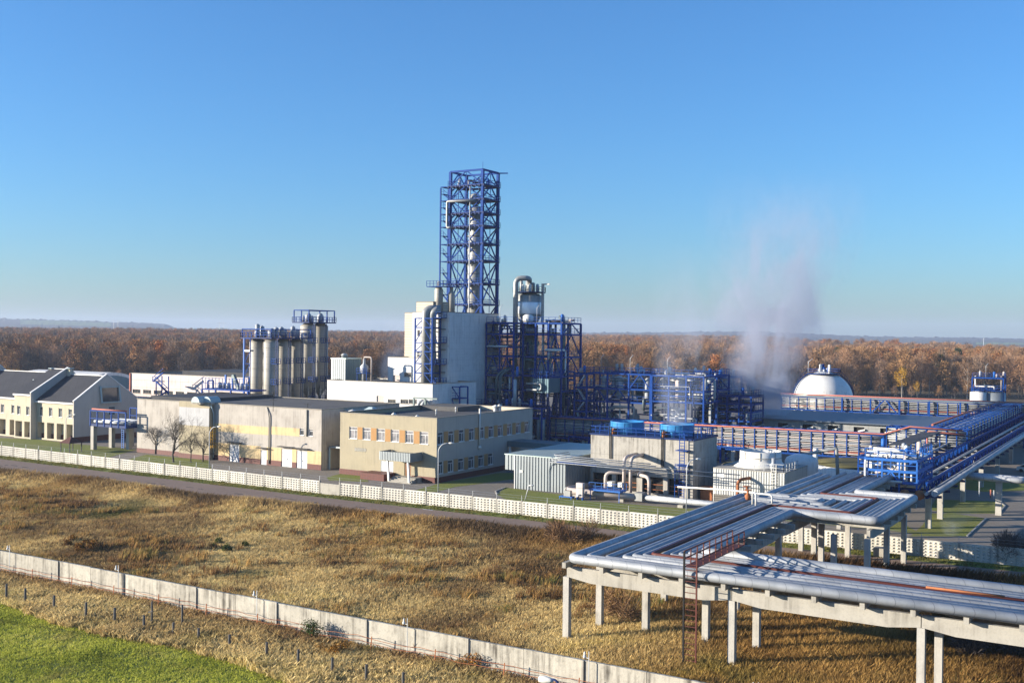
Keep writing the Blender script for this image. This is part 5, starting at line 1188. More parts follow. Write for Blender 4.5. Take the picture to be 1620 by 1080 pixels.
r = thing('blue_pump_pipe', 'pale blue vertical pipe with a bright top at the foot of the big vessel', 'pipe', (U(831), fy0-4.3, 0)); MB().tube([(U(831), fy0-4.3, uz(640)), (U(831), fy0-4.3, uz(598))], .4, 10).build('shaft', 'lamp_grey', r); MB().tube([(U(834), fy0-4.2, uz(594)), (U(834), fy0-4.2, uz(578))], .28, 8).build('top', 'sky_steel', r)
# dark vessel drums seen through
for k, (px, a, b, rr, lb) in enumerate(((781, 636, 594, 2.0, 'squat dark green drum behind the left blue frame'), (838, 579, 515, 1.9, 'slim dark green column lower down in the big vessel frame'))):
    P2 = dep(px, 247 if k == 0 else 244); r = thing('dark_drum', lb, 'drum', (P2[0], P2[1], 0)); MB().lathe(P2[0], P2[1], [(rr*.6, zat(P2[0], P2[1], a)-2), (rr, zat(P2[0], P2[1], a)), (rr, zat(P2[0], P2[1], b)), (rr*.5, zat(P2[0], P2[1], b)+.8), (.1, zat(P2[0], P2[1], b)+1)], 18).build('shell', 'vessel_dark', r)
# air cooler box
bx0, bx1 = U(852), U(877); byy = fy0-2.5; r = thing('air_cooler', 'long dark teal corrugated air cooler box raised on blue legs', 'air cooler', (bx0, byy, 0)); bz0, bz1 = uz(617.5), uz(596); yb3 = along((bx1, 0, 15), 885.5, 1)
mb = MB(); mb.corrug((bx0, byy), X1, bx1-bx0, bz0, bz1, (0, -1), .5, .08); mb.corrug((bx1, byy), YP, yb3-byy, bz0, bz1, (1, 0), .5, .08); mb.box(bx0+.02, byy+.02, bz0+.02, bx1-.02, yb3, bz1-.02); mb.build('casing', 'corrugated_blue', r)
for x_ in (bx0+.4, bx1-.4):
    for y_ in (byy+.4, yb3-.4): MB().beam((x_, y_, 0), (x_, y_, bz0), .3).build('leg', 'navy_steel', r)
MB().tube([(bx0-1.2, byy-.6, bz0+.6), (bx0+2.5, byy-.6, bz0+.6), (bx0+2.5, byy-.6, bz0+1.9), (bx0-1.2, byy-.6, bz0+1.9)], .22, 8, bend=.6).build('coil', 'vessel_grey', r)
MB().rail([(bx0, byy, bz1+.02), (bx1, byy, bz1+.02), (bx1, yb3, bz1+.02)], 1.5, .5, .09).build('railing', 'blue_steel', r)
# low steel lines between the big frames and the next unit (x 880..925)
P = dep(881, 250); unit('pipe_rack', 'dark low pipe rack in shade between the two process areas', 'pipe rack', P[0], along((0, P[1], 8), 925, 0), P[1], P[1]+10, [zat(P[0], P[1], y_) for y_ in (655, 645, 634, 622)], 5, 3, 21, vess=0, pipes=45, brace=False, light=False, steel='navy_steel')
P = dep(886, 246); unit('steel_trestle', 'small light blue trestle frame right of the air cooler', 'frame', P[0], along((0, P[1], 8), 898, 0), P[1], P[1]+3, [zat(P[0], P[1], 601), zat(P[0], P[1], 588)], 2, 2, 22, vess=0, pipes=4, brace=False, light=False)
# middle process structure
P = dep(929, 238); mx0, my0 = P[0], P[1]; M_ = lambda px: along((0, my0, 10), px, 0); mz = lambda py, px=1000: zat(M_(px), my0, py)
unit('process_structure', 'wide open blue steel structure full of grey vessels and pipes, left half', 'process structure', mx0, M_(1029), my0, my0+13, [mz(637), mz(616), mz(592)], 4, 3, 31, vess=24, pipes=98, post=.36, deck=False)
unit('process_structure', 'wide open blue steel structure half veiled by steam, right half', 'process structure', M_(1031), M_(1113), my0, my0+15, [mz(636, 1070), mz(618.5, 1070), mz(595, 1070), ], 4, 3, 32, vess=22, pipes=98, post=.34, deck=False)
P2 = dep(910, 236); r = unit('stair_tower', 'tall blue stair tower with zigzag flights at the left end of the blue structure', 'stair tower', P2[0], along((0, P2[1], 10), 928, 0), P2[1], P2[1]+3.5, [zat(P2[0], P2[1], v) for v in (650, 633, 612.5, 591)], 2, 2, 33, vess=0, pipes=0, brace=False, light=False)
xw = along((0, P2[1], 10), 928, 0); zz = [0]+[zat(P2[0], P2[1], v) for v in (650, 633, 612.5, 591)]
for k in range(4): a, b = (P2[0]+.5, xw-.5) if k % 2 else (xw-.5, P2[0]+.5); MB().beam((a, P2[1]+.4, zz[k]), (b, P2[1]+.4, zz[k+1]), .5, .3).build('flight', 'lamp_grey', r)
P3 = dep(1117, 250); unit('process_structure', 'narrow dark blue structure with white filters on top at the right end', 'process structure', P3[0], along((0, P3[1], 10), 1152, 0), P3[1], P3[1]+9, [zat(P3[0], P3[1], v) for v in (644, 620, 596)], 3, 2, 34, vess=7, pipes=60)
P3 = dep(1096, 236); unit('pipe_rack', 'dark blue densely piped rack right of the steam veiled structure', 'pipe rack', P3[0], along((0, P3[1], 8), 1188, 0), P3[1], P3[1]+8, [zat(P3[0], P3[1], v) for v in (662, 648, 636, 624)], 6, 2, 35, vess=0, pipes=60, brace=False, light=False, steel='blue_steel')
P3 = dep(965, 226); unit('pump_row', 'row of low pumps and drums behind the long rack', 'pump row', P3[0]-9, along((0, P3[1], 2), 1180, 0), P3[1]-1, P3[1]+2, [3.2], 9, 2, 36, vess=16, pipes=40, brace=False, light=False)

# ================================================================ long racks
def rack(name, label, x0, x1, y0, y1, z0, z1, nb, rows, cols, seed, legs=None, red=True, foot=None, red_label=''):
    """a rack running along X: bottom truss chord, posts, stacked pipes"""
    rg = np.random.default_rng(seed); root = thing(name, label, 'pipe rack', ((x0+x1)/2, y0, 0)); xs = np.linspace(x0, x1, nb+1)
    for x in xs:
        MB().beam((x, y0, z0), (x, y0, z1), .17).beam((x, y1, z0), (x, y1, z1), .16).beam((x, y0, z1), (x, y1, z1), .2).beam((x, y0, z0), (x, y1, z0), .3).build('rib', 'blue_steel', root)
    for y in (y0, y1): MB().beam((x0, y, z0-.1), (x1, y, z0-.1), .25, .3).build('chord', 'blue_steel', root); MB().beam((x0, y, z1), (x1, y, z1), .22).build('chord', 'blue_steel', root)
    lg = xs[::3] if legs is None else legs
    for x in lg:
        MB().box(x-.35, y0+.1, 0, x+.35, y0+.8, z0-.4).box(x-.35, y1-.8, 0, x+.35, y1-.1, z0-.4).build('column', 'column_concrete', root)
    grp = label.split(',')[0]
    ms = ['vessel_grey', 'pipe_grey', 'pipe_grey', 'pipe_grey', 'vessel_grey', 'pipe_beige']
    for i in range(rows):
        z = z0+.45+(z1-z0-.7)*i/(rows-1); 
        MB().box(x0, y0+.05, z-.2, x1, y1-.05, z-.14).build('shelf', 'navy_steel', root) if i % 4 == 3 else None
        for j in range(cols):
            rr = rg.choice([.10, .12, .15, .18]); y = y0+.2+(y1-y0-.4)*j/max(1, cols-1)+rg.uniform(-.1, .1); m_ = 'red_pipe' if (i == 1 and j == 0) else ms[rg.integers(len(ms))]
            pts = [(x0, y, z), (x1, y, z)]
            if j == 0: pts = [(x, y, z+rg.uniform(-.05, .05)) for x in np.linspace(x0, x1, nb//2+1)]
            MB().tube(pts, rr, 6).build('pipe', m_, root)
    return root
R5Y = 203.0; R5x0 = along((0, R5Y, 8), 838, 0); R5x1 = along((0, R5Y, 8), 1398, 0); R5xe = along((0, R5Y, 8), 1530, 0)
z5t = zat(along((0, R5Y, 8), 1250, 0), R5Y, 678); z5b = zat(along((0, R5Y, 8), 1250, 0), R5Y, 716)
rack('pipe_rack', 'long blue rack of stacked pipes running behind the cooling towers', R5x0, R5x1, R5Y, R5Y+4, z5b, z5t-.3, 34, 12, 2, 51)
z6 = zat(along((0, R5Y, 9), 1440, 0), R5Y, 677)
rack('pipe_rack', 'raised right end of the long stacked pipe rack, joining the sloping rack', R5x1+.5, R5xe, R5Y, R5Y+4, z5b-.2, z6, 8, 13, 2, 52)
za = zat(R5x0, R5Y, 658.5); zb = zat(R5x1, R5Y, 686.5)
xk = along((0, R5Y, 8), 1440, 0); xk2 = along((0, R5Y, 8), 1522, 0)
pipe('red_main', 'salmon red pipe along the top of the long stacked rack', [(R5x0, R5Y-.3, za), (R5x1, R5Y-.3, zb), (xk, R5Y-.3, zat(xk, R5Y, 674.5)), (xk2, R5Y-.3, zat(xk2, R5Y, 681))], .14, 'red_pipe', 0)
xk3 = along((0, R5Y-3, 8), 1441, 0)
pipe('red_main', 'salmon red pipe stepping down from the raised rack end to the ground', [(xk2+.5, R5Y-1, z6-.6), (along((0, R5Y-1, 8), 1467, 0), R5Y-1, z6-.3), (along((0, R5Y-1, 8), 1467, 0), R5Y-1, z6-4.2), (xk3, R5Y-3, z6-4.6), (xk3, R5Y-3, 1)], .16, 'red_pipe', .5)
# rear rack
R6Y = 298.0; a6 = along((0, R6Y, 8), 1236, 0); b6 = along((0, R6Y, 8), 1700, 0)
rt = zat(along((0, R6Y, 8), 1400, 0), R6Y, 633); rb = zat(along((0, R6Y, 8), 1400, 0), R6Y, 653)
r6 = rack('pipe_rack', 'far blue rack with crossed braces in front of the autumn wood', a6, b6, R6Y, R6Y+4, rb, rt, 30, 7, 2, 53)
MB().box(a6, R6Y-.4, rt+.15, b6, R6Y+4.4, rt+.45).build('canopy', 'corrugated', r6)
for px in (1332, 1377, 1423, 1470, 1519, 1568): x = along((0, R6Y-1, 5), px, 0); MB().beam((x, R6Y-1, 0), (x, R6Y-1, rt+.3), .4).build('post', 'blue_steel', r6)
for pa, pb in ((1379, 1398), (1419, 1402)): MB().beam((along((0, R6Y-1, 5), pa, 0), R6Y-1, rb), (along((0, R6Y-1, 5), pb, 0), R6Y-1, rt), .3).build('brace', 'blue_steel', r6)
pipe('red_main', 'salmon red pipe along the top of the far rack before the wood', [(a6, R6Y-.6, rt+.8), (b6, R6Y-.6, rt+.8)], .16, 'red_pipe', 0)
# drums under the far rack
for k in range(8):
    x = along((0, 286, 2), 1345+k*27, 0); r = thing('storage_drum', 'small pale drum in the row below the far blue rack', 'drum', (x, 286, 0), 'pale drums below the far rack')
    MB().lathe(x, 286, [(.9, 0), (.9, 2.6), (.6, 3.0), (.05, 3.1)], 12).build('shell', 'tank_white', r)
P3 = dep(1336, 268); unit('pump_row', 'cluttered blue pump row between the long shed and the far rack', 'pump row', P3[0], P3[0]+50, P3[1], P3[1]+4, [2.4], 12, 2, 54, vess=18, pipes=50, brace=False, light=False)
# long open shed
sy0 = 230.0; a_ = along((0, sy0, 6.2), 1165, 0); b_ = along((0, sy0, 6.2), 1546, 0); ez_ = zat(along((0, sy0, 6), 1380, 0), sy0, 671)
r = thing('long_shed', 'long slate grey roofed shed with dark bays behind the stacked rack', 'shed', ((a_+b_)/2, sy0, 0))
yb4 = sy0+17; mb = MB(); mb.prism([(a_, sy0-1.2, ez_), (b_, sy0-1.2, ez_), (b_, yb4, ez_+.8), (a_, yb4, ez_+.8)], (0, 0, .25)); mb.build('roof', 'slate_roof', r)
hs = []; x = 4.0
while x < b_-a_-6: hs.append((x, x+2.2, .1, ez_-.7)); x += 5.4
MB().wall((a_, sy0), X1, (0, -1), b_-a_, 0, ez_-.1, hs, .4).build('wall', 'vessel_grey', r)
MB().box(a_+.3, sy0+.42, 0, b_-.3, yb4-.3, ez_-.15).build('interior', 'dark_opening', r)
for h in hs: MB().beam((a_+h[0]+1.0, sy0-.1, ez_-1.6), (a_+h[0]+2.4, sy0-.3, ez_-1.2), .3).build('bay_lamp', 'white_paint', r)
# sphere tank
P = dep(1303.5, 305); x, y = P[0], P[1]; Rr = 46/1700*305; zc = zat(x, y, 588)-Rr+.1
r = thing('sphere_tank', 'big cream spherical tank with a blue railed crown platform', 'tank', (x, y, 0))
pr = [(max(.01, Rr*math.cos(t)), zc+Rr*math.sin(t)) for t in np.linspace(-math.pi/2, math.pi/2, 25)]; MB().lathe(x, y, pr, 44).build('shell', 'tank_white', r)
for k in range(8): t = 2*math.pi*k/8; MB().beam((x+Rr*.98*math.cos(t), y+Rr*.98*math.sin(t), 0), (x+Rr*.98*math.cos(t), y+Rr*.98*math.sin(t), zc), .6).build('leg', 'concrete', r)
zt_ = zc+Rr+.1; MB().lathe(x, y, [(4.6, zt_-.9), (4.6, zt_-.6)], 24).build('crown_platform', 'navy_steel', r)
MB().rail([(x+4.6*math.cos(t), y+4.6*math.sin(t), zt_-.6) for t in np.linspace(0, 2*math.pi, 17)], 1.2, 1.2, .1).build('railing', 'blue_steel', r)
for k in range(9): t = RNG.uniform(0, 6.28); q = RNG.uniform(0, 3); hh = RNG.uniform(.8, 2.3); MB().lathe(x+q*math.cos(t), y+q*math.sin(t), [(.3, zt_-.6), (.4, zt_-.3), (.4, zt_+hh-.4), (.1, zt_+hh-.2)], 8).build('valve', ('tank_white', 'cladding', 'blue_steel')[k % 3], r)
mb = MB(); rx, ry = RT[0], RT[1]
for s in (-1, 1):
    prev = None
    for t in np.linspace(1.05, .1, 9):
        q = (x+s*rx*(Rr+.5)*math.cos(t), y+s*ry*(Rr+.5)*math.cos(t), zc+(Rr+.5)*math.sin(t))
        if prev: mb.beam(prev, q, .9, .2); mb.beam((prev[0], prev[1], prev[2]+1), (q[0], q[1], q[2]+1), .1); mb.beam(q, (q[0], q[1], q[2]+1), .1)
        prev = q
mb.build('curved_stair', 'navy_steel', r)
MB().lathe(x, y, [(Rr*1.0, zc-1.2+2.6), (Rr*1.02, zc+1.5), (Rr*.99, zc+1.6)], 44).build('ring_pipe', 'orange_rust', r)
MB().tube([(x-3.5, y-3, zt_-.6), (x-3.5, y-3, zt_+2.6), (x-2.2, y-3, zt_+3.6)], .09, 6).build('light_mast', 'lamp_grey', r)
# far right small tanks with frame
P = dep(1548, 300); unit('tank_gantry', 'small blue steel frame over pale tanks at the edge of the autumn wood', 'frame', P[0]-1.5, P[0]+6.5, P[1], P[1]+5, [zat(P[0], P[1], 617), zat(P[0], P[1], 597.5)], 2, 2, 61, vess=0, pipes=10, brace=False)
for k, (px, yt, rr, m_, lb) in enumerate(((1549, 620, 2.2, 'tank_white', 'cream tank at the left under the small blue frame'), (1575, 621, 2.8, 'corrugated', 'grey blue tank at the right of the small blue frame'))):
    P2 = dep(px, 299); r = thing('storage_tank', lb, 'tank', (P2[0], P2[1], 0)); zt_ = zat(P2[0], P2[1], yt); MB().lathe(P2[0], P2[1], [(rr, 0), (rr, zt_), (.1, zt_+.3)], 24).build('shell', m_, r); MB().rail([(P2[0]+rr*math.cos(t), P2[1]+rr*math.sin(t), zt_) for t in np.linspace(0, 6.283, 11)], 1.1, 1, .1).build('railing', 'blue_steel', r)

# ================================================================ sloping blue rack (runs away along Y)
S4X0, S4X1 = -37.5, -25.9
root = thing('steel_bridge', 'heavy blue steel pipe bridge on concrete columns receding at the right', 'pipe bridge', (-28, 150, 0))
ya, yb5 = 143.0, 296.0; zb_, zt_ = 5.0, 6.7
for x in (S4X1, -30.2): 
    mb = MB(); mb.beam((x, ya, zb_), (x, yb5, zb_), .3, .5); mb.beam((x, ya, zt_), (x, yb5, zt_), .3, .3)
    for y in np.arange(ya, yb5, 4): mb.beam((x, y, zb_), (x, y+2, zt_), .16); mb.beam((x, y+2, zt_), (x, y+4, zb_), .16); mb.beam((x, y, zb_), (x, y, zt_), .16)
    mb.build('truss', 'blue_steel', root)
for y in np.arange(ya, yb5, 6): MB().beam((S4X0, y, zb_+.1), (S4X1+1.8, y, zb_+.1), .3).build('crossbeam', 'navy_steel', root)
cols_ = [(1468, 835), (1496, 821), (1530, 793), (1562, 768), (1590, 752)]
c0 = None
ys4 = [149.4, 158, 177, 196, 216, 236]
for y in ys4:
    for x in (-26.8, -35.5):
        MB().box(x-.35, y-.35, 0, x+.35, y+.35, zb_-.25).build('column', 'column_concrete', root)
MB().box(-31.6, ya, zb_+.3, -30.4, yb5, zb_+.38).build('walkway', 'navy_steel', root)
for k in range(9):
    x = S4X0+.5+k*.72 if k < 6 else S4X0+4.6+k*.72; z = zb_+.9+(.35 if k % 2 else 0)
    rr = [.16, .2, .12, .22, .18][k % 5]; MB().tube([(x, 150+RNG.uniform(0, 6), z), (x, yb5, z)], rr, 7).build('pipe', ['pipe_grey', 'cladding', 'pipe_grey', 'vessel_grey'][k % 4], root)
MB().tube([(-24.6, 141, zb_+.75), (-24.6, yb5, zb_+.75)], .42, 12).build('main_pipe', 'cladding', root)
MB().tube([(-25.6, 141, zb_+.6), (-25.6, yb5, zb_+.6)], .2, 8).build('main_pipe', 'cladding', root)
for y in np.arange(205, 296, 4.2): MB().beam((S4X0, y, 6.3), (S4X0, y, 9.0), .2).beam((S4X0, y, 9.0), (-31, y, 9.0), .12).beam((-31, y, 9.0), (-31, y, 5.6), .2).build('portal', 'blue_steel', root)
up = thing('upper_rack', 'dense upper tier of blue and grey pipes on the receding steel bridge', 'pipe rack', (-34, 210, 7))
for i in range(7):
    for j in range(3): MB().tube([(-31.2-j*2.3, 204, 5.8+i*.47), (-31.2-j*2.3, 296, 5.8+i*.47)], [.15, .1, .13, .17][(i+j) % 4], 6).build('pipe', ['pipe_grey', 'cladding', 'vessel_grey', 'pipe_grey', 'blue_steel'][(i*2+j) % 5], up)
pipe('red_main', 'salmon red pipe climbing on the receding steel bridge', [(-36.5, 206, 9.3), (-36.5, 296, 9.3)], .2, 'red_pipe', 0)
# canopy and valve platform at the near end of the bridge
r = thing('pipe_canopy', 'small dark corrugated canopy over valves on the steel bridge', 'canopy', (-35, 185, 8)); a1, a2 = at(1452, 725, 8.6), at(1545, 690, 8.6)
MB().prism([(-37.2, 172, 8.3), (-33.6, 172, 8.7), (-33.6, 199, 8.7), (-37.2, 199, 8.3)], (0, 0, .12)).build('roof', 'roof_dark', r)
for y in (173, 181, 190, 198):
    for x in (-37, -33.8): MB().beam((x, y, 5.4), (x, y, 8.3), .18).build('post', 'blue_steel', r)
unit('valve_station', 'bright blue valve station with white boxes where the silver pipes meet the bridge', 'valve station', -33.4, -27.0, 142.5, 152.5, [6.6, 8.0, 9.4], 4, 3, 71, z0=5.3, vess=0, pipes=42, brace=True, light=False, post=.2, steel='sky_steel', deck=False)
unit('valve_station', 'second blue railed valve deck further up the steel bridge', 'valve station', -37.5, -31.0, 156, 170, [6.8, 8.0], 3, 4, 72, z0=5.4, vess=0, pipes=30, brace=True, light=False, post=.18, steel='blue_steel', deck=False)
for k, (x, y) in enumerate(((-33.0, 143.6), (-30.6, 145), (-29.0, 143.2))): tag(MB().box(x-.5, y-.4, 8.0, x+.5, y+.4, 9.2).build('control_box', 'white_paint', loc=(x, y, 8)), ['white control box at the left end of the bright blue valve station', 'white control box in the middle of the bright blue valve station', 'white control box at the right front of the valve station'][k], 'box')
for k, (x, y) in enumerate(((-28.3, 141.8), (-26.6, 142.2))): tag(MB().lathe(x, y, [(.05, 4.6), (.55, 4.9), (.62, 5.3), (.4, 5.8), (.05, 5.9)], 12).build('round_valve', 'orange_rust', loc=(x, y, 5)), ['left brown round valve under the bright blue valve station', 'right brown round valve under the bright blue valve station'][k], 'valve')
# side arm pipe to the right
pipe('side_pipe', 'flat silver pipe arm branching right from the steel bridge', [(-24.6, 165, 5.3), (-17.2, 165.5, 5.2), (-17.2, 167.2, 5.2), (-24.6, 167.5, 5.3)], .42, 'cladding', .8, seg=12)
tag(MB().box(-20.8, 165.9, 0, -20.0, 166.7, 4.7).build('concrete_column', 'column_concrete', loc=(-20.4, 166.3, 0)), 'lone concrete column under the silver side arm pipe', 'column')
for k, (px, py) in enumerate(((1549, 785), (1567, 787), (1572, 788))):
    c = at(px, py); tag(MB().beam((c[0], c[1], 0), (c[0], c[1], 2.4 if k == 0 else 1.3), .16).build('bollard', 'lamp_grey' if k != 1 else 'red_pipe', loc=(c[0], c[1], 0)), ['tall thin grey post on the lawn right of the bridge', 'short red hydrant post on the lawn right of the bridge', 'short grey post beside the red hydrant post'][k], 'post')

# ================================================================ near trestle with the silver pipes
ZB = 6.75
root = thing('pipe_trestle', 'raised concrete trestle of columns and beams carrying silver pipes over the dry field', 'trestle', (-30, 80, 0))
def colm(x, y, z1, wd=.52): MB().box(x-wd/2, y-wd/2, -.2, x+wd/2, y+wd/2, z1).build('column', 'column_concrete', root)
fr = 76.9; bk = 81.7
cbz = 5.35
for px, yy in ((897, fr), (1158, fr), (1457, fr)): colm(along((0, yy, 2), px, 0), yy, cbz)
for px, yy in ((949, bk), (1022, bk), (1117, bk), (1197, bk), (1485, bk-2)): colm(along((0, yy, 2), px, 0), yy, cbz)
for x in (-3.0, 9.0): colm(x, fr, cbz); colm(x, bk, cbz)
xA, xE, xI = [along((0, fr, 2), p, 0) for p in (897, 1158, 1457)]
xs = [xA, xE, xI, xI+13.7]
for a, b in zip(xs[:-1], xs[1:]):
    for y in (fr, bk):
        # beams deeper in the middle of the span
        m1, m2 = a+2.2, b-2.2
        MB().prism([(a+.03, y-.17, cbz+.02), (m1, y-.17, cbz-.28), (m2, y-.17, cbz-.28), (b-.03, y-.17, cbz+.02), (b-.03, y-.17, cbz+.85), (a+.03, y-.17, cbz+.85)], (0, .34, 0)).build('beam', 'concrete', root)
x = xA+.2
while x < xs[-1]:
    MB().box(x-.17, fr-1.0, cbz+.87, x+.17, 85.2, cbz+1.32).build('crossbeam', 'concrete', root); x += 3.35
# columns of the leg going away (S2), the loop and beyond
def ybeam(x, y0, y1, z0=cbz): MB().prism([(x-.17, y0, z0+.02), (x-.17, y0+2, z0-.2), (x-.17, y1-2, z0-.2), (x-.17, y1, z0+.02), (x-.17, y1, z0+.8), (x-.17, y0, z0+.8)], (.34, 0, 0)).build('beam', 'concrete', root)
for y in (92, 104): 
    for x in (-39.5, -32.6): colm(x, y, cbz)
colm(-39.5, 116, cbz); colm(-32.6, 116.5, cbz)
for x in (-39.5, -32.6): ybeam(x, bk+.4, 92); ybeam(x, 92.1, 104); ybeam(x, 104.1, 116)
for x, y in ((-28.3, 108.2), (-24.9, 107.6), (-24.9, 116), (-24.9, 124.6), (-31, 113.5), (-31, 124.5), (-36.5, 125), (-36.5, 134), (-30.8, 134), (-36.5, 142), (-30.8, 142)): colm(x, y, cbz)
ybeam(-24.9, 107.9, 124.4); ybeam(-31, 113.8, 124.3); ybeam(-36.5, 125.3, 142); ybeam(-30.8, 125.3, 142)
for y in np.arange(88.0, 106.5, 3.2): MB().box(-41.2, y-.16, cbz+.87, -31.0, y+.16, cbz+1.32).build('crossbeam', 'concrete', root)
for y in np.arange(109.0, 126.8, 3.1): MB().box(-40.6, y-.16, cbz+.87, -23.6, y+.16, cbz+1.32).build('crossbeam', 'concrete', root)
for y in np.arange(129.0, 143, 3.1): MB().box(-39.0, y-.16, cbz+.87, -29.4, y+.16, cbz+1.32).build('crossbeam', 'concrete', root)
offs = [(0, .38, 'cladding'), (.98, .33, 'cladding'), (2.05, .24, 'cladding'), (2.6, .14, 'cladding'), (3.12, .24, 'cladding'), (3.72, .27, 'cladding'), (4.32, .25, 'cladding'), (4.84, .17, 'rust_pipe'), (5.42, .24, 'cladding'), (6.0, .22, 'cladding'), (6.55, .24, 'cladding'), (7.15, .26, 'cladding'), (8.1, .42, 'cladding')]
LB = ['outermost silver pipe along the front edge of the trestle, turning at its left corner', 'second thick silver pipe in from the trestle front edge', 'thin silver pipe beside the second thick one on the trestle', 'thinnest silver pipe on the trestle, fourth from the front edge',
      'silver pipe fifth from the front edge of the trestle, beyond the thinnest one', 'silver pipe in the middle of the trestle, two lines before the brown one', 'silver pipe directly beside the brown pipe on its front side', 'dark red brown pipe running the length of the trestle between silver ones', 'silver pipe directly behind the brown pipe on the trestle', 'second silver pipe behind the brown pipe on the trestle', 'third silver pipe behind the brown pipe on the trestle', 'silver pipe just inside the thickest inner pipe of the trestle', 'thickest silver pipe on the inner edge of the trestle bends']
ZP = cbz+1.32
for k, (o, rr, m_) in enumerate(offs):
    z = ZP+rr+.02+(.26 if k == 7 else 0); x0 = -40.7+o; y0 = 76.0+o; Y1 = 116.2-o; Y2 = 118.2+o; XL = -32.2+o; XR = -38.6+o
    endy = 140.8 if k < 2 else 146.0-(.5*(k % 3))
    pts = [(14, y0, z), (x0, y0, z), (x0, Y1, z), (XL, Y1, z), (XL, Y2, z), (XR, Y2, z), (XR, endy, z)]
    if k < 2: pts.append((XR, endy, z-3.0))
    tag(MB().tube(pts, rr, 16, bend=max(.5, rr*1.5)).build('pipe', m_, loc=(x0, y0, z)), LB[k], 'pipe')
# access ladder, bridge over the pipes with rusty rails
xb = along((0, 75.3, 7), 1083, 0); r = thing('pipe_crossover', 'rusty steel ladder and railed footbridge crossing over the trestle pipes', 'ladder', (xb, 75.3, 0))
mb = MB(); mb.beam((xb, 75.2, -.1), (xb, 75.2, 8.9), .13); mb.build('stile', 'dark_opening', r); mb = MB(); mb.beam((xb+1.0, 75.2, -.1), (xb+1.0, 75.2, 8.9), .11)
z = .4
while z < 8.0: mb.beam((xb, 75.2, z), (xb+1.0, 75.2, z), .05); z += .42
mb.build('stile', 'rust_pipe', r)
MB().box(xb, 75.2, 7.75, xb+1.0, 85.6, 7.82).build('deck', 'rust_pipe', r)
for q, xx in enumerate((xb, xb+1.0)): MB().rail([(xx, 75.2, 7.82), (xx, 85.6, 7.82)], 1.1, 1.25, .08).build('railing', 'rust_pipe', r)
pipe('bracket_rod', 'short rusty rod lying on top of the trestle pipes', [(-14.2, 78.6, 7.75), (-9.2, 78.7, 7.75)], .08, 'orange_rust', 0, seg=6)
pipe('small_pipe', 'thin white pipe crossing onto the trestle from the left', [(-47, 112.9, 8.0), (-41, 113.2, 8.1), (-36.0, 112.4, 8.1), (-36.0, 112.4, 7.2)], .1, 'white_paint', .3, seg=8)
pipe('small_pipe', 'thin white hooped pipe standing on the trestle bend', [(-37.5, 110.5, 7.2), (-37.5, 110.5, 8.5), (-36.9, 109.8, 8.5), (-36.9, 109.8, 7.2)], .1, 'white_paint', .3, seg=8)
for k, (x, y) in enumerate(((-39.6, 114.8), (-38.6, 112.2))):
    mb = MB(); mb.lathe(x, y, [(.25, 7.4), (.35, 7.8), (.12, 8.1), (.12, 8.4), (.45, 8.42), (.45, 8.48)], 10); tag(mb.build('valve', 'orange_rust', loc=(x, y, 7.4)), ['rusty handwheel valve at the far corner of the trestle bend', 'rusty handwheel valve nearer on the trestle bend'][k], 'valve')
tag(MB().box(-28.6, 126.4, 0, -27.2, 127.6, 1.0).build('concrete_block', 'concrete', loc=(-28, 127, 0)), 'squat concrete block at the fence under the trestle loop', 'block')
# ================================================================ trees
def leaf_cloud(rg, centres, radii, n, size, long=1.0, sh=.35):
    k = rg.integers(0, len(centres), n); d = rg.normal(size=(n, 3)); d /= np.linalg.norm(d, axis=1)[:, None]
    rr = radii[k]*(rg.random(n)**.45)
    c = centres[k]+d*rr[:, None]*np.array([1, 1, .85])
    a = rg.normal(size=(n, 3)); a /= np.linalg.norm(a, axis=1)[:, None]
    if long > 1: a = a*.5+d*1.0+np.array([0, 0, .5]); a /= np.linalg.norm(a, axis=1)[:, None]
    b = np.cross(a, rg.normal(size=(n, 3))); b /= np.linalg.norm(b, axis=1)[:, None]
    s = size*rg.uniform(.6, 1.4, n)[:, None]
    P = np.stack([c-a*s*long-b*s*.5, c+a*s*long-b*s*.15, c+a*s*long*.8+b*s*.5, c-a*s*long*.6+b*s*.5], 1).reshape(-1, 3)
    t = np.repeat(rg.uniform(.65, 1.3, n), 4)
    F = np.arange(4*n).reshape(n, 4)
    return P, F, t
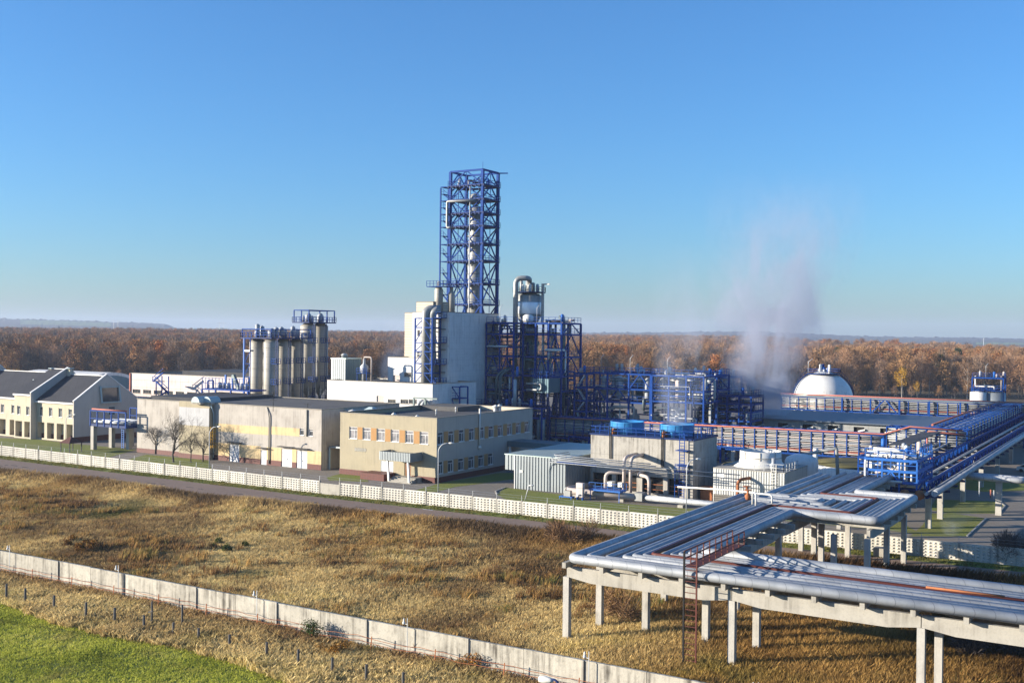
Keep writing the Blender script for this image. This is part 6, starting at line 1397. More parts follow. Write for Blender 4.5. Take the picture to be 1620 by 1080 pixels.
def tree_proto(name, kind, seed, H_=18.0):
    rg = np.random.default_rng(seed)
    bark = 'pale_bark' if kind in ('birch', 'yellow') else 'bark'
    mb = MB(); hb = H_*rg.uniform(.28, .4); lean = rg.uniform(-.5, .5, 2)
    mb.tube([(0, 0, -.4), (lean[0]*.4, lean[1]*.4, hb), (lean[0], lean[1], H_*.72), (lean[0]*1.1, lean[1]*1.1, H_*.93)], [.26, .2, .12, .04], 5, cap=False)
    cs = []; rs_ = []
    W_ = H_*(.24 if kind in ('birch', 'yellow') else .30)
    nb = 15 if kind != 'pine' else 12
    for i in range(nb):
        t = (i+.5)/nb; z = hb+(H_-hb)*t*.93
        if kind == 'pine': wr = W_*.8*(1-t)+.4
        else: wr = W_*math.sin(math.pi*min(1, .22+.78*t)**.9)**.7 if t < .98 else .4
        an_ = i*2.4+rg.uniform(-.5, .5); rad_ = wr*rg.uniform(.35, .8)
        c = np.array([lean[0]*t+rad_*math.cos(an_), lean[1]*t+rad_*math.sin(an_), z+rg.uniform(-.5, .9)])
        mb.tube([(lean[0]*t*.8, lean[1]*t*.8, z-(H_-hb)*.18), tuple(c*np.array([.6, .6, 1])+np.array([0, 0, -.6])), tuple(c+np.array([0, 0, .6]))], [.09, .06, .02], 3, cap=False)
        cs.append(c); rs_.append(rg.uniform(.55, .85)*W_*(.62 if kind != 'pine' else .4))
    cs = np.array(cs); rs_ = np.array(rs_)
    cs = np.concatenate([cs, [[lean[0], lean[1], H_*.85], [lean[0], lean[1], H_*.6]]]); rs_ = np.concatenate([rs_, [W_*.42, W_*.6]])
    if kind in ('oak',): P, F, t = leaf_cloud(rg, cs, rs_, 2200, .24)
    elif kind == 'brown': P, F, t = leaf_cloud(rg, cs, rs_*1.05, 1900, .15, 2.6)
    elif kind == 'pine': P, F, t = leaf_cloud(rg, cs, rs_, 1500, .3)
    elif kind == 'yellow': P, F, t = leaf_cloud(rg, cs, rs_, 1500, .22)
    else: P, F, t = leaf_cloud(rg, cs, rs_*1.1, 1500, .075, 11)
    return mb, bark, P, F, t
LM = {'oak': 'leaf_orange', 'brown': 'leaf_brown', 'bare': 'twig_grey', 'dark': 'twig_dark', 'birch': 'twig_grey', 'pine': 'needle_green', 'yellow': 'leaf_yellow'}
KINDS_ = ['oak', 'oak', 'brown', 'brown', 'bare', 'bare', 'dark', 'dark', 'birch', 'pine', 'yellow']
LABT = {'oak': 'rusty orange leaved oak standing in the front of the autumn wood', 'brown': 'thin brown leaved tree standing in the front of the autumn wood', 'bare': 'leafless grey brown tree standing in the front of the autumn wood',
        'dark': 'dark leafless tree standing in the shaded front of the wood', 'birch': 'leafless tree with a pale trunk in the front of the wood', 'pine': 'dark green pine among the autumn trees', 'yellow': 'slim golden yellow birch at the foot of the autumn wood'}
protos = []; joined = []
hid = bpy.data.collections.new('tree_kinds')
for i, kd in enumerate(KINDS_):
    mb, bark, P, F, t = tree_proto(kd, kd, 100+i)
    protos.append((kd, mb, bark, P, F, t))
    # one joined mesh for the deep wood
    V1 = np.array(mb.v); q = [f for f in mb.f]; me = bpy.data.meshes.new('wood_tree')
    nv = len(V1); me.from_pydata(V1.tolist()+P.tolist(), [], q+[tuple(int(a)+nv for a in f) for f in F]); me.materials.append(MATS[bark]); me.materials.append(MATS[LM[kd]])
    mi = np.zeros(len(q)+len(F), 'i'); mi[len(q):] = 1; me.polygons.foreach_set('material_index', mi)
    ca = me.color_attributes.new('tint', 'FLOAT_COLOR', 'POINT'); c = np.ones((nv+len(P), 4), 'f'); c[nv:, :3] = t[:, None]; ca.data.foreach_set('color', c.ravel()); me.update()
    o = bpy.data.objects.new('wood_tree', me); hid.objects.link(o); joined.append(o)
# individual trees of the front rows
first = {}
def place_tree(i, x, y, sc_, rz, label=None, group=True):
    kd = protos[i][0]
    if i not in first:
        _, mb, bark, P, F, t = protos[i]
        r = thing('pine_tree' if kd == 'pine' else 'birch_tree' if kd in ('birch', 'yellow') else 'oak_tree' if kd == 'oak' else 'autumn_tree', LABT[kd], 'tree')
        mb.build('trunk', bark, r); o = np_mesh('crown', P, F, LM[kd], r, t); col.objects.link(o); first[i] = r; c = r
    else: c = copy_thing(first[i])
    c.location = (x, y, float(elev(x, y))); c.rotation_euler = (0, 0, rz); c.scale = (sc_,)*3
    c['label'] = label or LABT[kd]
    if group: c['group'] = {'oak': 'orange oaks at the front of the wood', 'brown': 'brown leaved trees at the front of the wood', 'bare': 'leafless trees at the front of the wood', 'dark': 'leafless trees at the wood edge coloured dark as shade', 'birch': 'pale trunked trees at the front of the wood'}.get(kd, 'trees')
    elif 'group' in c: del c['group']
    return c
rg = np.random.default_rng(5)
def pick(px, z, rg):
    left = px < 640; u = rg.random()
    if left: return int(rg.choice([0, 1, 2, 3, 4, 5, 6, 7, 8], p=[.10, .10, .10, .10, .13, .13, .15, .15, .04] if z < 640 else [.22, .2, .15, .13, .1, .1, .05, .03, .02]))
    return int(rg.choice([0, 1, 2, 3, 4, 5, 8], p=[.04, .04, .17, .17, .19, .19, .20] if z < 620 else [.08, .08, .22, .20, .16, .14, .12]))
px = -40.0; n_ind = 0
while px < 1660:
    for row in range(2):
        z = (478 if px < 640 else 452)+row*16+rg.uniform(-6, 6)
        P = dep(px+row*7+rg.uniform(-4, 4), z)
        if 640 < px < 875: continue
        kd = pick(px, z, rg); place_tree(kd, P[0], P[1], rg.uniform(.8, 1.12)*(1 if row else .92), rg.uniform(0, 6.28)); n_ind += 1
    px += rg.uniform(15, 24)
for px_, z, s, kd, lb in ((1428, 440, .72, 10, 'slim golden yellow birch at the foot of the autumn wood, behind the far rack'), (1452, 446, .38, 10, 'small golden yellow sapling right of the yellow birch'), (1487, 470, 1.04, 9, 'small dark green spruce among the orange trees at right'),
                          (1515, 560, 1.15, 9, 'broad dark green pine on the crest of the wood at right'), (1324, 640, 1.1, 9, 'dark green pine far back above the spherical tank')):
    P = dep(px_, z); place_tree(kd, P[0], P[1], s, 1.0, lb, False)
for px_, z, s, lb in ((8, 400, .50, 'yellow green tree at the left edge behind the gabled building'), (27, 410, .46, 'smaller yellow green tree beside the left edge tree'), (-20, 395, .55, 'yellow green tree cut by the left picture edge')):
    P = dep(px_, z); c = place_tree(10, P[0], P[1], s*1.15, .5, lb, False)
for px_, z, s, kd, lb in ((345, 395, .62, 4, 'round bare tree alone in front of the wood behind the panelled hall'), (321, 400, .42, 2, 'small orange brown tree left of the round bare tree'), (376, 402, .5, 2, 'small brown tree between the round bare tree and the silos'), (592, 360, .34, 2, 'small brown tree near the penthouse before the wood'), (572, 330, .42, 10, 'small golden tree behind the corrugated penthouse')):
    P = dep(px_, z); place_tree(kd, P[0], P[1], s, .5, lb, False)

# the deep wood: one mass, tree meshes scattered on points
pts = []; ki = []; scs = []
rg = np.random.default_rng(9)
for z in [446, 452, 458, 470, 480, 490]+list(np.arange(505, 1100, 8.5))+list(np.arange(1100, 2700, 13)):
    stp = 9.0 if z < 1100 else 13.0
    half = z*.62
    for lat in np.arange(-half, half, stp):
        jx = lat+rg.uniform(-.45, .45)*stp; zz = z+rg.uniform(-.45, .45)*8
        ppx = 810+jx*FOC/zz; P = dep(ppx, zz)
        if z < 560 and 640 < ppx < 875 and False: continue
        if zz > np.interp(ppx, [0, 640, 1000, 1300, 1620], [2400, 2600, 2600, 1250, 950]): continue
        if z < 500 and (640 < ppx < 875 or (ppx < 640 and z < 465)): continue
        pts.append((P[0], P[1], float(elev(P[0], P[1]))-.3)); ki.append(pick(ppx, zz, rg)); 
        patch = math.sin(P[0]*.011+1)*math.sin(P[1]*.009); pc = math.sin(P[0]*.023+2)*math.sin(P[1]*.019+P[0]*.006)+.4*math.sin(P[0]*.05)
        if pc > .45: ki[-1] = int(rg.choice([0, 1, 2, 3], p=[.4, .35, .15, .1]))
        elif pc < -.5: ki[-1] = int(rg.choice([4, 5, 6, 8, 2]))
        s = (rg.uniform(.72, 1.2)+.10*patch) if z > 500 else rg.uniform(.22, .5)
        if ppx > 640: s *= .93
        if z > 1100: s *= 1.05
        scs.append(s)
pts = np.array(pts, 'f'); ki = np.array(ki, 'i'); scs = np.array(scs, 'f')
me = bpy.data.meshes.new('wood'); me.vertices.add(len(pts)); me.vertices.foreach_set('co', pts.ravel())
for nm, ty, ar in (('kind_index', 'INT', ki), ('size', 'FLOAT', scs), ('spin', 'FLOAT', rg.uniform(0, 6.28, len(pts)).astype('f'))):
    a = me.attributes.new(nm, ty, 'POINT'); a.data.foreach_set('value', ar)
wood = bpy.data.objects.new('autumn_wood', me); col.objects.link(wood); tag(wood, 'dense autumn wood of orange, brown and leafless trees filling the plain behind the plant', 'wood', kind='stuff')
ng = bpy.data.node_groups.new('wood_scatter', 'GeometryNodeTree'); ng.interface.new_socket('Geometry', in_out='INPUT', socket_type='NodeSocketGeometry'); ng.interface.new_socket('Geometry', in_out='OUTPUT', socket_type='NodeSocketGeometry')
N = ng.nodes; gi = N.new('NodeGroupInput'); go = N.new('NodeGroupOutput'); iop = N.new('GeometryNodeInstanceOnPoints'); L = ng.links.new
g2i = N.new('GeometryNodeGeometryToInstance')
for o in reversed(joined):
    oi = N.new('GeometryNodeObjectInfo'); oi.inputs['Object'].default_value = o; oi.inputs['As Instance'].default_value = True; L(oi.outputs['Geometry'], g2i.inputs[0])
def attr(nm, ty):
    a = N.new('GeometryNodeInputNamedAttribute'); a.data_type = ty; a.inputs['Name'].default_value = nm; return a.outputs['Attribute']
m2p = N.new('GeometryNodeMeshToPoints'); L(gi.outputs[0], m2p.inputs[0]); L(m2p.outputs[0], iop.inputs['Points'])
jn = N.new('GeometryNodeJoinGeometry')
N.remove(g2i)
for o in reversed(joined):
    oi = N.new('GeometryNodeObjectInfo'); oi.inputs['Object'].default_value = o; oi.inputs['As Instance'].default_value = True; L(oi.outputs['Geometry'], jn.inputs[0])
L(jn.outputs[0], iop.inputs['Instance']); iop.inputs['Pick Instance'].default_value = True
L(attr('kind_index', 'INT'), iop.inputs['Instance Index'])
cx_ = N.new('ShaderNodeCombineXYZ'); L(attr('spin', 'FLOAT'), cx_.inputs[2]); e2r = N.new('FunctionNodeEulerToRotation'); L(cx_.outputs[0], e2r.inputs[0]); L(e2r.outputs[0], iop.inputs['Rotation'])
c3 = N.new('ShaderNodeCombineXYZ'); s_ = attr('size', 'FLOAT'); [L(s_, c3.inputs[k]) for k in range(3)]; L(c3.outputs[0], iop.inputs['Scale'])
L(iop.outputs[0], go.inputs[0]); md = wood.modifiers.new('scatter', 'NODES'); md.node_group = ng

# bare orchard trees in front of the workshop
def bare_tree(name, label, x, y, H_, seed, m='bark'):
    rg = np.random.default_rng(seed); r = thing(name, label, 'tree', (x, y, 0)); tr = MB(); cr = MB()
    def grow(p, d, ln, rr, lev):
        q = p+d*ln; (tr if lev == 0 else cr).tube([tuple(p), tuple((p+q)/2+rg.normal(size=3)*ln*.05), tuple(q)], [rr, rr*.8, rr*.6], 5 if lev < 2 else 3, cap=False)
        if lev >= 6 or ln < .12: return
        for k in range(rg.integers(3, 5) if lev else 5):
            nd = d+rg.normal(size=3)*.55; nd[2] += .12; nd /= np.linalg.norm(nd); grow(p+d*ln*rg.uniform(.5, 1), nd, ln*rg.uniform(.6, .85), rr*.52, lev+1)
    grow(np.array([x, y, -.1]), np.array([0.02, 0, 1.0]), H_*.3, H_*.02, 0)
    tr.build('trunk', m, r); cr.build('crown', m, r); return r
for px, py, hh, lb in ((245.5, 718, 6.4, 'leftmost bare orchard tree before the workshop wall'), (274.5, 731, 9.6, 'largest bare orchard tree, with a pale forked trunk before the workshop'), (302, 732, 5.6, 'low bare bushy tree right of the largest orchard tree'), (321, 730, 7.4, 'tall thin bare tree beside the workshop downpipe'), (357, 728, 4.2, 'small bare tree in front of the first white workshop door')):
    c = at(px, py); bare_tree('orchard_tree', lb, c[0], c[1], hh*1.2, int(px), 'bark')
# shrubs in the dry field
def shrub(name, label, px, py, w_, h_, m, n=900, long=6, size=.05, seed=1):
    c = at(px, py); rg = np.random.default_rng(seed); k = 7; cs = np.stack([rg.uniform(-w_/2, w_/2, k), rg.uniform(-w_/3, w_/3, k), rg.uniform(.3*h_, .7*h_, k)], 1); rs_ = rg.uniform(.35, .55, k)*h_
    P, F, t = leaf_cloud(rg, cs, rs_, n, size, long); P[:, 2] = np.abs(P[:, 2]); r = thing(name, label, 'shrub', (c[0], c[1], 0)); o = np_mesh('foliage', P, F, m, r, t); col.objects.link(o)
    mb = MB()
    for q in range(9): e = rg.uniform(-1, 1, 2); mb.tube([(c[0]+e[0]*.1, c[1]+e[1]*.1, 0), (c[0]+e[0]*w_*.4, c[1]+e[1]*w_*.3, h_*.8)], [.04, .015], 3, cap=False)
    mb.build('stem', 'bark', r); return r
shrub('willow_shrub', 'big round leafless golden brown shrub beside the road left of the trestle', 905, 862, 6, 3.0, 'leaf_brown', 3000, 9, .04, 2)
shrub('willow_shrub', 'loose leafless shrub between two trestle columns', 985, 985, 4, 2.8, 'leaf_brown', 1500, 9, .035, 3)
shrub('orange_shrub', 'bright orange low shrub in the middle of the left dry field', 118, 868, 6, 1.1, 'bush_orange', 1800, 1, .09, 4)
shrub('orange_shrub', 'small orange shrub beside the road in front of the workshop', 237, 782, 3.2, 1.5, 'bush_orange', 900, 1, .09, 5)
shrub('orange_shrub', 'single orange bush beside the road, right of the field centre', 610, 829, 1.6, 1.6, 'bush_orange', 900, 1, .08, 6)
shrub('orange_shrub', 'yellow orange seedling bush growing in front of the concrete wall', 745, 1060, 1.2, 1.4, 'bush_orange', 500, 1, .06, 7)
shrub('green_shrub', 'dark green spindly bush growing against the concrete wall', 494, 1012, .9, 1.9, 'bush_green', 900, 1, .06, 8)
shrub('orange_shrub', 'amber tuft of bush beneath the concrete wall, left of the seedling bush', 525, 1035, 2.2, 1.1, 'bush_orange', 900, 1, .06, 9)
shrub('green_shrub', 'small dark green bush at the road foot of the trestle loop', 1445, 866, 2.2, 1.1, 'bush_orange', 700, 1, .07, 10)
shrub('dark_shrub', 'tangled dark leafless shrub in the lower right corner under the trestle', 1590, 1050, 6, 2.6, 'twig_dark', 3200, 9, .04, 11)
shrub('dark_shrub', 'dark leafless shrub at the right edge of the road', 1612, 890, 4, 3.6, 'twig_dark', 2600, 9, .045, 12)
shrub('green_shrub', 'dark green patch of low bush in the middle of the dry field', 356, 868, 5, .9, 'bush_green', 1500, 1, .08, 13)

# ================================================================ grasses
def fbm(x, y, s, seed):
    rg = np.random.default_rng(seed); out = 0; 
    for o in range(4):
        for k in range(3):
            th = rg.uniform(0, 6.28); f = s*2**o*rg.uniform(.8, 1.25); out = out+np.sin((x*math.cos(th)+y*math.sin(th))*f+rg.uniform(0, 6.28))/2**(o*.8)
    return out/5.0
def grass(name, label, xy, m, hfun, nb, w_, cfun, seed, lean=.35, spread=.14):
    rg = np.random.default_rng(seed); n = len(xy); k = n*nb
    b = np.repeat(xy, nb, 0)+rg.normal(size=(k, 2))*spread; h = np.repeat(hfun(xy[:, 0], xy[:, 1]), nb)*rg.uniform(.55, 1.15, k)
    th = rg.uniform(0, 6.28, k); ln = rg.normal(size=(k, 2))*lean*h[:, None]+np.array([.10, .06])*h[:, None]
    ww = w_*rg.uniform(.6, 1.5, k); dx = np.cos(th)*ww; dy = np.sin(th)*ww
    z0 = np.zeros(k); V = np.empty((k, 4, 3)); V[:, 0] = np.stack([b[:, 0]-dx, b[:, 1]-dy, z0], 1); V[:, 1] = np.stack([b[:, 0]+dx, b[:, 1]+dy, z0], 1)
    V[:, 2] = np.stack([b[:, 0]+ln[:, 0]*.45+dx*.9, b[:, 1]+ln[:, 1]*.45+dy*.9, h*.6], 1); V[:, 3] = np.stack([b[:, 0]+ln[:, 0], b[:, 1]+ln[:, 1], h], 1)
    F = np.arange(4*k).reshape(k, 4); F = F[:, [0, 1, 2, 3]]
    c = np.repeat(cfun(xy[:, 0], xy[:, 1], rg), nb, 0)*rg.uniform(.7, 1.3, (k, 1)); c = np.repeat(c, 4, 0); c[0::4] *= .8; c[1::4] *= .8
    o = np_mesh(name, V.reshape(-1, 3), F, m, None, c); col.objects.link(o); return tag(o, label, 'grass', kind='stuff')
def plainleaf(name, tr=.25):
    m = bpy.data.materials.new(name); m.use_nodes = True; MATS[name] = m; n = m.node_tree.nodes; L = m.node_tree.links.new; b = n['Principled BSDF']; b.inputs['Roughness'].default_value = .85; b.inputs['Specular IOR Level'].default_value = .15
    a = n.new('ShaderNodeAttribute'); a.attribute_name = 'tint'; L(a.outputs['Color'], b.inputs['Base Color']); t = n.new('ShaderNodeBsdfTranslucent'); L(a.outputs['Color'], t.inputs[0]); mx = n.new('ShaderNodeMixShader'); mx.inputs[0].default_value = .35
    L(b.outputs[0], mx.inputs[1]); L(t.outputs[0], mx.inputs[2]); L(mx.outputs[0], n['Material Output'].inputs[0])
plainleaf('straw')
def pts_in(x0, x1, y0, y1, dens, seed):
    rg = np.random.default_rng(seed); n = int((x1-x0)*(y1-y0)*dens); xy = np.stack([rg.uniform(x0, x1, n), rg.uniform(y0, y1, n)], 1)
    px, py, ww = proj(xy[:, 0], xy[:, 1], 0*xy[:, 0]); return xy[(px > -110) & (px < 1760) & (py < 1220) & (ww > 5)]
def lerpc(cs, t):
    t = np.clip(t, 0, 1)*(len(cs)-1); i = np.minimum(t.astype(int), len(cs)-2); f = (t-i)[:, None]; cs = np.array(cs); return cs[i]*(1-f)+cs[i+1]*f
DRY = [(.13, .085, .045), (.34, .225, .10), (.62, .45, .19), (.82, .64, .30), (.62, .48, .15)]
def near_road(x, y): return np.exp(-((y-(110.3+np.clip((x+111)*.06, 0, 6)))/2.6)**2)
def dry_h(x, y):
    f = fbm(x, y, .16, 1); r = near_road(x, y); rt = np.clip((x+42)/10, 0, 1)
    return np.clip(.50+.36*f+1.0*r+.40*rt, .15, 2.0)
def dry_c(x, y, rg):
    f = fbm(x, y, .13, 2); g = fbm(x, y, .33, 3); r = near_road(x, y)
    t = .46+.50*f+.34*g-.45*r+rg.normal(size=len(x))*.10; c = lerpc(DRY, t)
    o = np.clip(fbm(x, y, .09, 4)*2.2-.75, 0, 1)[:, None]; c = c*(1-o)+np.array([.34, .17, .035])*o
    gr = np.clip(fbm(x, y, .12, 6)*2.4-1.05, 0, 1)[:, None]; c = c*(1-gr)+np.array([.10, .105, .03])*gr
    rt = (np.clip((x+42)/14, 0, 1)*.85)[:, None]; c = c*(1-rt)+c*np.array([.50, .36, .20])*rt; g2 = (np.clip(fbm(x, y, .35, 61)*1.8-.2, 0, 1)*np.clip((x+36)/6, 0, 1)*np.clip((80-y)/6, 0, 1))[:, None]*.6; c = c*(1-g2)+np.array([.24, .24, .05])*g2
    return c
xy = np.concatenate([pts_in(-60, 20, 67.5, 92, 20, 1), pts_in(-130, -60, 67.5, 92, 15, 2), pts_in(-150, 20, 92, 112, 12, 3), pts_in(-240, -130, 80, 112, 8, 4), pts_in(-110, 20, 112, 118, 9, 5)])
lim = np.interp(xy[:, 0], [-235, -170, -111, -60, -15, 60], [111.8, 111, 112.5, 115.5, 117.5, 121]); xy = xy[xy[:, 1] < lim+.3*fbm(xy[:, 0], xy[:, 1], .8, 9)]
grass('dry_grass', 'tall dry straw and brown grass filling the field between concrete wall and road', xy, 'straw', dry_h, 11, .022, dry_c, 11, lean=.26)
# scattered tall weeds and trodden dark clumps
rgw = np.random.default_rng(77); base = xy[(fbm(xy[:, 0], xy[:, 1], .9, 41)+.8*fbm(xy[:, 0], xy[:, 1], .2, 47) > .1)]; ctr = base[rgw.integers(0, len(base), 3400)]; ww_ = np.repeat(ctr, 3, 0)+rgw.normal(size=(10200, 2))*.3
grass('tall_weeds', 'dark brown seed heads and tall weeds dotted in clumps over the dry field', ww_, 'straw', lambda x, y: np.clip(.85+.45*fbm(x, y, .3, 42), .4, 1.6), 6, .028, lambda x, y, rg: lerpc([(.10, .06, .035), (.22, .12, .05), (.42, .25, .08), (.16, .17, .05)], .5+.6*fbm(x, y, .6, 43)+rg.normal(size=len(x))*.15), 44, lean=.2)
# strip between meadow and wall
GE = [at(*p)[:2] for p in ((-120, 915), (0, 956), (80, 985), (170, 1008), (290, 1030), (400, 1060), (470, 1085), (560, 1120), (900, 1250))]
GE = np.array(GE); ge = lambda x: np.interp(x, GE[:, 0], GE[:, 1]) if GE[0, 0] < GE[-1, 0] else np.interp(x, GE[::-1, 0], GE[::-1, 1])
xs2 = pts_in(-130, -20, 40, 66.6, 14, 21); s2 = xs2[xs2[:, 1] > ge(xs2[:, 0])+.5*fbm(xs2[:, 0], xs2[:, 1], .6, 12)]
def strip_c(x, y, rg):
    f = fbm(x, y, .3, 14); c = lerpc(DRY, .6+.35*f+rg.normal(size=len(x))*.12); wl = np.clip(1-(66.3-y)/2.2, 0, 1)[:, None]*.6; c = c*(1-wl)+np.array([.16, .06, .035])*wl
    g = np.clip(fbm(x, y, .5, 15)*1.5-.3, 0, 1)[:, None]*.5; return c*(1-g)+np.array([.20, .20, .03])*g
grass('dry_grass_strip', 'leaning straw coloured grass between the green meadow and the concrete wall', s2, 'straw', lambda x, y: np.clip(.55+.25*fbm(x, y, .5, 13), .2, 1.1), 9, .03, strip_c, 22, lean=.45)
s3 = pts_in(-130, -20, 30, 66, 26, 23); s3 = s3[s3[:, 1] < ge(s3[:, 0])+.8+1.1*fbm(s3[:, 0], s3[:, 1], .9, 51)]
def green_c(x, y, rg):
    f = fbm(x, y, .4, 16); c = lerpc([(.20, .22, .03), (.44, .46, .06), (.62, .60, .11), (.75, .64, .26)], .42+.4*f+rg.normal(size=len(x))*.15)
    c = c*(1-(np.clip(fbm(x, y, .9, 71)*1.6-.35, 0, 1)[:, None]*.55))+np.array([.40, .30, .12])*(np.clip(fbm(x, y, .9, 71)*1.6-.35, 0, 1)[:, None]*.55)
    tr = np.exp(-((y-(54.5+.16*(x+90)))/.28)**2)[:, None]*.8; return c*(1-tr*.55)
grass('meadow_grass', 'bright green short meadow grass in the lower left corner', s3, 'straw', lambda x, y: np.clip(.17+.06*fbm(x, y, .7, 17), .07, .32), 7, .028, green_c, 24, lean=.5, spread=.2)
mg = [(-260, -40), (-20, -40)]+[(float(p[0]), float(p[1])) for p in GE[::-1]]
sheet('meadow', [(p[0], p[1]) for p in mg if True], .02, 'lawn')
# tufts on verge and plant lawns
xv = pts_in(-235, 10, 121, 129, 5, 31); m_ = (xv[:, 1] < np.interp(xv[:, 0], [p[0] for p in FENCE], [p[1] for p in FENCE])-.25) & (xv[:, 1] > np.interp(xv[:, 0], [-235, -170, -111, -60, -15, 14], [125.2, 124.2, 123.4, 124.5, 127.0, 129]))
grass('verge_grass', 'mixed green and yellow grass on the verge below the patterned fence', xv[m_], 'straw', lambda x, y: .22+.08*fbm(x, y, .7, 18), 7, .04, lambda x, y, rg: lerpc([(.09, .11, .02), (.17, .16, .04), (.28, .20, .08)], .45+.5*fbm(x, y, .5, 19)), 32)

# ================================================================ steam
def steam(name, label, base, top, r0, r1, dens, seed, zfade, col_=(.93, .95, 1)):
    """a plume: a closed tapered body around the drifting centre line, filled with broken vapour"""
    base = np.array(base, float); top = np.array(top, float); n = 14; mb = MB(); H_ = top[2]-base[2]
    pts = []; rr = []
    for i in range(n+1): t = i/n; pts.append(tuple(base+(top-base)*np.array([t**1.5, t**1.5, t]))); rr.append((r0+(r1-r0)*t**.8)*1.02)
    mb.tube(pts, rr, 20); 
    m = bpy.data.materials.new(name); m.use_nodes = True; MATS[name] = m; N = m.node_tree.nodes; L = m.node_tree.links.new
    N.remove(N['Principled BSDF']); pv = N.new('ShaderNodeVolumePrincipled'); L(pv.outputs[0], N['Material Output'].inputs['Volume']); pv.inputs['Color'].default_value = (*col_, 1); pv.inputs['Anisotropy'].default_value = .2
    geo = N.new('ShaderNodeNewGeometry'); sep = N.new('ShaderNodeSeparateXYZ'); L(geo.outputs['Position'], sep.inputs[0])
    def M(op, a, b=None):
        x = N.new('ShaderNodeMath'); x.operation = op
        for i, v in enumerate((a, b)):
            if v is None: continue
            if isinstance(v, (int, float)): x.inputs[i].default_value = v
            else: L(v, x.inputs[i])
        return x.outputs[0]
    t = M('DIVIDE', M('SUBTRACT', sep.outputs[2], base[2]), H_); tc = M('MAXIMUM', t, 0.0); tp = M('POWER', tc, 1.5)
    dx = M('SUBTRACT', sep.outputs[0], M('ADD', M('MULTIPLY', tp, top[0]-base[0]), base[0])); dy = M('SUBTRACT', sep.outputs[1], M('ADD', M('MULTIPLY', tp, top[1]-base[1]), base[1]))
    R_ = M('ADD', M('MULTIPLY', M('POWER', tc, .8), r1-r0), r0); d = M('DIVIDE', M('SQRT', M('ADD', M('MULTIPLY', dx, dx), M('MULTIPLY', dy, dy))), R_)
    mp = N.new('ShaderNodeMapping'); L(geo.outputs['Position'], mp.inputs[0]); mp.inputs['Location'].default_value = (seed*3.7, seed, 0); mp.inputs['Scale'].default_value = (1, 1, .55)
    nz = N.new('ShaderNodeTexNoise'); nz.inputs['Scale'].default_value = .15; nz.inputs['Detail'].default_value = 5; nz.inputs['Roughness'].default_value = .6; nz.inputs['Distortion'].default_value = .8; L(mp.outputs[0], nz.inputs['Vector'])
    edge = M('MAXIMUM', M('SUBTRACT', 1.0, M('POWER', d, 1.6)), 0.0); nn = M('MAXIMUM', M('MULTIPLY', M('SUBTRACT', nz.outputs[0], .43), 4.5), 0.0)
    fade = M('POWER', M('MAXIMUM', M('SUBTRACT', 1.0, tc), 0.0), zfade)
    L(M('MULTIPLY', M('MULTIPLY', M('MULTIPLY', edge, nn), fade), dens), pv.inputs['Density'])
    o = mb.build(name, name, loc=tuple(base)); return tag(o, label, 'steam', kind='stuff')
B = (fxm, fym, UH+2.6)
tp = dep(1255, 205); zt_ = zat(tp[0], tp[1], 240)
# the plume hangs behind the long rack, above the white stack's drift line
P1 = dep(1205, 238); steam('steam', 'tall drifting grey white steam plume rising right of the blue structure', (P1[0], P1[1], 5.5), tuple(list(dep(1262, 250)[:2])+[zat(*dep(1262, 250)[:2], 255)]), 5.5, 23, .75, 2, 2.0, (.64, .68, .80))
c0 = (along((0, (TY0+TY1)/2, 11), 1072, 0), (TY0+TY1)/2, TH+1.6); e0 = dep(1110, 172)
steam('steam', 'thin steam veil rising from the right blue fan ring of the cooling tower', c0, (e0[0], e0[1], zat(e0[0], e0[1], 380)), 2.4, 9, .30, 5, 1.3, (.68, .73, .84))
P1 = dep(623, 262); e1 = dep(640, 262); steam('steam', 'small white steam puff left of the white block, before the wood', (P1[0], P1[1], 8), (e1[0], e1[1], zat(e1[0], e1[1], 500)), 2.5, 7, .35, 8, 1.2)
P1 = at(1500, 852); steam('steam', 'wisp of steam over the lawn behind the right part of the patterned fence', (P1[0], P1[1]+2, .2), (P1[0]+1, P1[1]+4, 4.0), 1.0, 3.0, .35, 9, 1.0)

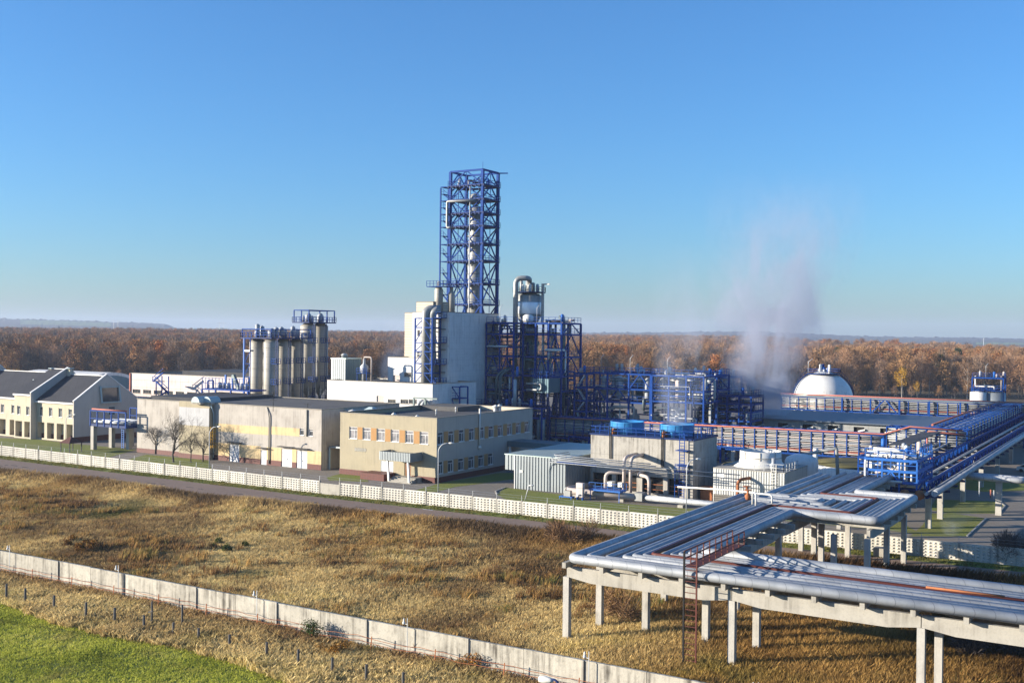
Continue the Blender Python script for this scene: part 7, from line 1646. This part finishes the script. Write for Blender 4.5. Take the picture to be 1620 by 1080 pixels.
# a parked car in the far yard on the right
c = at(1608, 746); x, y = c[0], c[1]; r = thing('parked_car', 'small white parked car in the yard beyond the steel bridge at right', 'car', (x, y, 0))
MB().prism([(x, y, .35), (x+4.2, y, .35), (x+4.2, y, .9), (x+3.3, y, 1.0), (x+2.7, y, 1.45), (x+1.0, y, 1.45), (x+.3, y, .95), (x, y, .85)], (0, 1.7, 0)).build('body', 'white_paint', r)
MB().prism([(x+.55, y-.02, .98), (x+3.1, y-.02, 1.0), (x+2.6, y-.02, 1.38), (x+1.1, y-.02, 1.38)], (0, 1.74, 0)).build('window', 'glass', r)
for xx in (x+.8, x+3.3):
    for yy in (y-.03, y+1.53): MB().tube([(xx, yy, .33), (xx, yy+.2, .33)], .33, 12).build('wheel', 'dark_opening', r)

# ================================================================ pylons on the horizon
for k, (px, y0_, y1_, lb) in enumerate(((350.5, 519, 509, 'tiny lattice power pylon on the horizon left of the silos'), (183, 511, 505, 'tiny lattice power pylon above the far left ridge'), (1556, 547, 535, 'pale thin mast on the hills at far right'))):
    P = dep(px, 3000 if k < 2 else 3100); zb = 4.5; zt_ = zat(P[0], P[1], y1_); r = thing('power_pylon', lb, 'pylon', (P[0], P[1], zb)); mb = MB()
    if k < 2:
        for s in (-6, 6): mb.beam((P[0]+s*RT[0], P[1]+s*RT[1], zb), (P[0]+s*RT[0], P[1]+s*RT[1], zt_), .45)
        mb.beam((P[0]-14*RT[0], P[1]-14*RT[1], zt_-4), (P[0]+14*RT[0], P[1]+14*RT[1], zt_-4), 1.0)
    else: mb.beam((P[0], P[1], zb), (P[0], P[1], zt_), 1.5)
    mb.build('lattice', 'lamp_grey', r)

# ================================================================ haze
mb = MB(); mb.box(-7200, -7200, -1.5, 7200, 7200, 118.0)
m = bpy.data.materials.new('haze'); m.use_nodes = True; MATS['haze'] = m; N = m.node_tree.nodes; N.remove(N['Principled BSDF']); pv = N.new('ShaderNodeVolumePrincipled'); m.node_tree.links.new(pv.outputs[0], N['Material Output'].inputs['Volume'])
pv.inputs['Color'].default_value = (.62, .74, .95, 1); pv.inputs['Density'].default_value = HAZE_DENSITY; pv.inputs['Anisotropy'].default_value = .1
tag(mb.build('haze', 'haze'), kind='stuff')
